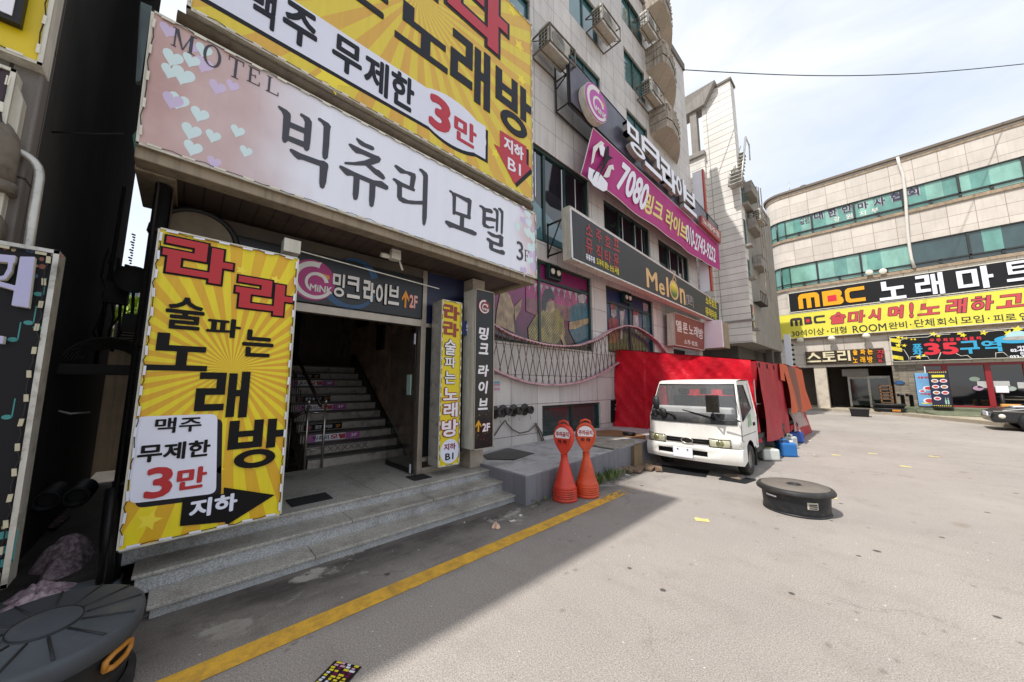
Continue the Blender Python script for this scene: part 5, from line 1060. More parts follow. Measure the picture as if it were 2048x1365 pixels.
b_.build('dot_print', [mat('dot_rust', '7a3a26', .4), mat('dot_blue', '2f4a74', .4), mat('dot_sand', '94835f', .4)], r)
# ================================================================ ALLEY CONTENT
m_duct = mat('grimy_duct', '6d6458', .7, .3, 7, bmp=.3, bscale=40, dirt='34302b')
def arc_pts(pts, n=6, rad=.12):
    o = [Vector(pts[0])]
    for a, b2, c in zip(pts, pts[1:], pts[2:]):
        a, b2, c = Vector(a), Vector(b2), Vector(c); p = b2 + (a - b2).normalized() * rad; q_ = b2 + (c - b2).normalized() * rad
        for i in range(n + 1):
            t = i / n; o.append(p * (1 - t) ** 2 + b2 * 2 * t * (1 - t) + q_ * t * t)
    o.append(Vector(pts[-1])); return o
P_ = Plane('X', -3.42)
a, b2, c, d = [P_.at(*P_.pick(p)) for p in ((-30, 238), (76, 262), (72, 350), (40, 440))]
b_ = MB(); b_.tube(arc_pts([(-3.42, -1.5, a[2]), (-3.42, -.9, b2[2] - .02), (-3.42, -.9, c[2] - .15)], 8, .16), .085, 16); b_.tube([(-3.42, -.9, c[2] - .1), (-3.42, -.9, c[2] - .16)], .1, 16)
b_.tube([(-3.42, -1.5, P_.pick((20, 465))[1]), (-3.42, -.88, P_.pick((20, 465))[1])], .1, 18); b_.lathe([(.1, 0), (.09, .04), (.05, .06)], (-3.42, -.88, P_.pick((20, 465))[1]), 18, axis='y')
thing(b_, 'exhaust_duct', m_duct, 'dusty grey exhaust duct elbow between the plum sign and the navy sign', 'duct', (-3.42, -.95, 2.4))
b_ = MB(); b_.tube(arc_pts([(-3.45, -.95, 3.02), (-3.43, -.74, 2.98), (-3.43, -.73, 2.3), (-3.43, -.77, 1.6)], 6, .12), .022, 8); thing(b_, 'conduit', M['alu'], 'thin pale conduit pipe curving down the granite corner beside the duct', 'pipe', (-3.43, -.8, 1.6))
b_ = MB(); b_.tube([(-4.2, -.262, .05), (-4.2, -.262, 3.35)], .052, 14); 
for z in (.8, 1.9, 2.9): b_.tube([(-4.2, -.262, z), (-4.2, -.262, z + .05)], .06, 14)
b_.tube([(-4.1, -.28, .02), (-4.13, -.3, .5), (-4.2, -.31, .8)], .045, 10)
thing(b_, 'drain_pipe', mat('black_pipe', '1b1a1a', .45, .2, 8), 'thick black drain pipe standing at the left side of the yellow standing sign', 'pipe', (-4.2, -.31, 0))
b_ = MB(); b_.box(-4.32, -4.12, -.95, -.2, .0, .11); b_.box(-4.12, -4.06, -.95, -.2, .0, .07); thing(b_, 'metal_threshold', mat('rusty_blue_steel', '767c7e', .6, .2, 6, dirt='7a4a30'), 'rusty blue-grey steel channel lying across the mouth of the alley', 'threshold', (-4.2, -.6, 0), bevel=.012)
def cloth_heap(name, c, rx, ry, h, label, col, seed):
    rnd = random.Random(seed); ph = [rnd.uniform(0, 6) for _ in range(8)]
    def f(u, v):
        r_ = v; t = 2 * math.pi * u; k = 1 + .13 * math.sin(3 * t + ph[0]) + .08 * math.sin(5 * t + ph[1]); x = rx * r_ * k * math.cos(t); y = ry * r_ * k * math.sin(t)
        z = h * (1 - r_ ** 2.2) + .035 * math.sin(14 * x / rx * .5 + ph[2] + 3 * y) * (1 - r_ * .6) + .02 * math.sin(9 * t + 12 * r_ + ph[3]) * (1 - r_)
        return (c[0] + x, c[1] + y, c[2] + max(0.005, z))
    mb = MB(); mb.grid(f, 48, 14); return thing(mb, name, col, label, 'cloth', c, bevel=0)
def blanket_mat(name, c1, c2):
    m, nt, b = new_mat(name); p = geo_pos(nt); nt.links.new(mixc(nt, ramp(nt, noise(nt, p, 26, 5, .7), [(.42, 0.), (.58, 1.)]), lin(c1), lin(c2)), b.inputs['Base Color']); b.inputs['Roughness'].default_value = .95
    bump(nt, b, noise(nt, p, 30, 4), .5, .02); return m
cloth_heap('blanket_heap', (-4.72, -.56, .02), .36, .2, .3, 'crumpled mottled pink-grey blanket heaped in the alley mouth', blanket_mat('blanket_grey', 'b3a2a6', '7d686f'), 3)
cloth_heap('rag', (-4.22, -.6, .1), .24, .17, .06, 'pale pink spotted rag draped over the steel channel beside the round tub', blanket_mat('rag_pink', 'e6cfd3', 'b394a0'), 5)
P_ = Plane('X', -5.2)
u, v = P_.pick((105, 1000)); r = root('vent_hose', 'pair of ribbed black hose ends lying in the alley', 'hose', (-5.2, u, v - .1))
for px, py in ((92, 1003), (152, 995)):
    u, v = P_.pick((px, py)); mb = MB(); pr_ = []
    for k in range(14): pr_ += [(.085 + .008 * (k % 2), -.03 * k)]
    mb.lathe(pr_[::-1], (-5.2, u, v), 18, axis='x', capt=False, capb=False); mb.lathe([(.06, -.02), (.085, 0), (.092, .01), (.07, .005)], (-5.2, u, v), 18, axis='x', capt=False, capb=False); mb.lathe([(.07, -.12), (.0, -.121)], (-5.2, u, v), 18, axis='x', capt=False); mb.build('hose_end', M['rubber'], r)
b_ = MB(); P4 = Plane('Z', .16); b_.prism(P4, [P4.pick(p) for p in ((78, 1028), (142, 1032), (112, 1058), (72, 1056))], 0, .004); thing(b_, 'flyer', blanket_mat('flyer_brown', '7a6560', '2e2226'), 'crumpled brown and white flyer on the dark alley floor', 'flyer', (-5.2, -.6, .16))
b_ = MB(); b_.box(-4.35, -9.2, -.9, -.3, 0, .14); thing(b_, 'alley_floor_slab', mat('oily_slab', '4a443e', .7, .3, 5, bmp=.3, dirt='1d1a18'), 'dark oily concrete floor of the narrow alley', 'floor slab', (-6, -.6, 0))
b_ = MB(); b_.box(-9.6, -9.8, -1.4, .2, 0, 2.35); 
thing(b_, 'alley_wall', mat('alley_end_plaster', '8b7f6c', .9, .25, 3, streak=.5), 'low plaster wall closing the far end of the alley', 'wall', (-9.7, -.6, 0), bevel=.02)
b_ = MB(); b_.box(-9.3, -9.7, -.95, -.45, 2.36, 2.72); 
for k in range(6): b_.box(-9.29, -9.3, -.92, -.48, 2.4 + .05 * k, 2.43 + .05 * k, 1)
thing(b_, 'condenser_unit', [mat('condenser_grey', '6e6a62', .5, .15, 6), M['black']], 'grey condenser unit on the low wall at the end of the alley', 'air conditioner', (-9.5, -.7, 2.36), bevel=.02)
P_ = Plane('X', -6.2); u, v = P_.pick((268, 562))
b_ = MB(); b_.lathe([(.0, .0), (.10, .02), (.16, .06), (.17, .075), (.155, .07), (.0, .02)], (-6.2, u, v), 20, axis='x', capt=False, capb=False); b_.tube([(-6.2, u, v), (-6.22, u + .02, v - .35), (-6.22, u + .03, v - .6)], .015, 8); b_.box(-6.3, -6.15, u - .05, u + .1, v - .62, v - .42)
thing(b_, 'satellite_dish', M['dark_metal'], 'small dark satellite dish on a bent pole seen in the alley gap', 'dish', (-6.2, u, v - .6))
P_ = Plane('X', -6.6); u, v = P_.pick((236, 590)); b_ = MB(); b_.box(-6.6, -6.45, u - .1, u + .1, v - .13, v + .13)
rc = random.Random(4)
for k in range(6):
    pts = [(-6.5, u - .12 + .03 * k, v + .55 - .05 * k)]
    for j in range(6): pts.append((-6.5 + rc.uniform(-.03, .03), u - .1 + .035 * k + rc.uniform(-.05, .05), v + .4 - .22 * j + rc.uniform(-.05, .05)))
    b_.tube(pts, .012, 5)
for k in range(14): b_.tube([(-6.5, u + .05 + .01 * (k % 3), v + .80 - .035 * k), (-6.5, u + .085, v + .79 - .035 * k)], .011, 5)
b_.tube([(-6.5, u - .07, v + 1.4), (-6.5, u - .09, v - 1.0)], .018, 6)
thing(b_, 'meter_box', M['dark_metal'], 'black meter box with tangled cables on the alley wall', 'electric box', (-6.5, u, v))
P_ = Plane('X', -5.6); b_ = MB(); b_.tube([P_.at(*P_.pick(p)) for p in ((82, 805), (105, 820), (140, 828), (180, 825))], .012, 6); thing(b_, 'hanging_hose', M['alu'], 'pale hose hanging across the dark alley', 'hose', (-5.6, -.7, 1.3))
P_ = Plane('X', -3.7); b_ = MB(); b_.tube([P_.at(*P_.pick(p)) for p in ((103, 265), (150, 266), (200, 268), (250, 268))], .006, 5); thing(b_, 'cable', M['black'], 'thin black cable strung from the granite corner to the white motel sign', 'cable', (-3.7, -.5, 3))
P_ = Plane('X', -5.5); u, v = P_.pick((222, 712)); b_ = MB()
for k in range(7): b_.tube([P_.at(u + (.2 + .018 * k) * math.cos(t * math.pi / 12), v - .1 + (.18 + .016 * k) * math.sin(t * math.pi / 12), .02 * k) for t in range(13)], .012, 5)
b_.box(-5.6, -5.3, u - .3, u + .3, v - .2, v - .1); thing(b_, 'alley_hood', mat('sooty_hood', '2c2824', .7, .3, 6), 'sooty ribbed exhaust hood deep in the alley', 'hood', (-5.5, u, v - .2))

# ================================================================ WALL FITTINGS
z4d = zm(960, 700, 4.015)
PFm = Plane('X', -4.86)
top_ = [(60, 875), (90, 890), (200, 960), (330, 1005), (470, 1040), (600, 1052), (720, 1045), (850, 1000), (960, 930), (1050, 903), (1130, 915), (1220, 970), (1280, 1020), (1330, 1088), (1350, 1110)]
bot_ = [(60, 1195), (90, 1215), (200, 1265), (330, 1310), (470, 1330), (600, 1328), (720, 1310), (850, 1260), (930, 1215), (980, 1180), (1100, 1120), (1200, 1090)]
def curve_fn(pts):
    q_ = [PFm.pick(z3(*p)) for p in pts]
    def f(u):
        for (a, b2), (c, d) in zip(q_, q_[1:]):
            if a <= u <= c: return b2 + (d - b2) * (u - a) / (c - a)
        return q_[0][1] if u < q_[0][0] else q_[-1][1]
    return f, q_[0][0], q_[-1][0]
ft, t0_, t1_ = curve_fn(top_); fb, b0_, b1_ = curve_fn(bot_)
r = root('trellis_screen', 'wavy lattice screen of rusty rods between two pink rails along the tiled wall', 'trellis', (-4.86, 7, 1.2))
m_pr = mat('chipped_pink_paint', 'c39aa2', .55, .15, 9, dirt='6a3a2c')
for f, a, c in ((ft, t0_, t1_), (fb, b0_, b1_)):
    mb = MB(); n_ = 70; us = [a + (c - a) * i / n_ for i in range(n_ + 1)]
    sm = [(f(max(a, u - .12)) + f(u) + f(min(c, u + .12))) / 3 for u in us]
    for (u, v), (u2, v2) in zip(list(zip(us, sm)), list(zip(us, sm))[1:]):
        mb.hexa([(-4.98, u, v - .018), (-4.84, u, v - .018), (-4.84, u2, v2 - .018), (-4.98, u2, v2 - .018)], [(-4.98, u, v + .018), (-4.84, u, v + .018), (-4.84, u2, v2 + .018), (-4.98, u2, v2 + .018)])
    mb.build('rail', m_pr, r)
mb = MB(); nst = 32
for k in range(nst):
    u = t0_ + (b1_ - t0_) * (k + .5) / nst
    for s_ in (-1, 1):
        u2 = u + s_ * .21; mb.tube([(-4.87 + .015 * s_, u, ft(u) - .02), (-4.87 + .015 * s_, (u + u2) / 2 + .004, (ft(u) + fb(u2)) / 2), (-4.87 + .015 * s_, u2, fb(u2) + .02)], .008, 5)
mb.build('lattice_rods', mat('rusty_rod', '64492f', .7, .3, 20), r)
mb = MB()
for k in range(nst * 2):
    u = t0_ + (b1_ - t0_) * (k + .5) / (nst * 2); mb.box(-4.845, -4.832, u - .018, u + .018, ft(u) - .05, ft(u) - .012)
mb.build('weld_tabs', mat('rust_spots', '5a3626', .8, .3, 12), r)
r = root('hydrant_inlets', 'row of four dirty black fire hose inlets low on the tiled wall', 'hydrant', (-5, 4.5, .9))
P5 = Plane('X', -4.95)
for i, (x, y) in enumerate(((128, 518), (195, 505), (280, 500), (370, 492))):
    u, v = P5.pick(z4d(x, y)); mb = MB(); mb.lathe([(.115, 0), (.12, .02), (.1, .035), (.06, .04), (.055, .13), (.075, .135), (.08, .2), (.06, .205), (.05, .16)], (-5.0, u, v + .03), 20, axis='x', capt=False)
    mb.lathe([(.058, .17), (.0, .171)], (-5.0, u, v + .03), 16, axis='x', capb=False); mb.build('inlet', mat('greasy_black_iron', '2b2826', .5, .25, 12, dirt='5a5048'), r)
    mb = MB(); mb.tube([(-4.83, u - .02, v - .05), (-4.83, u + .01, v - .15)], .008, 5); mb.build('chain', M['alu'], r)
b_ = MB(); P6 = Plane('X', -4.95)
b_.tube([P6.at(*P6.pick(z4d(x, y))) for x, y in ((115, 690), (160, 620), (205, 565), (215, 590), (260, 640), (320, 670), (390, 655), (440, 610), (455, 600))], .012, 6); b_.tube([P6.at(*P6.pick(z4d(x, y))) for x, y in ((445, 590), (470, 650), (495, 720), (505, 760))], .018, 6); b_.tube([P6.at(*P6.pick(z4d(x, y))) for x, y in ((450, 590), (490, 660), (515, 735))], .014, 6)
thing(b_, 'cable', mat('dusty_cable', '5f564c', .7, .2, 10), 'sagging dusty cable and loose hose ends under the hydrant inlets', 'cable', (-4.95, 5, .5))
b_ = MB(); P7 = Plane('X', -4.997)
q = [P7.pick(z4d(x, y)) for x, y in ((97, 345), (160, 345), (160, 252), (97, 252))]; v0, v1 = q[0][1], q[2][1]
for k, mi in enumerate((1, 0, 1, 0, 2)): b_.prism(P7, [(q[0][0], v0 + (v1 - v0) * k / 5), (q[1][0], v0 + (v1 - v0) * k / 5), (q[1][0], v0 + (v1 - v0) * (k + .92) / 5), (q[0][0], v0 + (v1 - v0) * (k + .92) / 5)], 0, .003, mi)
thing(b_, 'wall_sticker', [mat('sticker_pink', 'c08896', .5), mat('sticker_white', 'bdbac2', .5), mat('sticker_cyan', '5fa0b8', .5)], 'small cyan and pink paper notice on the wall above the hydrant inlets', 'notice', (-4.997, q[0][0], v0))
b_ = MB(); q = [PF.pick(z4d(x, y)) for x, y in ((1048, 580), (1105, 585), (1105, 400), (1048, 405))]; q[1] = (q[1][0] + .5, q[1][1]); q[2] = (q[2][0] + .5, q[2][1])
b_.prism(PF, q, .0, .06); js = thing(b_, 'low_sign', M['black'], 'black sign with one white letter half hidden behind the left edge of the red tarpaulin', 'sign', (-5, q[0][0], q[0][1]), bevel=.006)
put_text(js, '주', PF, q[0][0] + .12, q[0][0] + .5, q[0][1] + .22, q[2][1] - .12, mat('print_dim_lilac', '8d889c', .5), bold=.02, w=.062)
# drain cover, board, scrap on ledge
PLg = Plane('Z', .397); mg = MB(); mg.prism(PLg, [PLg.pick(z4d(x, y)) for x, y in ((28, 848), (215, 795), (430, 800), (478, 828), (270, 888), (60, 880))], 0, .012)
thing(mg, 'rubber_mat', mat('wet_rubber_mat', '1d1a18', .35, .3, 9, bmp=.3), 'dark worn rubber sheet lying on the concrete ledge by the column signs', 'mat', (-4.6, 4.6, .397))
PLg = Plane('Z', .45); mg = MB(); mg.prism(PLg, [PLg.pick(z4d(x, y)) for x, y in ((900, 770), (945, 705), (1220, 728), (1250, 745), (1080, 800))], 0, .02)
thing(mg, 'worn_board', mat('peeling_board', '9c968a', .8, .25, 7, bmp=.4, dirt='57493a'), 'peeling grey board lying on the ledge behind the orange bollards', 'board', (-4, 6.9, .45))
PLg = Plane('Z', .47); mg = MB(); mg.prism(PLg, [PLg.pick(z4d(x, y)) for x, y in ((935, 655), (1090, 640), (1330, 690), (1330, 720), (1150, 700), (940, 690))], 0, .012)
thing(mg, 'plywood_sheet', mat('stained_plywood', '8a6642', .8, .25, 5, dirt='53371f'), 'brown plywood sheet on the ledge in front of the red tarpaulin', 'board', (-4, 7.9, .47))
u = onZ(1258, 870, .5); mg = MB(); mg.prism(Plane('Z', .49), [(u.x - .13, u.y - .06), (u.x + .1, u.y - .1), (u.x + .14, u.y + .05), (u.x - .05, u.y + .1)], 0, .07); thing(mg, 'plastic_scrap', M['rubber'], 'black plastic scrap lying on the ledge near the truck headlight', 'scrap', (u.x, u.y, .49), bevel=.02)
u = onZ(1292, 890, .2); mg = MB(); mg.hexa([(-3.36, 6.35, 0), (-3.28, 6.3, 0), (-3.26, 6.62, 0), (-3.36, 6.65, 0)], [(-3.37, 6.38, .42), (-3.3, 6.36, .43), (-3.28, 6.62, .46), (-3.37, 6.64, .46)]); thing(mg, 'cardboard_flap', mat('soggy_cardboard', '7d6a50', .9, .25, 6, bmp=.3), 'brown cardboard flap leaning at the end of the ledge beside the truck bumper', 'cardboard', (-3.32, 6.5, 0))
mg = MB(); rc = random.Random(9)
for k in range(9):
    a = Vector((-3.2 + rc.uniform(-.2, .35), 6.2 + rc.uniform(-.35, .4), .02)); d = Vector((rc.uniform(-.1, .1), rc.uniform(.1, .3), 0)); n_ = Vector((d.y, -d.x, 0)).normalized() * .06
    mg.hexa([a - n_, a + n_, a + n_ + d, a - n_ + d], [a - n_ + Vector((0, 0, .05 + .05 * rc.random())), a + n_ + Vector((0, 0, .03)), a + n_ + d + Vector((0, 0, .05)), a - n_ + d + Vector((0, 0, .06))])
thing(mg, 'broken_wood', mat('splintered_wood', '7a6450', .9, .35, 9, bmp=.4), 'pile of splintered wood under the left corner of the truck bumper', 'debris', (-3.2, 6.2, 0))
# weeds along the ledge
def leaf_m(name, c):
    m, nt, b = new_mat(name); nt.links.new(mixc(nt, ramp(nt, noise(nt, geo_pos(nt), 9, 3), [(.35, 0.), (.65, 1.)]), [x * .6 for x in lin(c)], [x * 1.3 for x in lin(c)]), b.inputs['Base Color']); b.inputs['Roughness'].default_value = .6; return m
mg = MB(); rc = random.Random(12)
for cx_, cy_, n_, hh in ((-3.3, 5.05, 60, .2), (-3.28, 5.45, 55, .22), (-3.3, 5.9, 25, .12), (-3.34, 3.75, 16, .08), (-3.32, 4.5, 14, .07)):
    for k in range(n_):
        x, y = cx_ + rc.uniform(-.08, .1), cy_ + rc.uniform(-.2, .2); a = rc.uniform(0, 6.28); L = hh * rc.uniform(.4, 1); dx, dy = math.cos(a), math.sin(a)
        t_ = Vector((x + dx * L * .5, y + dy * L * .5, L)); s_ = Vector((-dy, dx, 0)) * rc.uniform(.008, .02)
        mg.face([(x, y, 0), tuple(Vector((x + dx * L * .2, y + dy * L * .2, L * .5)) + s_), tuple(t_), tuple(Vector((x + dx * L * .2, y + dy * L * .2, L * .5)) - s_)])
thing(mg, 'weeds', leaf_m('weed_green', '56682e'), 'scrappy green weeds growing along the foot of the ledge', 'weeds', (-3.3, 5, 0), kind='stuff')

# ---- air conditioners
m_ac = mat('ac_casing', 'b6b1a4', .5, .1, 5, streak=.35, dirt='6b5c48')
def make_ac():
    r = root('air_conditioner', 'x', 'air conditioner', (0, 0, 0), 'air conditioner units on the motel facade')
    b_ = MB(); b_.box(.18, .5, .0, .82, .06, .66); b_.build('casing', m_ac, r, bevel=.015)
    b_ = MB(); b_.lathe([(.0, .01), (.22, .012), (.25, .0)], (.5, .36, .36), 24, axis='x', capb=False)
    for k in range(5): b_.lathe([(.05 + .04 * k, .014), (.055 + .04 * k, .02), (.06 + .04 * k, .014)], (.5, .36, .36), 24, axis='x', capt=False, capb=False)
    b_.build('fan_grille', mat('ac_grille', '8f8c84', .5, .1, 5), r)
    b_ = MB()
    for i in range(3):
        for j in range(5): b_.box(.2 + .09 * i, .27 + .09 * i, -.006, .0, .12 + .1 * j, .19 + .1 * j)
    b_.build('side_grille', mat('ac_vent_dark', '3c3a36', .6, .1, 5), r)
    b_ = MB()
    for y in (-.06, .9):
        for z in (.0, .45): b_.box(0, .6, y - .015, y + .015, z, z + .03)
        b_.box(.57, .6, y - .015, y + .015, .0, .48); b_.tube([(.0, y, .45), (.6, y, .0)], .012, 5)
    b_.box(.57, .6, -.06, .9, .0, .03); b_.box(.57, .6, -.06, .9, .45, .48); b_.box(.0, .03, -.06, .9, .0, .03); b_.box(.28, .31, -.06, .9, 0, .02)
    b_.build('cage', mat('ac_cage_rusty', '6d6356', .6, .25, 9, dirt='4a3020'), r)
    return r
ac = make_ac(); sp_ = [((1174, 70), 'air conditioner in a wall cage just above the round pink billboard logo'), ((1268, 70), 'air conditioner in a wall cage beside the middle broken balcony, highest of the four'), ((1275, 203), 'air conditioner in a wall cage touching the lowest broken balcony'), ((1066, 120), 'air conditioner in a wall cage half hidden by the huge yellow sign')]
for i, (p, lab) in enumerate(sp_):
    q_ = onX(*p, -5.0); o = ac if i == 0 else copy_tree(ac); o.location = (-5.0, q_.y, q_.z); o['label'] = lab; _loc[o.name] = tuple(o.location)
b_ = MB(); q0 = onX(1370, 142, -5.0); q0.y = 15.9; q0.z = 16.4
q1 = onY(2060, 127, 30)
pts = []
for i in range(25):
    t = i / 24; p = q0.lerp(q1, t); p.z -= .5 * math.sin(math.pi * t); pts.append(p)
b_.tube(pts, .02, 5); thing(b_, 'power_line', M['black'], 'single black power line crossing the sky to the right', 'cable', tuple(q0))

# ================================================================ BOLLARDS
def bollard(label, loc, rz, col, dent):
    r = root('parking_bollard', label, 'bollard', (0, 0, 0), 'orange no parking bollards by the ledge')
    m_ = mat('bollard_' + ('red' if dent == 0 else 'orange') + '_plastic', col, .42, .1, 4, bmp=.05, bscale=40, dirt='8a3a22')
    pr_ = [(.165, 0), (.172, .012)]
    for k in range(5): z = .02 + .028 * k; pr_ += [(.172 - .001 * k, z), (.172 - .001 * k, z + .02), (.166 - .001 * k, z + .023), (.166 - .001 * k, z + .027)]
    pr_ += [(.168, .165), (.15, .20), (.128, .27), (.105, .35), (.083, .43), (.066, .49), (.054, .53), (.05, .55), (.05, .60), (.056, .61)]
    mb = MB(); mb.lathe(pr_, (0, 0, 0), 40)
    if dent:
        for i, v in enumerate(mb.v):
            x, y, z = v; d = math.exp(-((z - .24) / .07) ** 2) * max(0, -y / .17 * .9 + x / .17 * .3); mb.v[i] = (x * (1 - .22 * d), y * (1 - .3 * d), z)
    mb.build('base', m_, r)
    # head: flattened teardrop, thickness along y
    out = []; n_ = 40
    for i in range(n_):
        a = 2 * math.pi * i / n_ - math.pi / 2; x = .15 * math.cos(a); z = .865 + .175 * math.sin(a)
        if math.sin(a) < -.35: t = (-math.sin(a) - .35) / .65; x *= 1 - .55 * t; z = .80 - (.80 - .60) * (t ** .8)
        out.append((x, z))
    P = Plane('Y', 0); mb = MB(); mb.prism(P, out, -.05, .05); mb.build('head', m_, r, bevel=.02, seg=3)
    mb = MB(); mb.tube([(-.075, 0, 1.02), (-.06, 0, 1.065), (0, 0, 1.085), (.06, 0, 1.065), (.075, 0, 1.02)], .016, 10); mb.build('handle', m_, r)
    mb = MB(); mb.tube([(x * .86, -.052, .865 + (z - .865) * .86) for x, z in out[10:] + out[:11] if z > .72], .006, 6); mb.build('rim', m_, r)
    lab_ = []
    for i in range(9): a = math.pi * (1 - i / 8) * .86 + .22; lab_.append((.122 * math.cos(a), .875 + .12 * math.sin(a)))
    mb = MB(); mb.prism(P, [(.105, .845), (-.105, .845)] + lab_, .051, .053); mb.build('label_plate', w_m, r)
    put_text(r, '주차금지', P, -.1, .1, .868, .935, M['red'], bold=.035, w=.054, th=.001); put_text(r, '라 라', P, -.07, .07, .77, .825, M['black'], bold=.03, w=.0515, th=.001)
    r.location = loc; r.rotation_euler = (0, 0, rz); return r
bollard('red-orange no parking bollard standing left, head turned toward the steps', (-3.17, 4.05, 0), math.radians(12), 'd03c2a', 0)
bollard('orange no parking bollard with a dented base, right of the smoother one', (-3.06, 4.43, 0), math.radians(32), 'd24c22', 1)

# ================================================================ ROUND TUBS
TH = .30
def tub(name, label, loc, rx, ry, rot, kind):
    TH = .40 if kind else .30
    r = root(name, label, 'tub', (0, 0, 0), 'black round tubs used as parking blocks')
    m_b = mat('tub_rubber', '222326', .5, .15, 7, bmp=.1, bscale=70, dirt='45413c', spec=.35); m_l = mat('lid_rubber', '2b2a2a', .5, .12, 6, bmp=.08, bscale=90, dirt='4a4641', spec=.35) if kind == 0 else mat('lid_rubber_ridged', '474b50', .6, .15, 5, bmp=.08, bscale=90, dirt='5d5c58', spec=.35)
    mb = MB(); mb.lathe([(.80, 0), (.84, .01), (.845, .05), (.86, .15), (.88, TH - .05), (.90, TH - .02)], (0, 0, 0), 56, rx, ry, rot); mb.build('body', m_b, r)
    if kind == 0:
        mb = MB(); mb.lathe([(.93, TH - .055), (1.0, TH - .05), (1.01, TH - .03), (.985, TH - .018), (.985, TH - .012), (.96, TH), (.90, TH + .006), (.885, TH + .003), (.88, TH + .006), (.3, TH + .012), (.19, TH + .012), (.185, TH + .022), (.165, TH + .022), (.15, TH - .02), (.0, TH - .022)], (0, 0, 0), 64, rx, ry, rot, capt=False); mb.build('lid', m_l, r)
        mb = MB(); mb.lathe([(.875, TH + .004), (.87, TH + .011), (.3, TH + .016), (.2, TH + .016), (.2, TH + .006)], (0, 0, 0), 56, rx, ry, rot, capt=False, capb=False); mb.build('lid_panel', mat('dusty_lid_panel', '6f675e', .8, .15, 5, bmp=.15, bscale=60, dirt='575049'), r)
        mb = MB(); mb.lathe([(.79, .0), (.80, .0), (.87, .004), (.87, .014), (.82, .03)], (0, 0, 0), 48, rx, ry, rot, capt=False, capb=False); mb.build('foot_rim', m_b, r)
        for a0, hh, w_, m_, txt in ((math.radians(215), .17, .07, M['white'], ''), (math.radians(275), .12, .085, mat('sticker_bone', 'bdb6a6', .6, .1, 9), 'x')):
            pass
    else:
        mb = MB(); mb.lathe([(.93, TH - .1), (.965, TH - .095), (.985, TH - .03), (.975, TH - .012), (.94, TH), (.34, TH + .006), (.335, TH + .016), (.325, TH + .018), (.0, TH + .018)], (0, 0, 0), 64, rx, ry, rot, capt=False); mb.build('lid', m_l, r)
        mb = MB(); c_, s_ = math.cos(rot), math.sin(rot)
        for k in range(13):
            a = 2 * math.pi * k / 13 + .2
            for d in (-.012, .012):
                p0 = (.37 * rx * math.cos(a + d), .37 * ry * math.sin(a + d)); p1 = (.93 * rx * math.cos(a + d * .6), .93 * ry * math.sin(a + d * .6))
                if d < 0: mb.tube([(p0[0] * c_ - p0[1] * s_, p0[0] * s_ + p0[1] * c_, TH + .0065), (p1[0] * c_ - p1[1] * s_, p1[0] * s_ + p1[1] * c_, TH + .002)], .006, 6)
        mb.lathe([(.335, TH + .014), (.345, TH + .02), (.35, TH + .012)], (0, 0, 0), 48, rx, ry, rot, capt=False, capb=False); mb.build('lid_ribs', mat('lid_rib_dark', '1f2022', .6, .1, 6), r)
        mb = MB(); mb.lathe([(.855, .13), (.885, .14), (.885, .16), (.86, .17)], (0, 0, 0), 56, rx, ry, rot, capt=False, capb=False); mb.lathe([(.86, .0), (.96, .01), (.96, .07), (.87, .085)], (0, 0, 0), 56, rx, ry, rot, capt=False, capb=False); mb.build('band', m_b, r)
    r.location = loc; return r
tb = tub('round_tub', 'black lidded tub with white stickers standing alone on the open asphalt', (-.865, 5.90, 0), .405, .40, .3, 0)
# stickers on the camera side of the tub: curved patches
def tub_patch(r, c, rr, a0, a1, z0, z1, m_, name, off=.004, cut=None):
    mb = MB(); n_ = 8
    def f(u, v):
        a = a0 + (a1 - a0) * u - .3; z = z0 + (z1 - z0) * v; a += .3; k = .845 + (z - .05) * .13 + off / .43
        return (c[0] + rr[0] * k * math.cos(a), c[1] + rr[1] * k * math.sin(a), z)
    mb.grid(f, n_, 2); o = mb.build(name, m_, None); o.parent = r
    o.data.transform(Matrix.Translation((-c[0], -c[1], 0))); return o
tub_patch(tb, (-.865, 5.90), (.405, .40), math.radians(222), math.radians(246), .185, .205, M['white'], 'sticker')
st_ = mat('sticker_bone', 'bdb6a6', .6, .1, 9)
tub_patch(tb, (-.865, 5.90), (.405, .40), math.radians(296), math.radians(315), .11, .19, st_, 'sticker')
for z in (.118, .14, .16): tub_patch(tb, (-.865, 5.90), (.405, .40), math.radians(299), math.radians(313), z, z + .012, M['black'], 'sticker_print', .006)
t2 = tub('ridged_tub', 'black tub with a ribbed spoke lid in the near left corner beside the steps', (-2.985, -.385, 0), .43, .355, .06, 1)
mb = MB(); c2 = (-2.985, -.385)
def hp(a, z): k = .93; x, y = .43 * k * math.cos(a), .355 * k * math.sin(a); return (x * math.cos(.06) - y * math.sin(.06), x * math.sin(.06) + y * math.cos(.06), z + .10)
ha = [math.radians(x) for x in (42, 44, 48, 54, 60, 64, 66)]
mb.tube([hp(ha[0], .13), hp(ha[0], .165), hp(ha[2], .18), hp(ha[3], .18), hp(ha[4], .18), hp(ha[6], .165), hp(ha[6], .13), hp(ha[4], .115), hp(ha[3], .115), hp(ha[2], .115), hp(ha[0], .13)], .014, 8)
o = mb.build('handle', mat('handle_ochre', 'b87a2c', .5, .12, 6), None); o.parent = t2
mb = MB(); mb.grid(lambda u, v: (lambda q: (q[0] * .985, q[1] * .985, q[2]))(hp(ha[0] + (ha[6] - ha[0]) * u, .12 + .055 * v)), 8, 2); o = mb.build('handle_recess', M['black'], None); o.parent = t2
mb = MB(); mb.grid(lambda u, v: (lambda q: (q[0] * .985, q[1] * .985, q[2]))(hp(math.radians(4 + 16 * u), .06 + .1 * v)), 8, 2); o = mb.build('sticker', redb, None); o.parent = t2

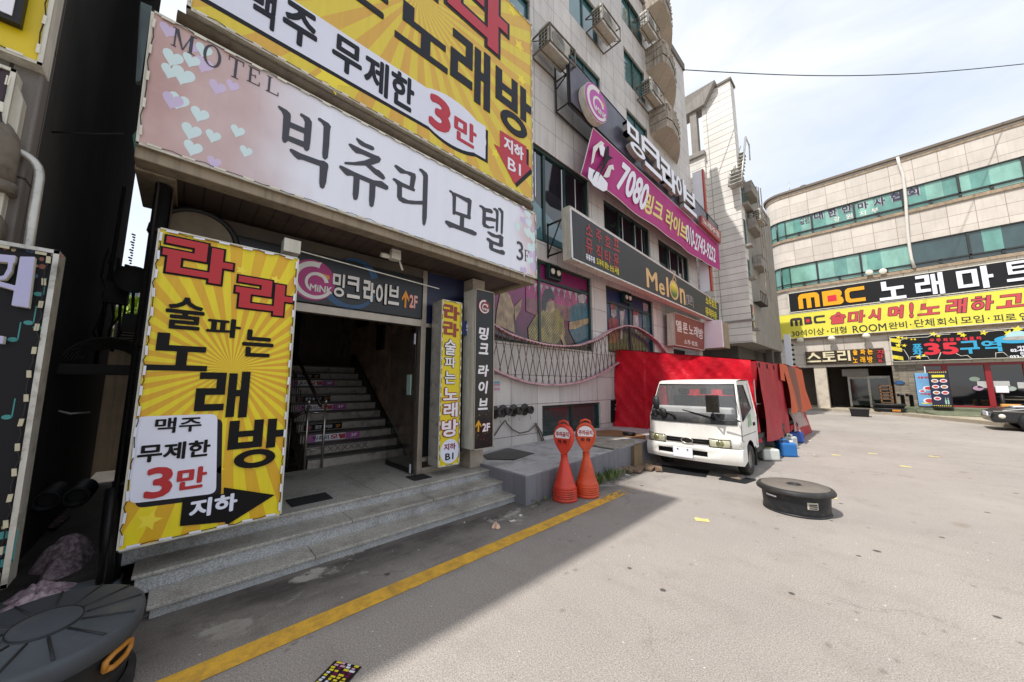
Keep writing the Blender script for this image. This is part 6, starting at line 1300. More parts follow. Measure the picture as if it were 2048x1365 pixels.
# ================================================================ TRUCK
XC, HW = -2.46, .79
tr = root('cargo_truck', 'white cab-over cargo truck with a blank number plate parked in front of the red tarpaulin', 'truck', (XC, 6.8, 0))
def truck_paint():
    m, nt, b = new_mat('chalky_white_paint'); p = geo_pos(nt)
    c = mixc(nt, ramp(nt, noise(nt, p, 2.5, 5), [(.35, 0.), (.7, 1.)]), lin('e2e0da'), lin('d3cfc7')); c = mixc(nt, ramp(nt, noise(nt, geo_pos(nt, (9, 9, .8)), 2.2, 6, .7), [(.62, 0.), (.75, .5)]), c, lin('9a7f62'))
    c = mixc(nt, ramp(nt, noise(nt, p, 22, 4, .7), [(.68, 0.), (.74, .6)]), c, lin('7a4c30')); nt.links.new(c, b.inputs['Base Color']); b.inputs['Roughness'].default_value = .38; b.inputs['Coat Weight'].default_value = .25; b.inputs['Coat Roughness'].default_value = .2; return m
TP = truck_paint()
def hw(z): return HW - max(0, z - 1.0) * .14 - max(0, .5 - z) * .05
def fy(s, z):
    base = 6.86 - .02 * (z < .7) if z <= .98 else 6.86 + (z - .98) * .47
    return base + .12 * abs(s) ** 2.8
def fp(s, z): return (XC + s * hw(z), fy(s, z), z)
cab = MB()
SS = [-1, -.93, -.8, -.6, -.3, 0, .3, .6, .8, .93, 1]
def patch(sa, za0, za1, nz=3, fn=fp):
    for (s0, s1) in zip(sa, sa[1:]):
        for k in range(nz):
            z0, z1 = za0 + (za1 - za0) * k / nz, za0 + (za1 - za0) * (k + 1) / nz; cab.face([fn(s0, z0), fn(s1, z0), fn(s1, z1), fn(s0, z1)], 0, True)
patch(SS, .40, .98, 5)
WZ0, WZ1 = 1.06, 1.60
patch(SS, .98, WZ0, 1); patch(SS, WZ1, 1.66, 1); patch([-1, -.93], WZ0, WZ1, 4); patch([.93, 1], WZ0, WZ1, 4)
YR = 8.15
def roofp(s, t):   # t 0 front .. 1 rear
    y0 = fy(s, 1.66); y = y0 + (YR - y0) * t; z = 1.66 + .05 * math.sin(min(1, t * 3) * math.pi / 2) * (1 - .25 * abs(s) ** 3); return (XC + s * (hw(1.66) - .0), y, z if 0 < t < 1 else (1.66 if t == 0 else 1.70 - .012 * abs(s) ** 3))
for s0, s1 in zip(SS, SS[1:]):
    for a, c in ((0, .06), (.06, .15), (.15, .5), (.5, 1)): cab.face([roofp(s0, a), roofp(s1, a), roofp(s1, c), roofp(s0, c)], 0, True)
for sg in (-1, 1):
    def sp2(y, z): return (XC + sg * hw(z), y, z)
    A_, B_, C_, D_ = (fy(1, 1.0), 1.0), (fy(1, 1.66), 1.66), (YR, 1.68), (YR, 1.0)
    w4 = [(7.13, .98), (7.30, 1.58), (7.66, 1.58), (7.84, 1.16)]
    q4 = [(fy(1, .94), .94), (fy(1, 1.66), 1.66), (YR, 1.68), (YR, .94)]
    for k in range(4):
        a, c = q4[k], q4[(k + 1) % 4]; e, f = w4[k], w4[(k + 1) % 4]; cab.face([sp2(*a), sp2(*c), sp2(*f), sp2(*e)])
    ac_ = [(7.52 + .34 * math.cos(t), .27 + .34 * math.sin(t)) for t in [math.pi * i / 10 for i in range(11)]]
    lo = [(fy(1, .94), .94), (fy(1, .4), .40), (7.18, .40)] + [p for p in ac_[::-1] if p[1] > .40] + [(7.86, .42), (YR, .42), (YR, .94)]
    cab.face([sp2(*p) for p in lo])
    for p, q_ in zip(ac_, ac_[1:]): cab.face([sp2(*p), sp2(*q_), (XC + sg * (HW - .25), *q_), (XC + sg * (HW - .25), *p)], 1)
cab.face([(XC - .7, YR, .42), (XC + .7, YR, .42), (XC + hw(1), YR, 1.0), (XC - hw(1), YR, 1.0)]); 
cab.face([(XC - hw(1), YR, 1.0), (XC - .45, YR, 1.1), (XC - .45, YR, 1.5), (XC - hw(1.68), YR, 1.69)]); cab.face([(XC + hw(1), YR, 1.0), (XC + .45, YR, 1.1), (XC + .45, YR, 1.5), (XC + hw(1.68), YR, 1.69)]); cab.face([(XC - hw(1.68), YR, 1.69), (XC - .45, YR, 1.5), (XC + .45, YR, 1.5), (XC + hw(1.68), YR, 1.69)]); cab.face([(XC - hw(1), YR, 1.0), (XC + hw(1), YR, 1.0), (XC + .45, YR, 1.1), (XC - .45, YR, 1.1)])
cab.build('cab', [TP, M['black']], tr, bevel=.035, seg=4)
m_ws, nt, b = new_mat('windscreen_glass'); b.inputs['Base Color'].default_value = (.20, .21, .215, 1); b.inputs['Roughness'].default_value = .05; b.inputs['Alpha'].default_value = .34; b.inputs['Specular IOR Level'].default_value = 1.0; b.inputs['Coat Weight'].default_value = 1; b.inputs['Coat Roughness'].default_value = .02
ws = MB()
def wsp(s, z): p = fp(s, z); return (p[0], p[1] - .006, p[2] + .003)
ws.grid(lambda u, v: wsp(-.95 + 1.9 * u, WZ0 - .02 + (WZ1 - WZ0 + .03) * v), 20, 4); wo_ = ws.build('windscreen', m_ws, tr)
sl_ = MB()
def strip_ws(s0, s1, z0, z1, o=.010): sl_.grid(lambda u, v: (fp(s0 + (s1 - s0) * u, 1)[0] * 0 + wsp(s0 + (s1 - s0) * u, z0 + (z1 - z0) * v)[0], wsp(s0 + (s1 - s0) * u, z0 + (z1 - z0) * v)[1] - o + .004, wsp(s0 + (s1 - s0) * u, z0 + (z1 - z0) * v)[2]), 14, 2)
strip_ws(-.955, .955, WZ1 - .005, WZ1 + .018); strip_ws(-.965, -.935, WZ0 - .02, WZ1 + .015); strip_ws(.935, .965, WZ0 - .02, WZ1 + .015)
sl_.build('windscreen_seal', M['rubber'], tr)
cw = MB(); cw.grid(lambda u, v: (lambda p: (p[0], p[1] - .012, p[2]))(fp(-.955 + 1.91 * u, .905 + .185 * v)), 20, 3); cw.build('cowl_panel', mat('cowl_black', '2a2a2c', .45, .2, 7, dirt='55524c'), tr)
for sg in (1, -1):
    g_ = MB(); g_.face([(XC + sg * (hw(z) - .006), y, z) for y, z in [(7.11, .96), (7.28, 1.6), (7.68, 1.6), (7.87, 1.15)]]); g_.build('side_window', m_ws, tr)
    g_ = MB(); ww = [(7.12, .97), (7.29, 1.59), (7.67, 1.59), (7.85, 1.16), (7.12, .97)]
    g_.tube([(XC + sg * (hw(z) + .002), y, z) for y, z in ww], .012, 6); g_.build('window_seal', M['rubber'], tr)
    g_ = MB(); g_.tube([(XC + sg * (hw(z) + .001), y, z) for y, z in [(7.03, 1.55), (7.02, .9), (7.02, .66), (7.13, .62)]], .004, 4); g_.tube([(XC + sg * (hw(z) + .001), y, z) for y, z in [(7.98, 1.62), (8.02, 1.2), (8.02, .46)]], .004, 4); g_.tube([(XC + sg * (hw(.7) + .001), y, .72) for y in (7.02, 8.02)], .004, 4); d_ = g_.build('door_gap', M['black'], tr)
    g_ = MB(); g_.box(XC + sg * (hw(.85) + .0), XC + sg * (hw(.85) + .012), 7.82, 7.96, .84, .9); g_.build('door_handle', M['black'], tr, bevel=.004)
g_ = MB(); g_.prism(Plane('X', XC + HW), [(7.45, .84), (7.72, .86), (7.70, 1.08), (7.5, 1.02)], .001, .003); g_.build('door_sticker', mat('faded_green_decal', '8fb08c', .5, .3, 14), tr)
# interior
g_ = MB(); g_.box(XC - .66, XC + .66, 7.03, 7.25, .9, 1.19); g_.build('dashboard', mat('dash_towel', 'd9d9d6', .8, .15, 5), tr, bevel=.03)
g_ = MB()
for x in (-.42, .0, .42): g_.box(XC + x - .2, XC + x + .2, 7.78, 7.92, .8, 1.38); g_.box(XC + x - .2, XC + x + .2, 7.3, 7.8, .75, .86); g_.box(XC + x - .11, XC + x + .11, 7.82, 7.9, 1.4, 1.52)
g_.build('seat', mat('seat_dark', '2b2c30', .7, .2, 6), tr, bevel=.03)
g_ = MB(); g_.tube([(XC + .38 + .17 * math.cos(t * math.pi / 10), 7.3 + .05 * math.sin(t * math.pi / 10), 1.08 + .13 * math.sin(t * math.pi / 10)) for t in range(21)], .013, 8); g_.build('steering_wheel', M['black'], tr)
g_ = MB(); g_.face([(XC - .62, 6.98, .86), (XC + .62, 6.98, .86), (XC + .62, 8.1, .75), (XC - .62, 8.1, .75)]); g_.build('cab_floor', M['black'], tr)
# wipers
for x0, x1, z1 in ((-.20, .20, 1.02), (-.62, -.12, 1.02)):
    g_ = MB(); a = wsp(-.85 if x0 < -.5 else -.15, 1.13); b2 = wsp(-.28 if x0 < -.5 else .56, 1.01)
    g_.tube([(a[0], a[1] - .02, a[2]), (b2[0], b2[1] - .045, b2[2])], .010, 6); 
    c = wsp(-.30 if x0 < -.5 else .54, .97); g_.tube([(c[0], c[1] - .02, c[2]), (b2[0] - .05, b2[1] - .05, b2[2] + .02)], .014, 6); g_.build('wiper', M['black'], tr)
# mirrors
g_ = MB(); p = fp(.60, .99); g_.tube([(p[0] + .1, p[1] - .02, .97), (p[0] + .05, p[1] - .14, 1.0), (p[0] - .03, p[1] - .16, 1.12)], .014, 6); g_.tube([fp(.93, 1.0), (p[0] + .35, p[1] - .06, .99), (p[0] + .1, p[1] - .1, .985)], .012, 6)
mx_ = p[0] - .03; my_ = p[1] - .16; g_.box(mx_ - .1, mx_ + .1, my_ - .0, my_ + .05, 1.12, 1.42); g_.build('mirror', M['rubber'], tr, bevel=.02, seg=3)
g_ = MB(); g_.box(mx_ - .085, mx_ + .085, my_ - .004, my_ - .001, 1.14, 1.40); g_.build('mirror_plate', mat('mirror_back_chrome', '6f6a66', .12, .3, 9, metal=.9), tr, bevel=.001)
g_ = MB(); p = fp(-.80, 1.12); g_.tube([fp(-.97, 1.0), (p[0] - .02, p[1] - .12, 1.05), (p[0] + .02, p[1] - .12, 1.16)], .013, 6); g_.lathe([(.0, -.13), (.07, -.11), (.085, 0), (.07, .11), (.0, .13)], (p[0] + .02, p[1] - .12, 1.25), 14, .8, .45); g_.lathe([(.0, -.08), (.06, -.06), (.07, 0), (.06, .06), (.0, .08)], (p[0] + .16, p[1] - .14, 1.07), 14, .9, .5); g_.tube([(p[0] + .02, p[1] - .12, 1.1), (p[0] + .16, p[1] - .14, 1.03)], .01, 6); g_.build('mirror', M['rubber'], tr)
# lights, grille, bumper, plate
m_lens = glass_mat('headlight_lens', 'b8b498', .12); m_lens2 = glass_mat('indicator_lens', 'c9c7c0', .1)
for a, c in ((-1.0, -.56), (.42, .82)):
    g_ = MB(); g_.grid(lambda u, v: (lambda s, z: (fp(s, z)[0], fp(s, z)[1] - .02, z))(a + (c - a) * u, .515 + .135 * v + (.02 * (1 - u) if a < 0 else .02 * u) * (1 if v > .5 else 0)), 8, 2); h_ = g_.build('headlight', m_lens, tr, solid=.03)
    g_ = MB(); s_ = (a + c) / 2; p = fp(s_, .58); g_.lathe([(.0, -.03), (.04, -.028), (.06, -.01), (.065, .0)], (p[0], p[1] - .03, .585), 16, axis='y', capb=False, capt=False); o_ = g_.build('reflector', mat('reflector_olive', '8f8b66', .2, .2, 8, metal=.6), h_)
    g_ = MB(); g_.tube([(lambda s, z: (fp(s, z)[0], fp(s, z)[1] - .036, z))(a + (c - a) * u, z) for u, z in ((0, .515), (.5, .515), (1, .515), (1, .655), (.5, .65), (0, .665), (0, .515))], .007, 5); g_.build('headlight_rim', M['rubber'], h_)
g_ = MB(); g_.grid(lambda u, v: (lambda s, z: (fp(s, z)[0], fp(s, z)[1] - .02, z))(.83 + .165 * u, .525 + .13 * v), 4, 2); g_.build('indicator', m_lens2, tr, solid=.03)
g_ = MB(); g_.grid(lambda u, v: (lambda s: (fp(s, .6)[0], fp(s, .6)[1] - .014, .545 + (.085 + .012 * abs(s)) * v - .03 * (abs(s) > 9)))(-.54 + .95 * u), 14, 2); g_.build('grille', M['black'], tr)
g_ = MB(); g_.tube([(lambda s: (fp(s, .6)[0], fp(s, .6)[1] - .018, .59))(-.52 + .9 * i / 10) for i in range(11)], .006, 5); g_.build('grille_bar', M['dark_metal'], tr)
g_ = MB(); p = fp(-.05, .585); g_.lathe([(.06, 0), (.11, 0), (.118, -.01), (.112, -.02), (.1, -.018), (.095, -.006)], (p[0], p[1] - .02, .59), 28, .42, .95, 0, axis='y', capb=False, capt=False); o_ = g_.build('emblem', M['steel'], tr); 
g_ = MB(); g_.lathe([(.0, -.012), (.096, -.01)], (p[0], p[1] - .02, .59), 28, .42, .95, axis='y', capb=False, capt=False); g_.build('emblem_field', M['dark_metal'], o_)
bp = MB(); BS = [-1.045, -1.02, -.9, -.7, -.4, 0, .4, .7, .9, 1.02, 1.045]
def bpp(s, z, o=0): return (XC + s * HW * (1 - .0 * z), 6.74 + .10 * abs(s) ** 3 + (.0 if z > .33 else (.33 - z) * .5) + o + (.02 if z > .48 else 0), z)
bz = [.25, .30, .345, .44, .49, .51]
for s0, s1 in zip(BS, BS[1:]):
    for z0, z1 in zip(bz, bz[1:]):
        slot = (z0 == .345) and (s0 >= -.7 and s1 <= .4) and not (abs(s0) > 9)
        if slot: bp.face([bpp(s0, z0, .05), bpp(s1, z0, .05), bpp(s1, z1, .05), bpp(s0, z1, .05)], 1); bp.face([bpp(s0, z0), bpp(s1, z0), bpp(s1, z0, .05), bpp(s0, z0, .05)]); bp.face([bpp(s0, z1), bpp(s1, z1), bpp(s1, z1, .05), bpp(s0, z1, .05)])
        else: bp.face([bpp(s0, z0), bpp(s1, z0), bpp(s1, z1), bpp(s0, z1)], 0, True)
    bp.face([bpp(s0, .51), bpp(s1, .51), bpp(s1, .51, .16), bpp(s0, .51, .16)])
for s in (-1.045, 1.045):
    for z0, z1 in zip(bz, bz[1:]): a, c = bpp(s, z0), bpp(s, z1); bp.face([a, (a[0] * .997 + XC * .003, 7.14, z0 + .05), (c[0] * .997 + XC * .003, 7.14, z1 + .05), c])
bp.build('bumper', [TP, M['black']], tr)
g_ = MB(); pl = bpp(0, .37); g_.box(XC - .26, XC + .08, pl[1] - .03, pl[1] - .005, .295, .465); po = g_.build('number_plate', M['white'], tr, bevel=.008)
g_ = MB()
for x in (-.17, .0): g_.lathe([(.012, 0), (.012, .012)], (XC + x, pl[1] - .042, .44), 8, axis='y')
g_.build('plate_bolt', M['dark_metal'], po)
# wheels
tyre_m = mat('dusty_tyre', '2a2826', .85, .2, 10, bmp=.2, bscale=60, dirt='5c554c'); rim_m = mat('wheel_rim_grey', 'a6a19a', .45, .15, 8, metal=.4, dirt='5c5248')
def wheel(x, y, sg):
    mb = MB(); mb.lathe([(.15, -.08), (.24, -.085), (.262, -.06), (.27, 0), (.262, .06), (.24, .085), (.15, .08)], (x, y, .27), 32, axis='x', capt=False, capb=False); w_ = mb.build('wheel', tyre_m, tr)
    mb = MB(); mb.lathe([(.0, .02 * sg), (.05, .05 * sg), (.07, .05 * sg), (.085, .02 * sg), (.135, .03 * sg), (.16, .082 * sg), (.165, .06 * sg)], (x, y, .27), 28, axis='x', capt=False, capb=False)
    for k in range(6): a = k * math.pi / 3; mb.lathe([(.011, .045 * sg), (.011, .06 * sg)], (x, y + .06 * math.cos(a), .27 + .06 * math.sin(a)), 6, axis='x')
    mb.build('rim', rim_m, w_)
for x, y in ((XC + .70, 7.52), (XC - .70, 7.52), (XC + .66, 11.0), (XC - .66, 11.0)): wheel(x, y, 1 if x > XC else -1)
g_ = MB(); g_.box(XC - .76, XC + .74, 8.22, 12.6, .52, .62); g_.box(XC - .3, XC - .2, 7.2, 12.4, .32, .52); g_.box(XC + .2, XC + .3, 7.2, 12.4, .32, .52); g_.box(XC - .65, XC + .65, 7.45, 7.6, .22, .34); g_.box(XC - .5, XC + .5, 6.95, 8.1, .34, .40); g_.box(XC + .45, XC + .68, 8.5, 9.2, .25, .5); g_.box(XC + .68, XC + .70, 7.9, 7.95, .12, .5); g_.build('cargo_bed', M['dark_metal'], tr)
g_ = MB(); g_.box(XC + .55, XC + .8, 7.85, 7.88, .12, .46); g_.build('mudflap', M['rubber'], tr)
u = onZ(1480, 953, 0); g_ = MB(); g_.hexa([(-2.0, 6.95, .0), (-1.72, 6.9, .0), (-1.68, 7.15, .0), (-1.96, 7.2, .0)], [(-1.98, 7.0, .06), (-1.76, 6.98, .07), (-1.72, 7.1, .07), (-1.94, 7.15, .06)]); thing(g_, 'wheel_chock', mat('chock_stone', '77695c', .9, .25, 9, bmp=.4), 'brown stone wedged in front of the truck front wheel', 'stone', (-1.85, 7.05, 0), bevel=.015)
g_ = MB(); g_.prism(Plane('Z', .003), [(-3.0, 6.55), (-2.2, 6.75), (-2.3, 7.3), (-3.1, 7.1)], 0, .015); thing(g_, 'floor_sheet', M['rubber'], 'black rubber sheet lying flat under the truck bumper', 'mat', (-2.6, 6.9, .003))
g_ = MB(); g_.prism(Plane('Z', .003), [(-2.0, 6.75), (-1.62, 6.78), (-1.55, 7.15), (-1.95, 7.2)], 0, .02); thing(g_, 'rubber_pad', M['rubber'], 'small dark rubber pad under the truck front right wheel', 'mat', (-1.8, 7, .003))

# ================================================================ RED TARPAULIN SHELTER
def tarp_mat(name, c, streak=0, rough=.5):
    m, nt, b = new_mat(name); p = geo_pos(nt); col = mixc(nt, ramp(nt, noise(nt, p, 1.6, 4), [(.35, 0.), (.65, 1.)]), lin(c), [x * .82 for x in lin(c)])
    if streak: col = mixc(nt, ramp(nt, noise(nt, geo_pos(nt, (5, 5, .35)), 2.4, 7, .7), [(.42, 0.), (.7, streak)]), col, lin('5e2d30'))
    nt.links.new(col, b.inputs['Base Color']); b.inputs['Roughness'].default_value = rough
    h = math_n(nt, 'ADD', noise(nt, geo_pos(nt, (1, 1, .6)), 2.6, 4), math_n(nt, 'MULTIPLY', noise(nt, p, 9, 3), .3)); b.inputs['Specular IOR Level'].default_value = .3; bump(nt, b, h, .55, .09); return m
RED = tarp_mat('red_tarpaulin', 'c80f26'); REDW = tarp_mat('weathered_red_tarpaulin', 'b82634', .6); ORG = None
tp = root('tarpaulin_shelter', 'bright red tarpaulin shelter stretched from the tiled wall over the truck bed', 'tarpaulin', (-3, 10, 0))
YT = 8.66
def zt_(x): t = (x + 4.97) / (4.97 - 1.78); return 2.58 - .47 * t
def wr(x, z): return .035 * math.sin(3.1 * x + 2.2 * z) + .03 * math.sin(6.3 * x - 5.1 * z + 1) + .016 * abs(math.sin(9 * x + 7 * z)) + .012 * abs(math.sin(15 * x - 11 * z + 2)) + .03 * math.sin(1.3 * x + 4 * max(0, z - 1.9))
mb = MB()
def front(u, v):
    x = -4.97 + (4.97 - 1.78) * u; zb_ = .44 if x < -3.3 else .40; z = zb_ + (zt_(x) - zb_) * v
    return (x, YT + wr(x, z) - (.10 * (1 - v) if x < -4.1 else .0), z)
mb.grid(front, 110, 40); mb.build('front_sheet', RED, tp)
mb = MB(); mb.tube([(-4.14 + .01 * math.sin(5 * i / 20), YT - .02 + wr(-4.14, .45 + 1.5 * i / 20), .45 + 1.5 * i / 20) for i in range(21)], .008, 5); mb.build('seam', mat('seam_dark_red', '6e1420', .6), tp)
mb = MB(); mb.grid(lambda u, v: ((-4.97 + (4.97 - 1.76) * u), YT - .015 + (15.0 - YT) * v, zt_(-4.97 + 3.19 * u) + .012 - .05 * math.sin(u * math.pi) * abs(math.sin(v * 9.4)) + .03 * v), 24, 30); mb.build('roof_sheet', RED, tp)
mb = MB()
def side(u, v):
    y = 8.95 + (11.75 - 8.95) * u; zb_ = .43 - .05 * u; zt2 = 2.115 + .02 * u; z = zb_ + (zt2 - zb_) * v
    return (-1.765 + .08 * (1 - v) + .03 * math.sin(6 * u + 2 * v) * (1.1 - v) + .014 * math.sin(22 * u + 3 * v) + .012 * abs(math.sin(9 * u - 5 * v)), y, z - .05 * math.sin(u * 3.1) * (1 - v))
mb.grid(side, 60, 26); mb.build('side_sheet', REDW, tp)
mb = MB(); mb.grid(lambda u, v: (-1.80 + .05 * math.sin(5 * v + 3 * u), 8.66 + .35 * u * (1 - .2 * v), .42 + 1.68 * v), 8, 14); mb.build('corner_flap', RED, tp)
for k in range(3):
    mb = MB(); mb.box(-1.76, -1.745, 9.2 + .8 * k, 9.24 + .8 * k, 1.98, 2.08); mb.build('tie_strap', M['black'], tp)
mb = MB(); mb.tube([(-1.80, 8.7, 1.2), (-1.74, 8.95, 1.2)], .012, 5); mb.tube([(-1.82, 8.9, .4), (-1.82, 8.9, 2.1)], .02, 8); mb.tube([(-1.82, 11.7, .0), (-1.82, 11.7, 2.1)], .03, 8); mb.tube([(-1.82, 14.6, .0), (-1.82, 14.6, 2.1)], .02, 8); mb.build('pole', M['steel'], tp)
def stripe_mat():
    m, nt, b = new_mat('orange_tarpaulin'); p = geo_pos(nt); s = nt.nodes.new('ShaderNodeSeparateXYZ'); nt.links.new(p, s.inputs[0])
    yy = math_n(nt, 'ADD', s.outputs['Y'], math_n(nt, 'MULTIPLY', noise(nt, p, 3, 3), .25)); f1 = ramp(nt, math_n(nt, 'MULTIPLY', yy, .05), [(.630, 0.), (.634, 1.)]); f2 = ramp(nt, math_n(nt, 'MULTIPLY', yy, .05), [(.688, 1.), (.692, 0.)])
    nt.links.new(mixc(nt, math_n(nt, 'MULTIPLY', math_n(nt, 'MULTIPLY', f1, f2), .85), lin('c4552e'), lin('6a4a40')), b.inputs['Base Color']); b.inputs['Roughness'].default_value = .6; bump(nt, b, noise(nt, geo_pos(nt, (1, 2, .5)), 3, 3), .5, .05); return m
mb = MB()
def org(u, v):
    y = 11.55 + (15.1 - 11.55) * u; z = .85 - .05 * u + (2.15 - .85) * v if v <= 1 else 2.16
    return (-1.70 + .10 * (1 - v) + .05 * math.sin(9 * u + 2 * v) * (1.1 - v * .7) + .02 * math.sin(23 * u + 4 * v), y + .25 * u * (1 - v), z + .04 * math.sin(8 * u) * (1 - v))
mb.grid(org, 60, 24); mb.grid(lambda u, v: (-1.70 - .7 * v, 11.55 + 3.55 * u, 2.15 + .05 * v + .02 * math.sin(9 * u)), 20, 4); mb.grid(lambda u, v: (-1.69 + .03 * math.sin(4 * u), 11.15 + .75 * u, 1.72 + .42 * v - .06 * u * (1 - v)), 10, 6)
o = mb.build('orange_sheet', stripe_mat(), None); o.location = (0, 0, 0); tag(o, 'orange tarpaulin with a brown stripe hung over the back end of the red shelter', 'tarpaulin')
m_pl, nt, b = new_mat('clear_plastic_sheet'); b.inputs['Base Color'].default_value = (.5, .5, .47, 1); b.inputs['Roughness'].default_value = .2; b.inputs['Alpha'].default_value = .55; bump(nt, b, noise(nt, geo_pos(nt), 7, 4), .8, .05)
mb = MB(); mb.grid(lambda u, v: (-1.72 + .08 * (1 - v) + .04 * math.sin(9 * u + 4 * v), 12.0 + 2.7 * u, .35 + .6 * v), 24, 8); o = mb.build('plastic_sheet', m_pl, None); tag(o, 'crumpled clear plastic sheet hanging below the orange tarpaulin', 'plastic sheet')
mb = MB(); mb.grid(lambda u, v: (-1.80 + .12 * (1 - v) + .03 * math.sin(8 * u), 13.0 + 2.3 * u + .3 * (1 - v) * u, .02 + .75 * v), 16, 8); mb.grid(lambda u, v: (-1.70 + .1 * math.sin(3 * u), 11.9 + .9 * u, .36 + .14 * v + .05 * math.sin(8 * u)), 12, 4); o = mb.build('dark_red_cloth', REDW, None); tag(o, 'dark red cloth reaching the ground at the far end of the shelter', 'cloth')
mb = MB(); mb.grid(lambda u, v: (-4.97 + 3.2 * u, 14.9, .02 + 2.2 * v), 12, 6); mb.build('back_sheet', REDW, tp)

# ---- jerry cans
def can(label, col, loc, rz, lying=False, wl=False):
    r = root('jerry_can', label, 'jerry can', (0, 0, 0), 'plastic jerry cans beside the shelter')
    m_ = mat('can_' + col, col, .35, .12, 6, spec=.5); mb = MB(); mb.box(-.17, .17, -.12, .12, 0, .30); mb.build('body', m_, r, bevel=.04, seg=3)
    mb = MB(); mb.tube([(-.12, 0, .29), (-.11, 0, .36), (.02, 0, .36), (.05, 0, .29)], .02, 8); mb.build('handle', m_, r)
    mb = MB(); mb.lathe([(.035, 0), (.035, .04), (.03, .05)], (.11, 0, .295), 14); mb.build('cap', M['white'] if not wl else m_, r)
    if wl: mb = MB(); mb.box(-.08, .08, -.123, -.121, .07, .22); mb.build('paper_label', mat('can_label', 'b9c06a', .5, .3, 20), r)
    r.location = loc; r.rotation_euler = (0, math.radians(90) if lying else 0, rz) if not lying else (math.radians(-90), math.radians(0), rz); return r
can('bright blue jerry can standing nearest behind the lying white can', '2068a8', (-1.55, 10.05, 0), math.radians(35)); can('translucent white jerry can lying on its side near the truck wheel', 'c6c9c2', (-1.66, 9.15, .13), math.radians(40), True, True)
can('white jerry can standing between the two blue ones', 'bfc3c0', (-1.66, 11.3, 0), math.radians(80)); can('darker blue jerry can standing farthest back in the row', '2a4fa0', (-1.72, 12.6, 0), math.radians(30))

# ---- litter
def card(px, w, d, rz, label, m_, name='flyer', cat='flyer', group=None, z=.004):
    c = onZ(px[0], px[1], 0); mb = MB(); mb.grid(lambda u, v: ((u - .5) * w, (v - .5) * d, z + .006 * (math.sin(6 * u + rz) * .5 + .5) * v), 6, 4); o = mb.build(name, m_, None); o.location = (c.x, c.y, 0); o.rotation_euler = (0, 0, rz); return tag(o, label, cat, group)
ym = mat('yellow_card', 'cdc07c', .6, .1, 8)
gl = 'small yellow flyers scattered on the asphalt'
for px, rz, lab in (((1404, 1041), .5, 'yellow flyer lying closest to the camera, left of the round tub'), ((1672, 911), .3, 'yellow flyer on the asphalt just beyond the round tub'), ((1745, 908), .2, 'tiny yellow flyer in the middle of the open square'), ((1811, 934), .1, 'faded cream flyer on the asphalt right of the round tub'), ((1868, 914), .1, 'farthest right yellow flyer on the open asphalt'), ((1660, 996), .4, 'cream flyer peeking out behind the right side of the round tub')):
    card(px, .15, .1, rz, lab, ym, group=gl)
fm = mat('flyer_black', '1d1a1c', .5, .1, 6); c = onZ(676, 1352, 0); fr_ = root('printed_flyer', 'black flyer with yellow and pink print at the bottom edge of the picture', 'flyer', (c.x, c.y, .004))
def fb_(x0, x1, y0, y1, z, m_, nm):
    mb = MB(); ca, sa = math.cos(.55), math.sin(.55); mb.face([(c.x + x * ca - y * sa, c.y + x * sa + y * ca, z) for x, y in ((x0, y0), (x1, y0), (x1, y1), (x0, y1))]); mb.build(nm, m_, fr_)
fb_(-.09, .09, -.13, .08, .005, fm, 'sheet'); 
rf_ = random.Random(2)
for k in range(11):
    for j in range(4):
        x0 = -.08 + .04 * j + rf_.uniform(0, .008); fb_(x0, x0 + rf_.uniform(.018, .034), .066 - .018 * k, .077 - .018 * k + rf_.uniform(0, .003), .0062, [M['pale_yel'], M['white'], rose, magen, M['pale_yel']][rf_.randrange(5)], 'print_line')
cloth_heap('tissue', tuple(onZ(992, 1056, 0)), .05, .045, .03, 'crumpled peach paper tissue on the asphalt beside the yellow line', mat('tissue_peach', 'd6b49c', .9, .15, 14, bmp=.4), 21)
wm = mat('litter_white', 'd5d2cb', .8, .1, 9)
for px, w, lab in (((1041, 1032), .06, 'white paper scrap in front of the ledge corner'), ((1025, 1043), .07, 'clear grey plastic scrap next to the paper tissue'), ((929, 1046), .025, 'tiny white scrap near the lowest step'), ((1255, 951), .09, 'pinkish paper scrap right of the bollards'), ((1270, 936), .12, 'whitish plastic bag scrap at the foot of the ledge'), ((1320, 944), .08, 'white paper scrap in front of the truck bumper'), ((1618, 882), .14, 'white scrap on the asphalt beyond the jerry cans'), ((1628, 911), .07, 'white scrap on the asphalt behind the round tub'), ((780, 1046), .02, 'white speck of litter beside the broken step')):
    card(px, w, w * .6, random.uniform(0, 3), lab, wm, 'paper_scrap', 'litter', 'white litter scraps')
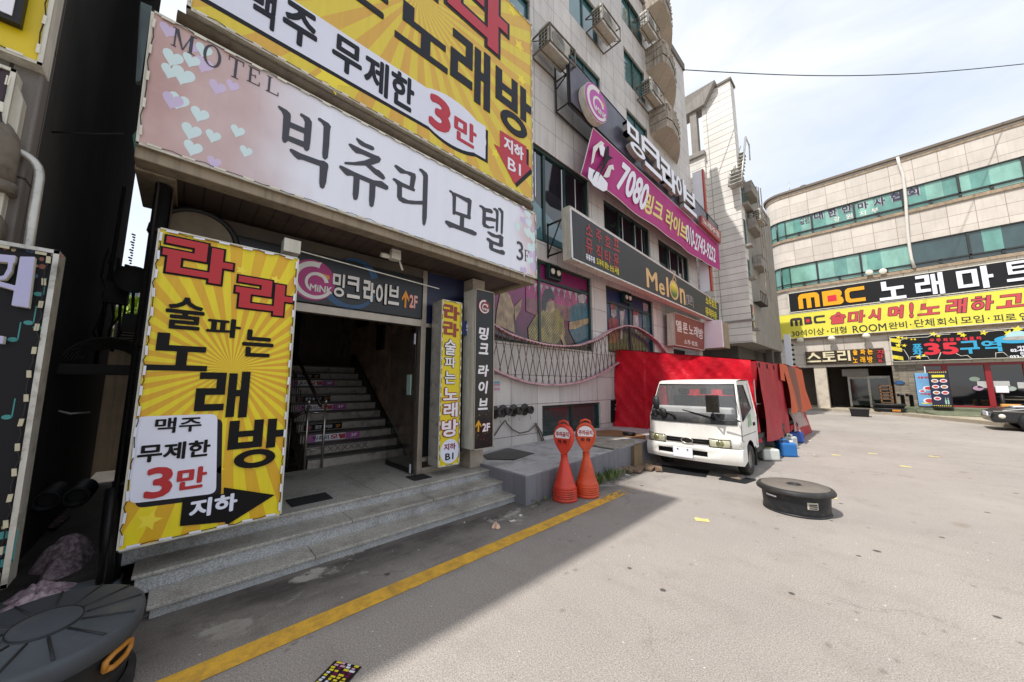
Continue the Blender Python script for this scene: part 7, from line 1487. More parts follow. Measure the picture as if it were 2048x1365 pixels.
# ================================================================ TILED TOWER BUILDING
TX, TY = -3.70, 18.6
m_tw = tile_mat('tower_panels', 'dcd8d0', 1.25, .325, mortar='8d8880', axis='XY', streak=.16, msize=.014, speck=.05)
m_conc = mat('grey_side_plaster', '918c85', .85, .15, 2, bmp=.1, streak=.5, dirt='6b645a')
tw = root('tiled_tower_building', 'tall tower faced in cream horizontal panels between the motel and the curved building', 'building', (-4.4, 18.6, 0))
b_ = MB(); b_.box(-5.05, TX, TY, 19.3, 3.53, 16.75); b_.box(-10, TX - .02, 19.3, 26.0, 3.53, 12.0, 1); b_.build('wall', [m_tw, m_conc], tw)
b_ = MB(); b_.box(-4.98, TX + .06, TY - .06, 19.36, 16.75, 16.87); b_.build('roof_coping', mat('tower_coping', '6d655a', .8, .2, 6), tw)
b_ = MB(); b_.hexa([(-7.1, 18.5, 16.0), (-4.87, 18.35, 16.0), (-4.87, 19.2, 16.0), (-7.1, 19.2, 16.0)], [(-7.1, 18.3, 16.95), (-4.27, 18.25, 16.95), (-4.27, 19.2, 16.95), (-7.1, 19.2, 16.95)]); b_.box(-5.63, -5.3, 18.5, 18.85, 13.5, 16.05); b_.build('roof_canopy', m_conc, tw, bevel=.02)
b_ = MB(); b_.box(-5.8, -5.05, 18.44, 19.15, 3.53, 13.3); b_.build('pilaster', m_tw, tw); b_ = MB(); b_.box(-5.9, -5.0, 18.32, 19.15, 13.3, 13.55); b_.build('pilaster_cap', m_conc, tw, bevel=.03)
b_ = MB(); b_.box(-5.1, TX + .05, TY - .05, 19.3, 4.5, 4.59); b_.build('string_course', m_conc, tw)
b_ = MB(); b_.box(-10, -4.6, 19.9, 25.9, 0, 3.53); b_.box(-4.6, TX - .1, 25.5, 25.9, 0, 3.53); b_.box(TX - .4, TX - .12, 23.4, 23.8, 0, 3.53); b_.build('undercroft', mat('undercroft_grey', '57514a', .9, .2, 3, streak=.4), tw)
b_ = MB(); b_.face([(-10, TY, 3.525), (TX, TY, 3.525), (TX, 26, 3.525), (-10, 26, 3.525)]); b_.build('undercroft_soffit', mat('soffit_grey', '8a847a', .9, .1, 3), tw)
PSd = Plane('X', TX - .01)
ms_ = zm(1440, 260, 2.964)
for pts in (((122, 340), (163, 480)), ((136, 530), (158, 690)), ((160, 770), (178, 880)), ((178, 1035), (200, 1180))):
    (u0, v1) = PSd.pick(ms_(*pts[0])); (u1, v0) = PSd.pick(ms_(*pts[1])); v0, v1 = min(v0, v1), max(v0, v1)
    if v1 - v0 < .4: v1 = v0 + .9
    f_ = MB(); f_.box(TX - .05, TX + .03, u0, u1, v0, v1); w_ = f_.build('window', m_green, tw); f_ = MB(); f_.box(TX + .02, TX + .034, u0 + .08, u1 - .08, v0 + .08, v1 - .08); o_ = f_.build('pane', m_glassT, w_)
    f_ = MB(); f_.box(TX - .05, TX + .25, u0 - .1, u1 + .1, v0 - .12, v0 - .02); f_.build('sill', m_conc, w_)
PSe = Plane('X', -3.45)
for (x, y, nm) in ((175, 350, 0), (200, 565, 1), (232, 790, 0)):
    u, v = PSe.pick(ms_(x, y)); b_ = MB(); b_.box(TX - .1, -3.36, u, u + 1.6, v - .12, v + .08); b_.box(-3.42, -3.36, u, u + 1.6, v + .08, v + .42); b_.box(TX, -3.36, u, u + .08, v + .08, v + .42); b_.build('balcony', m_conc, tw, bevel=.02)
u, v = PSe.pick(ms_(238, 1015)); b_ = MB(); b_.box(TX - .1, -3.4, u, u + 1.5, v - .05, v)
for k in range(5): b_.box(-3.42, -3.4, u + .36 * k, u + .36 * k + .03, v, v + .5)
b_.box(-3.42, -3.4, u, u + 1.5, v + .48, v + .51); b_.build('iron_balcony', M['dark_metal'], tw)
b_ = MB()
for k, (x0, y0, x1, y1) in enumerate(((200, 340, 240, 770), (212, 345, 258, 720), (226, 350, 250, 990), (246, 810, 262, 1000), (258, 800, 276, 900))):
    a = PSe.pick(ms_(x0, y0)); c = PSe.pick(ms_(x1, y1)); b_.tube([PSe.at(a[0], a[1], .1), PSe.at(a[0] + .01, c[1], .1)], .025, 6)
b_.build('rainwater_pipes', mat('pale_pipe', 'a79f92', .5, .1, 5), tw)
a2 = copy_tree(ac); u, v = PSe.pick(ms_(205, 548)); a2.location = (-3.68, u, v); a2['label'] = 'distant air conditioner on the side balcony of the tiled tower'; _loc[a2.name] = tuple(a2.location)
b_ = MB(); P_ = Plane('X', -3.5)
a = P_.pick(ms_(152, 42)); c = P_.pick(ms_(125, 310)); d = P_.pick(ms_(172, 85)); e = P_.pick(ms_(178, 180))
for off in (0, -.5): b_.tube([P_.at(c[0], c[1], off), P_.at(a[0], a[1], off)], .05, 4); b_.tube([P_.at(a[0], a[1], off), P_.at(d[0], d[1] - .1, off)], .03, 4); b_.tube([P_.at(d[0], d[1], off), P_.at(e[0], e[1], off)], .03, 4)
for k in range(9): t = k / 9; u = c[0] + (a[0] - c[0]) * t * .7; v = c[1] + (a[1] - c[1]) * t * .7; b_.box(-4.0, -3.5, u - .1, u + .45, v, v + .03)
b_.tube([P_.at(c[0] + .2, c[1] + .9, -.3), P_.at(a[0] + .3, a[1] - .2, -.3)], .025, 4)
b_.build('roof_stair', M['alu'], tw)

# ================================================================ CURVED COMMERCIAL BUILDING
YM, RC = 30.0, 1.1
mb_ = root('curved_commercial_building', 'three storey beige tiled building with a rounded corner, green ribbon windows and stacked shop signs', 'building', (2, 30, 0))
def path(off, x_r=14.0, n=10):
    p = [(x_r, YM - off)]; cx, cy = -3.5, YM + RC
    for i in range(n + 1): a = -math.pi / 2 - math.pi / 2 * i / n; p.append((cx + (RC + off) * math.cos(a), cy + (RC + off) * math.sin(a)))
    p.append((cx - RC - off, 42)); return p
def band(mb, z0, z1, off, off2=None, m=0, caps=False):
    p = path(off); p2 = path(off if off2 is None else off2)
    for (a, b2, c, d) in zip(p, p[1:], p2, p2[1:]): mb.face([(*a, z0), (*b2, z0), (*d, z1), (*c, z1)], m)
    if caps:
        pi = path(off - .35)
        for z, pp in ((z0, p), (z1, p2)):
            for a, b2, c, d in zip(pp, pp[1:], pi, pi[1:]): mb.face([(*a, z), (*b2, z), (*d, z), (*c, z)], m)
m_mt = tile_mat('beige_facade_tiles', 'cbc2b6', .95, .66, mortar='94857a', axis='XY', streak=.22, offset=(-.3, -.28), msize=.012, speck=.06)
w_ = MB(); band(w_, 13.15, 15.05, 0, caps=True); band(w_, 9.8, 11.62, 0, caps=True); band(w_, 6.2, 8.1, 0, caps=True); w_.build('wall', m_mt, mb_)
m_rough = mat('rough_broken_ledge', 'a08e78', .9, .3, 6, bmp=.8, bscale=14, dirt='6a5844')
w_ = MB(); band(w_, 11.55, 11.74, .08, caps=True); band(w_, 8.05, 8.22, .09, caps=True); band(w_, 14.78, 14.92, .04, caps=True); band(w_, 4.55, 4.72, .12, caps=True); w_.build('ledge', m_rough, mb_)
w_ = MB(); band(w_, 15.05, 15.2, .14, caps=True); p = path(.0); w_.face([(*q_, 15.1) for q_ in p] + [(14, 42, 15.1)]); w_.build('roof_edge', mat('dark_roof_edge', '6b6054', .7, .2, 6), mb_)
w_ = MB(); band(w_, 2.75, 6.2, 0.0); w_.build('lower_wall', m_mt, mb_)
m_frame = mat('dark_window_frame', '2e312f', .4, .15, 6)
gl_m = [glass_mat('green_curtain_glass', '7fae9f', .08), glass_mat('green_glass', '5f9388', .05), glass_mat('dark_green_glass', '33494a', .04)]
rc = random.Random(3)
for fl, (z0, zm_, z1) in enumerate(((11.74, 12.05, 13.15), (8.22, 8.52, 9.8))):
    xs = [-4.1 + 2.05 * k for k in range(10)]
    for k, (x0, x1) in enumerate(zip(xs, xs[1:])):
        x0 = max(x0, -3.5)
        f_ = MB()
        for q_ in ((x0, x0 + .05, z0, z1), (x1 - .05, x1, z0, z1), (x0, x1, z1 - .06, z1), (x0, x1, zm_ - .05, zm_ + .03), (x0, x1, z0, z0 + .06), ((x0 + x1) / 2 - .06, (x0 + x1) / 2 + .06, z0, zm_)): f_.box(q_[0], q_[1], YM + .02, YM + .12, q_[2], q_[3])
        wn = f_.build('window', m_frame, mb_)
        gi = (0 if k < 3 else 2 if k in (3, 4) else 1) if fl else (1 if k in (1, 2, 3) else 0 if k in (0, 4) else 1)
        f_ = MB(); f_.box(x0, x1, YM + .10, YM + .13, z0, z1); f_.build('pane', gl_m[gi], wn)
        if rc.random() < .7: f_ = MB(); t = rc.uniform(.1, .5); f_.box(x0 + (x1 - x0) * t, x0 + (x1 - x0) * (t + .3), YM + .094, YM + .099, zm_ + .03, z1 - .06); f_.build('curtain', gl_m[(gi + 1) % 2], wn)
    cxx, cyy = -3.5, YM + RC; f_ = MB(); g_ = MB()
    for i in range(10):
        a0 = -math.pi / 2 - math.pi / 2 * i / 10; a1 = -math.pi / 2 - math.pi / 2 * (i + 1) / 10
        P0 = lambda a, r_: (cxx + r_ * math.cos(a), cyy + r_ * math.sin(a))
        g_.face([(*P0(a0, RC - .1), z0), (*P0(a1, RC - .1), z0), (*P0(a1, RC - .1), z1), (*P0(a0, RC - .1), z1)], 0, True)
        for za, zb2 in ((z0, z0 + .06), (zm_ - .05, zm_ + .03), (z1 - .06, z1)): f_.face([(*P0(a0, RC - .04), za), (*P0(a1, RC - .04), za), (*P0(a1, RC - .04), zb2), (*P0(a0, RC - .04), zb2)])
        if i in (3, 7): f_.tube([(*P0(a0, RC - .05), z0), (*P0(a0, RC - .05), z1)], .05, 6)
    g_.face([(cxx - RC + .1, cyy, z0), (cxx - RC + .1, 42, z0), (cxx - RC + .1, 42, z1), (cxx - RC + .1, cyy, z1)])
    wn = f_.build('corner_window', m_frame, mb_); g_.build('pane', gl_m[1], wn)
PMB = Plane('Y', YM + .092); zw = zm(1480, 240, 3.412); ww_ = mat('window_letter_white', 'd8d6cc', .5, .05, 4); wn_ = mat('window_letter_navy', '2c2b48', .5, .05, 4)
wl = root('window_lettering', 'navy and white letters stuck on the upper ribbon windows of the curved building', 'lettering', (0, YM + .09, 12))
for s_, x0, x1, y0, y1 in (('대', 503, 567, 622, 682), ('한', 596, 662, 606, 662), ('안', 692, 766, 582, 634), ('마', 800, 876, 562, 610), ('사', 908, 992, 530, 590), ('협', 1022, 1106, 494, 556), ('회', 1140, 1224, 462, 524)):
    T(wl, s_, PMB, zw(x0, (y0 + y1) / 2), zw(x1, (y0 + y1) / 2), zw((x0 + x1) / 2, y0), zw((x0 + x1) / 2, y1), wn_, bold=.042, outline=(ww_, .03), w=.002)
for s_, x0, x1, y0, y1 in (('사단', 408, 472, 655, 682), ('법인', 408, 474, 684, 710)): T(wl, s_, PMB, zw(x0, (y0 + y1) / 2), zw(x1, (y0 + y1) / 2), zw((x0 + x1) / 2, y0), zw((x0 + x1) / 2, y1), wn_, bold=.02, outline=(ww_, .02), w=.002)
for s_, x0, x1, y0, y1 in (('강', 640, 682, 662, 694), ('원', 722, 770, 642, 676), ('지', 812, 860, 622, 656), ('부', 896, 946, 602, 634)): T(wl, s_, PMB, zw(x0, (y0 + y1) / 2), zw(x1, (y0 + y1) / 2), zw((x0 + x1) / 2, y0), zw((x0 + x1) / 2, y1), ww_, bold=.02, w=.002)
# pipe, floodlights, roof bits
P_ = Plane('Y', YM - .15); b_ = MB(); b_.tube([P_.at(*P_.pick(zw(x, y))) for x, y in ((1075, 255), (1085, 300), (1110, 370), (1122, 460), (1132, 560), (1138, 680), (1145, 780), (1158, 880), (1170, 950), (1190, 1010))], .07, 8); thing(b_, 'hanging_pipe', mat('white_hose', 'd2cdc4', .5, .1, 5), 'long white flexible pipe hanging down the front of the curved building', 'pipe', (2, YM - .15, 8))
for x, lab in ((882, 'left of two round flood lamps below the lower ribbon windows'), (975, 'right of two round flood lamps below the lower ribbon windows')):
    u, v = P_.pick(zw(x, 1048 if x < 900 else 1040)); b_ = MB(); b_.lathe([(.1, .25), (.16, .1), (.17, .0), (.15, -.02), (.0, .0)], (u, YM - .4, v), 16, axis='y'); b_.tube([(u, YM - .1, v), (u, YM - .3, v)], .03, 6); thing(b_, 'flood_lamp', M['led'], lab, 'lamp', (u, YM - .3, v), 'flood lamps on the curved building')
u, v = P_.pick(zw(420, 440)); b_ = MB(); b_.box(u - .3, u + .25, YM + .5, YM + 1, 15.1, 15.35); b_.lathe([(.16, 0), (.24, .12), (.2, .25), (.05, .3)], (u, YM + .8, 15.35), 12); thing(b_, 'roof_vent', M['dark_metal'], 'small dark roof vent on the edge of the curved building', 'vent', (u, YM + .7, 15.1))
b_ = MB(); b_.tube([(u - .75, YM + .6, 15.1), (u - .75, YM + .6, 16.2)], .02, 5); thing(b_, 'antenna', M['alu'], 'thin antenna rod beside the roof vent', 'antenna', (u - .75, YM + .6, 15.1))
# ---- signs
g7 = zm(1540, 560, 4.031); PZ = Plane('Y', YM - .3)
zt, zb2 = PZ.pick((1577, 587))[1], PZ.pick((1577, 627))[1]; xl = PZ.pick((1577, 607))[0]
r = box_sign('broadcast_karaoke_sign', 'long black fascia sign with yellow and white block letters on the curved building', 'sign', PZ, [(xl, zb2), (10, zb2), (10, zt), (xl, zt)], .25, mat('fascia_black', '151517', .5, .1, 3, spec=.3), M['frame_white'], .05)
yl_ = mat('letter_amber', 'e3a213', .4, .05, 4)
def block_m(root_, P, L, R, Tp, B, m, w=.004, th=.03):
    u0, v0, W, H = PXBOX(P, L, R, Tp, B); t = W * .22; mb = MB(); pts = [(0, 0), (0, .8 * H)]
    mb.prism(P, [(u0, v0), (u0 + t, v0), (u0 + t, v0 + H * .68), (u0 + W * .39, v0 + H * .68), (u0 + W * .39, v0), (u0 + W * .39 + t, v0), (u0 + W * .39 + t, v0 + H * .68), (u0 + W - t, v0 + H * .68), (u0 + W - t, v0), (u0 + W, v0), (u0 + W, v0 + H * .8), (u0 + W * .92, v0 + H * .95), (u0 + W * .8, v0 + H), (u0 + W * .2, v0 + H), (u0 + W * .08, v0 + H * .95), (u0, v0 + H * .8)], w, w + th); return mb.build('lettering', m, root_)
def block_B(root_, P, L, R, Tp, B, m, w=.004, th=.03):
    u0, v0, W, H = PXBOX(P, L, R, Tp, B); mb = MB()
    mb.prism(P, [(u0, v0), (u0 + W * .85, v0), (u0 + W * .97, v0 + H * .1), (u0 + W, v0 + H * .25), (u0 + W * .95, v0 + H * .45), (u0 + W * .85, v0 + H * .52), (u0 + W * .93, v0 + H * .62), (u0 + W * .95, v0 + H * .8), (u0 + W * .88, v0 + H * .95), (u0 + W * .75, v0 + H), (u0, v0 + H)], w, w + th); mb.prism(P, [(u0 + W * .25, v0 + H * .26), (u0 + W * .68, v0 + H * .26), (u0 + W * .68, v0 + H * .66), (u0 + W * .25, v0 + H * .66)], w + th, w + th + .01, 1); return mb.build('lettering', [m, mat('letter_block_red', 'd0283a', .4, .05, 4)], root_)
def block_C(root_, P, L, R, Tp, B, m, w=.004, th=.03):
    u0, v0, W, H = PXBOX(P, L, R, Tp, B); mb = MB(); mb.prism(P, [(u0 + W * .18, v0), (u0 + W, v0), (u0 + W, v0 + H * .24), (u0 + W * .3, v0 + H * .24), (u0 + W * .22, v0 + H * .34), (u0 + W * .22, v0 + H * .66), (u0 + W * .3, v0 + H * .76), (u0 + W, v0 + H * .76), (u0 + W, v0 + H), (u0 + W * .18, v0 + H), (u0 + W * .04, v0 + H * .9), (u0, v0 + H * .76), (u0, v0 + H * .24), (u0 + W * .04, v0 + H * .1)], w, w + th); return mb.build('lettering', m, root_)
block_m(r, PZ, g7(228, 170), g7(400, 170), g7(310, 108), g7(310, 228), yl_); block_B(r, PZ, g7(422, 140), g7(592, 140), g7(500, 85), g7(500, 205), yl_); block_C(r, PZ, g7(605, 120), g7(767, 120), g7(690, 60), g7(690, 180), yl_)
for s_, x0, x1, y0, y1 in (('노', 1757, 1811, 562, 600), ('래', 1830, 1889, 548, 591), ('마', 1913, 1987, 535, 579), ('트', 2010, 2068, 522, 562)): T(r, s_, PZ, (x0, (y0 + y1) / 2), (x1, (y0 + y1) / 2), ((x0 + x1) / 2, y0), ((x0 + x1) / 2, y1), rl_w, bold=.055, th=.05)
zt, zb2 = PZ.pick((1555, 636))[1], PZ.pick((1562, 680))[1]; zt = 6.40; xl = PZ.pick((1557, 655))[0]
r = box_sign('yellow_karaoke_banner_sign', 'long pale yellow sign with red and dark lettering under the black fascia sign', 'sign', PZ, [(xl, zb2), (10, zb2), (10, zt), (xl, zt)], .2, mat('fascia_lemon', 'dcd34a', .45, .06, 2), M['frame_white'], .04)
dk = mat('letter_dark_brown', '33282c', .5, .06, 4)
block_m(r, PZ, g7(163, 340), g7(262, 340), g7(210, 308), g7(210, 373), dk, th=.01); block_B(r, PZ, g7(275, 325), g7(340, 325), g7(305, 297), g7(305, 360), dk, th=.01); block_C(r, PZ, g7(352, 320), g7(445, 320), g7(400, 288), g7(400, 350), dk, th=.01)
lr = mat('letter_coral_red', 'c2444a', .45, .06, 4)
def row(root_, items, P, zf, m, **kw):
    for s_, x0, x1, y0, y1 in items: T(root_, s_, P, zf(x0, (y0 + y1) / 2), zf(x1, (y0 + y1) / 2), zf((x0 + x1) / 2, y0), zf((x0 + x1) / 2, y1), m, **kw)
row(r, (('술', 485, 612, 262, 355), ('마', 630, 765, 250, 345), ('시', 790, 900, 232, 328), ('며', 948, 1085, 208, 312), ('!', 1118, 1160, 185, 305), ('노', 1195, 1370, 190, 282), ('래', 1418, 1590, 155, 270), ('하', 1622, 1800, 132, 245), ('고', 1832, 2050, 118, 222)), PZ, g7, lr, bold=.045, shear=.15, outline=(mat('letter_edge', '3c2c34', .5), .035))
row(r, (('30석이상', 172, 440, 398, 452), ('·', 460, 472, 408, 422), ('대형', 492, 618, 378, 435), ('ROOM', 665, 940, 360, 420), ('완비', 955, 1105, 338, 395), ('·', 1128, 1140, 355, 368), ('단체', 1165, 1325, 315, 380), ('회식', 1345, 1508, 305, 365), ('모임', 1535, 1725, 290, 350), ('·', 1755, 1770, 305, 318), ('피로', 1800, 1985, 275, 335), ('연', 2010, 2100, 262, 325)), PZ, g7, dk, bold=.012)
PZ2 = Plane('Y', YM - .12)
a, c = PZ2.pick(g7(285, 585)), PZ2.pick(g7(932, 672)); zt = PZ2.pick(g7(285, 580))[1]; zb2 = PZ2.pick(g7(290, 688))[1]
r = root('story_karaoke_sign', 'slatted dark sign with cream and yellow raised letters above the open ground floor bay', 'sign', ((a[0] + c[0]) / 2, YM - .12, zb2))
b_ = MB()
for k in range(7): z = zb2 + (zt - zb2) * (k + .2) / 7; b_.box(a[0], c[0], YM - .16, YM - .1, z, z + .07)
b_.box(a[0], c[0], YM - .1, YM - .07, zb2, zt, 1); b_.build('slats', [mat('slat_brown', '3a2d22', .5, .2, 9), mat('slat_gap', '8a7a66', .7)], r)
PZ3 = Plane('Y', YM - .17); cream = mat('letter_cream', 'd8ccaa', .4, .06, 5)
row(r, (('스', 298, 410, 588, 665), ('토', 420, 530, 582, 660), ('리', 545, 652, 572, 655)), PZ3, g7, cream, bold=.06, th=.05)
row(r, (('술', 668, 705, 562, 608), ('파', 728, 768, 560, 605), ('는', 785, 828, 558, 602), ('노', 668, 705, 625, 670), ('래', 728, 768, 620, 668), ('방', 785, 828, 618, 668)), PZ3, g7, yl_, bold=.05, th=.04); row(r, (('지', 860, 915, 565, 600), ('하', 862, 912, 600, 635), ('B', 875, 905, 642, 664)), PZ3, g7, redb, bold=.05, th=.04)
zt, zb2 = PZ.pick(g7(965, 457))[1], PZ.pick(g7(988, 662))[1]; xl = PZ.pick(g7(975, 560))[0]
r = box_sign('pocha_sign', 'large black shop sign with red and blue letters, yellow stars and a small saucer', 'sign', PZ, [(xl, zb2), (10, zb2), (10, zt), (xl, zt)], .5, mat('shop_black', '0c0c0d', .5, .1, 3, spec=.3), M['frame_white'], .03)
hz = MB(); w0 = .42; H_ = zt - zb2
for k in range(3): z = zb2 + .06 + k * H_ / 3; hz.prism(PZ, [(xl + .03, z + .12), (xl + w0, z), (xl + w0, z + .22), (xl + .03, min(zt - .02, z + .34))], .002, .012)
hz.build('hazard_stripe', mat('hazard_yellow', 'd8c832', .45), r)
blu2 = mat('letter_sky_blue', '2f9cc4', .45, .05, 4); srd = mat('letter_signal_red', 'cf2535', .45, .05, 4)
row(r, (('포', 1147, 1228, 517, 562), ('차', 1150, 1230, 562, 612)), PZ, g7, blu2, bold=.05); row(r, (('3', 1240, 1372, 508, 606), ('5', 1385, 1520, 505, 602)), PZ, g7, srd, bold=.04); row(r, (('구', 1530, 1690, 492, 596), ('역', 1705, 1895, 488, 580)), PZ, g7, blu2, bold=.075)
row(r, (('우', 1285, 1325, 475, 502), ('주', 1340, 1378, 472, 500), ('최', 1395, 1430, 470, 498), ('강', 1445, 1485, 468, 496), ('동', 1498, 1540, 466, 492), ('네', 1552, 1590, 464, 490), ('포', 1605, 1648, 460, 488), ('차', 1660, 1706, 456, 485)), PZ, g7, srd, bold=.05)
row(r, (('가맹', 1990, 2070, 532, 555), ('02-46', 1938, 2060, 556, 580), ('문의', 2015, 2080, 582, 602), ('033-7', 1932, 2055, 608, 632)), PZ, g7, M['white'], bold=.04)
sp2_ = MB()
for x, y, s_ in ((1315, 438, .16), (1358, 452, .11), (1525, 432, .12), (1556, 447, .14), (1722, 427, .16), (1925, 430, .2), (1992, 400, .22), (1035, 465, .12), (1098, 472, .1), (1140, 480, .07), (1168, 480, .07), (1035, 528, .16), (1083, 530, .12), (1200, 622, .15), (1240, 610, .1), (1065, 467, .09)): sp2_.prism(PZ, star_pts(*PZ.pick(g7(x, y)), s_ * .9), .004, .014)
sp2_.build('star_print', M['pale_yel'], r)
ln = MB()
def pline(pts):
    q_ = [PZ.at(*PZ.pick(g7(*p)), .012) for p in pts]; ln.tube(q_, .018, 4)
pline(((1050, 530), (1050, 492), (1090, 470), (1270, 462), (1310, 445), (1450, 440), (1452, 425), (1560, 425))); pline(((1040, 562), (1080, 565), (1120, 628), (1118, 655))); pline(((1130, 655), (1135, 622), (1270, 618), (1285, 645), (1355, 645), (1378, 585))); pline(((1500, 595), (1540, 615), (1590, 610), (1630, 640), (1820, 632), (1820, 590), (1880, 585), (1930, 628))); pline(((1700, 425), (1830, 410), (1910, 408)))
ln.build('star_line_print', M['frame_white'], r)
u, v = PZ.pick(g7(2000, 475)); sc = MB(); sc.prism(PZ, ell(u, v, .7, .22, 30), .004, .014, 0); sc.prism(PZ, ell(u, v + .05, .36, .34, 24, 0, math.pi), .005, .016, 1); sc.prism(PZ, ell(u, v + .03, .45, .1, 24), .015, .02, 2); sc.build('saucer_print', [blu2, mat('saucer_pale', 'a9cfd2', .4), M['alu']], r)
# bulbs below the yellow sign
for x, y, lab in ((245, 490, 'leftmost globe lamp under the pale yellow sign'), (497, 478, 'middle globe lamp under the pale yellow sign'), (776, 458, 'right globe lamp under the pale yellow sign')):
    u, v = PZ.pick(g7(x, y)); b_ = MB(); b_.lathe([(.04, .2), (.16, .12), (.19, .0), (.14, -.1), (.0, -.13)], (u, YM - .35, v), 14); b_.tube([(u, YM - .05, v + .1), (u, YM - .35, v + .15)], .03, 5); thing(b_, 'globe_lamp', M['led'], lab, 'lamp', (u, YM - .3, v), 'globe lamps under the yellow sign')
# white post sign in front of the left pillar
P_ = Plane('Y', 27.5); a, c = P_.pick((1569, 670)), P_.pick((1590, 740)); b_ = MB(); b_.box(a[0] - .05, a[0] + .28, 27.4, 27.6, 1.2, a[1]); b_.box(a[0] + .05, a[0] + .15, 27.45, 27.55, 0, 1.2, 1)
for k in range(9): b_.box(a[0] + .28, a[0] + .4, 27.45, 27.55, 1.6 + .3 * k, 1.72 + .3 * k, 1)
thing(b_, 'post_sign', [M['white'], M['dark_metal']], 'slim white upright sign standing behind the end of the orange tarpaulin', 'sign', (a[0], 27.5, 0), bevel=.01)
# ---- ground floor
w_ = MB()
def zpx(x, y): return Plane('Y', YM).pick(g7(x, y))
w_.box(-2.77, -2.17, YM, YM + .6, 0, 2.75); w_.build('pillar', speck_mat('pale_stone_pillar', 'c2b7a5', '8d7f6c'), mb_, bevel=.01)
w_ = MB(); w_.face([(-4.6, YM + 4, 0), (1, YM + 4, 0), (1, YM + 4, 2.75), (-4.6, YM + 4, 2.75)]); w_.face([(-4.6, YM, 2.745), (1.0, YM, 2.745), (1, YM + 4, 2.745), (-4.6, YM + 4, 2.745)]); w_.face([(.69, YM, 0), (.69, YM + 4, 0), (.69, YM + 4, 2.75), (.69, YM, 2.75)]); w_.face([(-2.3, YM + .6, 0), (-2.3, YM + 4, 0), (-2.3, YM + 4, 2.75), (-2.3, YM + .6, 2.75)]); w_.build('bay_lining', mat('bay_plaster', '6a6056', .85, .2, 3), mb_)
w_ = MB(); w_.box(-1.2, .5, YM + 1.6, YM + 1.66, .3, 2.0); w_.build('bay_door', glass_mat('bay_door_glass', '28302f', .05), mb_); w_ = MB(); w_.box(-1.3, .6, YM + 1.55, YM + 1.7, 2.0, 2.15); w_.box(-1.3, -1.2, YM + 1.55, YM + 1.7, .2, 2.0); w_.box(.5, .6, YM + 1.55, YM + 1.7, .2, 2.0); w_.box(-.4, -.3, YM + 1.55, YM + 1.7, .2, 2.0); w_.build('bay_door_frame', M['alu'], mb_)
w_ = MB(); w_.box(-1.5, -.3, YM + .9, YM + 1.3, 2.15, 2.6); o_ = w_.build('signboard_blank', mat('dim_board', '8d8a84', .5, .1, 4), mb_, bevel=.01)
m_br = tile_mat('grey_brick', '8c8272', .34, .11, mortar='6a6256', axis='XY', var=.35, streak=.3, msize=.012)
w_ = MB(); w_.box(.69, 1.9, YM + .02, YM + .5, 0, 2.75); w_.build('brick_pier', m_br, mb_)
m_rf = mat('red_door_frame', '8c1c24', .4, .12, 5); m_dkg = glass_mat('shop_dark_glass', '0c0d10', .05)
w_ = MB(); xs = [1.95, 2.62, 4.0, 5.15, 6.5, 8.0, 9.5]
w_.box(1.9, 10, YM + .05, YM + .15, 2.62, 2.80); w_.box(1.9, 10, YM + .05, YM + .15, .42, .50)
for x in xs[1:]: w_.box(x - .1, x + .1, YM + .04, YM + .16, .5, 2.62)
w_.build('shopfront_frame', m_rf, mb_, bevel=.01)
for x0, x1 in zip(xs, xs[1:]): w_ = MB(); w_.box(x0, x1, YM + .12, YM + .14, .5, 2.62); w_.build('shop_pane', m_dkg, mb_)
w_ = MB(); w_.box(1.9, 10, YM + .02, YM + .2, .0, .42); w_.build('shop_plinth', M['dark_metal'], mb_)
PQ_ = Plane('Y', YM + .115); z5 = zm(1820, 700, 6.825)
for i, (x, y, w0, h0) in enumerate(((1003, 475, .38, .34), (1250, 468, .48, .3), (1560, 485, .38, .3))): u, v = PQ_.pick(z5(x, y)); b_ = MB(); b_.prism(PQ_, [(u - w0 / 2, v - h0 / 2), (u + w0 / 2, v - h0 / 2), (u + w0 / 2, v + h0 / 2), (u - w0 / 2, v + h0 / 2)], 0, .006); b_.build('paper_notice', mat('notice_grey', 'b4b2b0', .7, .12, 9), mb_)
u, v = PQ_.pick(z5(345, 325)); b_ = MB(); b_.prism(PQ_, [(u - .28, v - .2), (u + .28, v - .2), (u + .28, v + .2), (u - .28, v + .2)], 0, .006); b_.prism(PQ_, [(u - .28, v + .05), (u + .28, v + .05), (u + .28, v + .2), (u - .28, v + .2)], .006, .009, 1); b_.build('red_notice', [M['white'], M['red']], mb_)
for x, y, c_ in ((930, 525, 'b08aa4'), (1375, 530, '9aa39a'), (880, 400, '7d8a7c')): u, v = PQ_.pick(z5(x, y)); b_ = MB(); b_.prism(PQ_, ell(u, v, .17, .12, 16), 0, .006); b_.build('door_decal', mat('decal_' + ('mauve' if c_[0] == 'b' else 'sage' if c_[0] == '9' else 'moss'), c_, .6), mb_)
u, v = Plane('Y', YM).pick(g7(1043, 828)); b_ = MB(); b_.prism(Plane('Y', YM), ell(u, v, .22, .12, 6), .0, .03); thing(b_, 'address_plate', mat('plate_blue', '2f5580', .4), 'small blue address plate on the grey brick pier', 'sign', (u, YM, v))

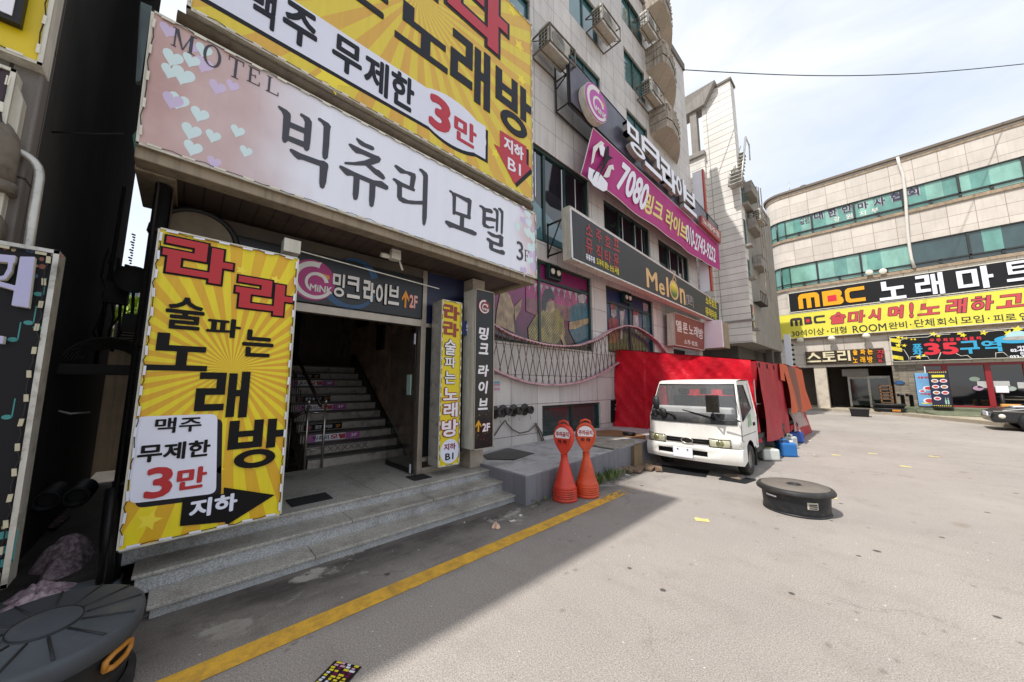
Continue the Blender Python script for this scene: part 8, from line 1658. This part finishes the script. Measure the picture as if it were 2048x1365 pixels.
# ---- pavement and platform
pv = MB(); poly = [(-6, 30.6), (-5, 29.5), (-2.4, 29.1), (-.7, 28.3), (.9, 27.3), (2.0, 25.6), (3.05, 23.8), (4.0, 21.8), (5.2, 18), (7, 12), (9, 2), (40, 2), (40, 34), (-6, 34)]
pv.prism(Plane('Z', 0), poly, .0, .13); tag(pv.build('pavement', mat('sandy_pavement', 'a89d88', .85, .2, 2.5, bmp=.3, bscale=60, dirt='6f675a'), None, bevel=.02), kind='structure')
b_ = MB(); pp = poly[1:11]
for (x0, y0), (x1, y1) in zip(pp, pp[1:]):
    d = Vector((x1 - x0, y1 - y0)).normalized(); n_ = Vector((-d.y, d.x)) * -.2
    b_.hexa([(x0, y0, 0), (x1, y1, 0), (x1 + n_.x, y1 + n_.y, 0), (x0 + n_.x, y0 + n_.y, 0)], [(x0, y0, .145), (x1, y1, .145), (x1 + n_.x, y1 + n_.y, .15), (x0 + n_.x, y0 + n_.y, .15)])
tag(b_.build('kerb', mat('kerb_stone', 'a39886', .85, .2, 4), None, bevel=.02), kind='structure')
pr_ = root('green_platform', 'worn green painted step platform in front of the red framed shop doors', 'platform', (4, 28.5, .13))
m_pg = mat('worn_green_paint', '5f6650', .8, .2, 4, bmp=.2, dirt='8d8168')
b_ = MB(); b_.box(.9, 10, 28.3, 30.0, .13, .42); b_.build('upper_step', m_pg, pr_, bevel=.015); b_ = MB(); b_.box(1.3, 10, 27.6, 28.3, .13, .29); b_.build('lower_step', m_pg, pr_, bevel=.015); b_ = MB(); b_.hexa([(1.9, 26.6, .13), (10, 26.6, .13), (10, 27.6, .13), (1.5, 27.6, .13)], [(1.9, 26.6, .16), (10, 26.6, .16), (10, 27.6, .28), (1.5, 27.6, .28)]); b_.build('ramp', m_pg, pr_)
# ---- menus
def menu(label, px, pl_, w, h, base, face, yy, tilt=0):
    P = Plane('Y', yy); u, v = P.pick(px); r = root('menu_stand', label, 'menu stand', (u, yy, base))
    b_ = MB(); b_.box(u - w / 2, u + w / 2, yy, yy + .06, base + .08, base + h); b_.build('board', face, r, bevel=.008); b_ = MB(); b_.box(u - w / 2 - .02, u - w / 2, yy - .01, yy + .07, base + .05, base + h + .02); b_.box(u + w / 2, u + w / 2 + .02, yy - .01, yy + .07, base + .05, base + h + .02); b_.box(u - w / 2, u + w / 2, yy - .15, yy + .25, base, base + .05); b_.build('stand', M['dark_metal'], r)
    return r, P, u
mpl = mat('menu_sky_blue', '6fa3cc', .4, .15, 3); mnv = mat('menu_navy', '22243c', .4, .1, 4); mrd = mat('menu_red', 'c43a3a', .4, .2, 20); mwh = M['white']
r, P, u = menu('tall blue menu board leaning at the brick pier by the shop doors', (1857, 818), 0, .62, 1.8, .42, mpl, 28.45)
for dz, du, rr_, m_ in ((1.0, .1, .16, mrd), (.85, -.12, .1, mrd), (.35, .08, .19, mrd)):
    b_ = MB(); b_.prism(P, ell(u + du, .42 + dz, rr_ * 1.15, rr_ * .75, 18), .0, .004, 1); b_.prism(P, ell(u + du, .42 + dz, rr_ * .8, rr_ * .5, 18), .004, .008); b_.build('dish_print', [m_, mwh], r)
put_text(r, '우동·라면', P, u - .22, u + .22, .42 + 1.5, .42 + 1.62, mrd, bold=.05, w=.003); put_text(r, '어묵탕', P, u - .2, u + .15, .42 + .65, .42 + .75, mrd, bold=.05, w=.003); b_ = MB(); b_.prism(P, [(u - .2, .6), (u + .25, .6), (u + .25, .66), (u - .2, .66)], .0, .004); b_.build('text_band', M['pale_yel'], r)
r, P, u = menu('dark navy menu board with rows of dish pictures beside the blue board', (1887, 820), 0, .62, 1.88, .42, mnv, 28.2)
b_ = MB(); b_.prism(P, [(u - .22, 1.98), (u + .2, 1.98), (u + .2, 2.1), (u - .22, 2.1)], 0, .004); b_.build('title_band', M['pale_yel'], r)
for i in range(4):
    for j in range(2):
        if i == 3 and j == 1: continue
        b_ = MB(); b_.prism(P, ell(u - .14 + .28 * j, 1.8 - .3 * i, .12, .09, 16), 0, .004); b_.prism(P, ell(u - .14 + .28 * j, 1.8 - .3 * i, .085, .055, 16), .004, .008, 1); b_.build('dish_print', [mwh, mrd if (i + j) % 2 else mat('menu_tan', 'b0703c', .4, .3, 30)], r)
b_ = MB()
for du in (.12, .2): b_.prism(P, [(u + du - .025, .62), (u + du + .025, .62), (u + du + .025, .8), (u + du + .01, .86), (u + du + .01, .95), (u + du - .01, .95), (u + du - .01, .86), (u + du - .025, .8)], 0, .005)
b_.build('bottle_print', mat('bottle_print_mint', '9cc4b0', .4), r)
b_ = MB()
for k in range(9): b_.prism(P, [(u - .3 + .067 * k, .52), (u - .265 + .067 * k, .52), (u - .265 + .067 * k, .56), (u - .3 + .067 * k, .56)], 0, .004); b_.prism(P, [(u - .3 + .067 * k, 2.22), (u - .265 + .067 * k, 2.22), (u - .265 + .067 * k, 2.26), (u - .3 + .067 * k, 2.26)], 0, .004)
b_.build('hazard_dots', M['pale_yel'], r)
# ---- rack, stacked tubs, planter box, pipes
P = Plane('Y', 28.6); a, c = P.pick(g7(878, 850)), P.pick(g7(1002, 1020)); r = root('wooden_rack', 'open brown wooden rack standing at the brick pier', 'rack', (a[0], 28.6, .13)); m_wd = mat('rack_wood', '7d5736', .6, .25, 7)
for x in (a[0], c[0] - .05): b_ = MB(); b_.box(x, x + .06, 28.5, 28.56, .13, a[1]); b_.build('post', m_wd, r); b_ = MB(); b_.box(x, x + .06, 28.9, 28.96, .13, a[1]); b_.build('post', m_wd, r)
for k in range(6): z = .6 + (a[1] - .65) * k / 5; b_ = MB(); b_.box(a[0], c[0], 28.5, 28.96, z, z + .04); b_.build('shelf', m_wd, r)
b_ = MB(); b_.box(a[0] + .12, c[0] - .15, 28.6, 28.8, .8, 1.15); thing(b_, 'paper_board', mat('dull_board', '8f8b84', .7), 'grey board leaning inside the brown wooden rack', 'board', (a[0], 28.7, .8))
P = Plane('Y', 27.9); u, v = P.pick(g7(958, 1020)); r = root('stacked_tubs', 'two flat black tubs stacked at the foot of the wooden rack, orange handle', 'tub', (u, 27.9, .13))
for k in range(2): b_ = MB(); b_.lathe([(.5, 0), (.55, .14), (.6, .16), (.6, .2), (.55, .22), (.0, .23)], (u, 27.9, .13 + .23 * k), 24, 1.1, .7); b_.build('tub', M['rubber'], r)
b_ = MB(); b_.box(u + .1, u + .4, 27.42, 27.5, .2, .3); b_.build('handle', _mats['handle_ochre'], r)
P = Plane('Y', 25.2); a, c = P.pick((1700, 822)), P.pick((1741, 838)); b_ = MB(); b_.hexa([(a[0] + .04, 24.9, .0), (c[0] - .04, 24.9, .0), (c[0] - .04, 25.5, .0), (a[0] + .04, 25.5, .0)], [(a[0], 24.8, .36), (c[0], 24.8, .36), (c[0], 25.6, .36), (a[0], 25.6, .36)]); b_.box(a[0] - .03, c[0] + .03, 24.78, 25.62, .36, .39)
thing(b_, 'planter_box', M['rubber'], 'black tapered box standing on the asphalt in front of the open bay', 'box', ((a[0] + c[0]) / 2, 25.2, 0), bevel=.015)
P = Plane('Y', 28.9); r = root('standpipes', 'pair of dark standpipes at the foot of the brick pier', 'pipe', (P.pick(g7(1095, 980))[0], 28.9, .13)); 
for x in (1065, 1135): u, v = P.pick(g7(x, 930)); b_ = MB(); b_.tube([(u, 28.9, .13), (u, 28.9, v), (u - .15, 28.7, v)], .08, 8); b_.lathe([(.13, 0), (.13, .05)], (u, 28.9, .3), 10); b_.build('standpipe', M['dark_metal'], r)
# ---- black car at right
cr_ = root('black_car', 'shiny black car with a round lamp, only its low nose showing at the right edge', 'car', (4.2, 21.6, 0))
P = Plane('Y', 20.9); x0 = P.pick((1984, 840))[0]
prof = [(0, .28), (-.03, .45), (.02, .62), (.25, .74), (.9, .84), (1.35, .90), (2.1, 1.32), (3.2, 1.36), (4.1, 1.0), (4.5, .95), (4.55, .4), (4.4, .28)]
b_ = MB(); b_.prism(Plane('Y', 20.9), [(x0 + x, z) for x, z in prof], -1.7, 0); m_car, nt, b = new_mat('black_car_paint'); b.inputs['Base Color'].default_value = (.008, .008, .009, 1); b.inputs['Roughness'].default_value = .35; b.inputs['Coat Weight'].default_value = .4; b_.build('body', m_car, cr_, bevel=.08, seg=4)
for x in (.85, 3.6):
    for y in (20.92, 22.5): b_ = MB(); b_.lathe([(.15, -.1), (.31, -.1), (.33, 0), (.31, .1), (.15, .1)], (x0 + x, y, .33), 24, axis='y', capt=False, capb=False); w_ = b_.build('wheel', M['rubber'], cr_); b_ = MB(); b_.lathe([(.0, -.11), (.2, -.105), (.24, -.08)], (x0 + x, y, .33), 20, axis='y', capb=False, capt=False); b_.build('rim', M['steel'], w_)
b_ = MB(); b_.lathe([(.0, -.04), (.07, -.03), (.08, .0)], (x0 + .22, 20.89, .50), 14, axis='y', capt=False, capb=False); b_.build('headlight', M['led'], cr_); b_ = MB(); b_.box(x0 + .05, x0 + 1.1, 20.88, 20.89, .66, .69); b_.build('trim', M['steel'], cr_); b_ = MB(); b_.box(x0 - .06, x0 - .02, 21.2, 21.9, .5, .64); b_.build('number_plate', M['white'], cr_)
b_ = MB(); b_.box(x0 + .5, x0 + 1.1, 21.05, 21.6, .83, .86); b_.build('paper_sheet', M['white'], cr_); b_ = MB(); b_.prism(Plane('Y', 20.89), [(x0 + 1.45, .93), (x0 + 2.15, 1.28), (x0 + 3.1, 1.3), (x0 + 3.6, 1.0)], 0, .01); b_.build('window', m_glassD, cr_)
P = Plane('Y', 27.3); a = P.pick((2003, 786)); r = root('handrail', 'dark steel handrail with a white box on its end post in front of the shop', 'railing', (a[0], 27.3, .13))
b_ = MB(); b_.tube([(a[0], 27.3, .13), (a[0], 27.3, a[1])], .06, 8); b_.build('post', M['dark_metal'], r); b_ = MB(); b_.tube([(a[0], 27.3, a[1] - .3), (a[0] + 4, 27.3, a[1] - .3)], .03, 6); b_.tube([(a[0], 27.3, a[1] - .7), (a[0] + 4, 27.3, a[1] - .7)], .03, 6); b_.tube([(a[0] + 3, 27.3, .13), (a[0] + 3, 27.3, a[1] - .3)], .05, 6); b_.build('rail', M['steel'], r); b_ = MB(); b_.box(a[0] - .15, a[0] + .2, 27.2, 27.4, a[1], a[1] + .3); b_.build('box', M['white'], r, bevel=.02)
P = Plane('Y', 26.9); u, v = P.pick((2023, 818)); b_ = MB(); b_.hexa([(u - .3, 26.7, .13), (u + .3, 26.7, .13), (u + .3, 27.1, .13), (u - .3, 27.1, .13)], [(u - .26, 26.75, v + .2), (u + .26, 26.75, v + .2), (u + .26, 27.05, v + .2), (u - .26, 27.05, v + .2)]); thing(b_, 'crate', mat('orange_crate', 'c98f3c', .6, .15, 6), 'orange-yellow crate beside the handrail behind the black car', 'crate', (u, 26.9, .13), bevel=.03)

# ================================================================ DISTANT BACKGROUND
P = Plane('X', -45)
def fbox(px0, px1, name, mats, label, depth=8, z0=0):
    u0, v1 = P.pick(px0); u1, _ = P.pick(px1); r = root(name, label, 'building', (-45, (u0 + u1) / 2, 0)); b_ = MB(); b_.box(-45 - depth, -45, u0, u1, z0, v1); b_.build('wall', mats[0], r)
    for k in range(int((v1 - z0) / 2.6)):
        b_ = MB(); b_.box(-45, -44.9, u0 + .15, u1 - .15, z0 + 1 + 2.6 * k, z0 + 2.6 + 2.6 * k); b_.build('window', mats[1], r)
    return r
fbox((243, 543), (282, 560), 'office_block', [mat('distant_concrete', '8d8a88', .8, .1, .5), m_glassT], 'distant grey office block with teal glass seen through the alley gap', 8)
P = Plane('X', -30); fbox_u = P.pick((238, 560))
b_ = MB(); b_.box(-40, -34, P.pick((200, 600))[0], P.pick((243, 600))[0], 0, P.pick((243, 575))[1]); thing(b_, 'side_building', mat('distant_cream', 'a8a196', .8, .1, .5), 'pale building edge behind the cables in the alley gap', 'building', (-37, -3, 0))
def leaf_clump(name, c, rx, ry, rz, n, label):
    rc = random.Random(8); r = root(name, label, 'tree', (c[0], c[1], 0)); mb = MB()
    for k in range(n):
        while True:
            x, y, z = rc.uniform(-1, 1), rc.uniform(-1, 1), rc.uniform(-1, 1)
            if x * x + y * y + z * z < 1 and (math.sin(7 * x) + math.sin(6 * y + 1) + math.sin(8 * z)) > -.7: break
        p = Vector((c[0] + x * rx, c[1] + y * ry, c[2] + z * rz)); a = Vector((rc.gauss(0, 1), rc.gauss(0, 1), rc.gauss(0, 1))).normalized(); b2 = a.cross(Vector((rc.gauss(0, 1), rc.gauss(0, 1), rc.gauss(0, 1)))).normalized(); s_ = .12
        mb.face([tuple(p - a * s_), tuple(p + b2 * s_ * .5), tuple(p + a * s_), tuple(p - b2 * s_ * .5)])
    mb.build('crown', leaf_m('fresh_leaf', '8fa83a'), r); b_ = MB(); b_.tube([(c[0], c[1], 0), (c[0] + .05, c[1], c[2] * .6), (c[0], c[1] + .1, c[2])], [.14, .1, .04], 8); b_.build('trunk', mat('bark_brown', '5a4a3a', .9, .3, 8), r)
P = Plane('X', -16); u, v = P.pick((262, 645)); leaf_clump('small_tree', (-16, u, v), .9, .9, .8, 1500, 'small fresh green tree behind the low wall at the end of the alley')
b_ = MB(); b_.box(-30, -6, 44, 54, 0, 9); thing(b_, 'rear_block', mat('rear_block_grey', '6f6a64', .85, .2, 1), 'grey block far behind in the gap beside the curved building', 'building', (-12, 46, 0))
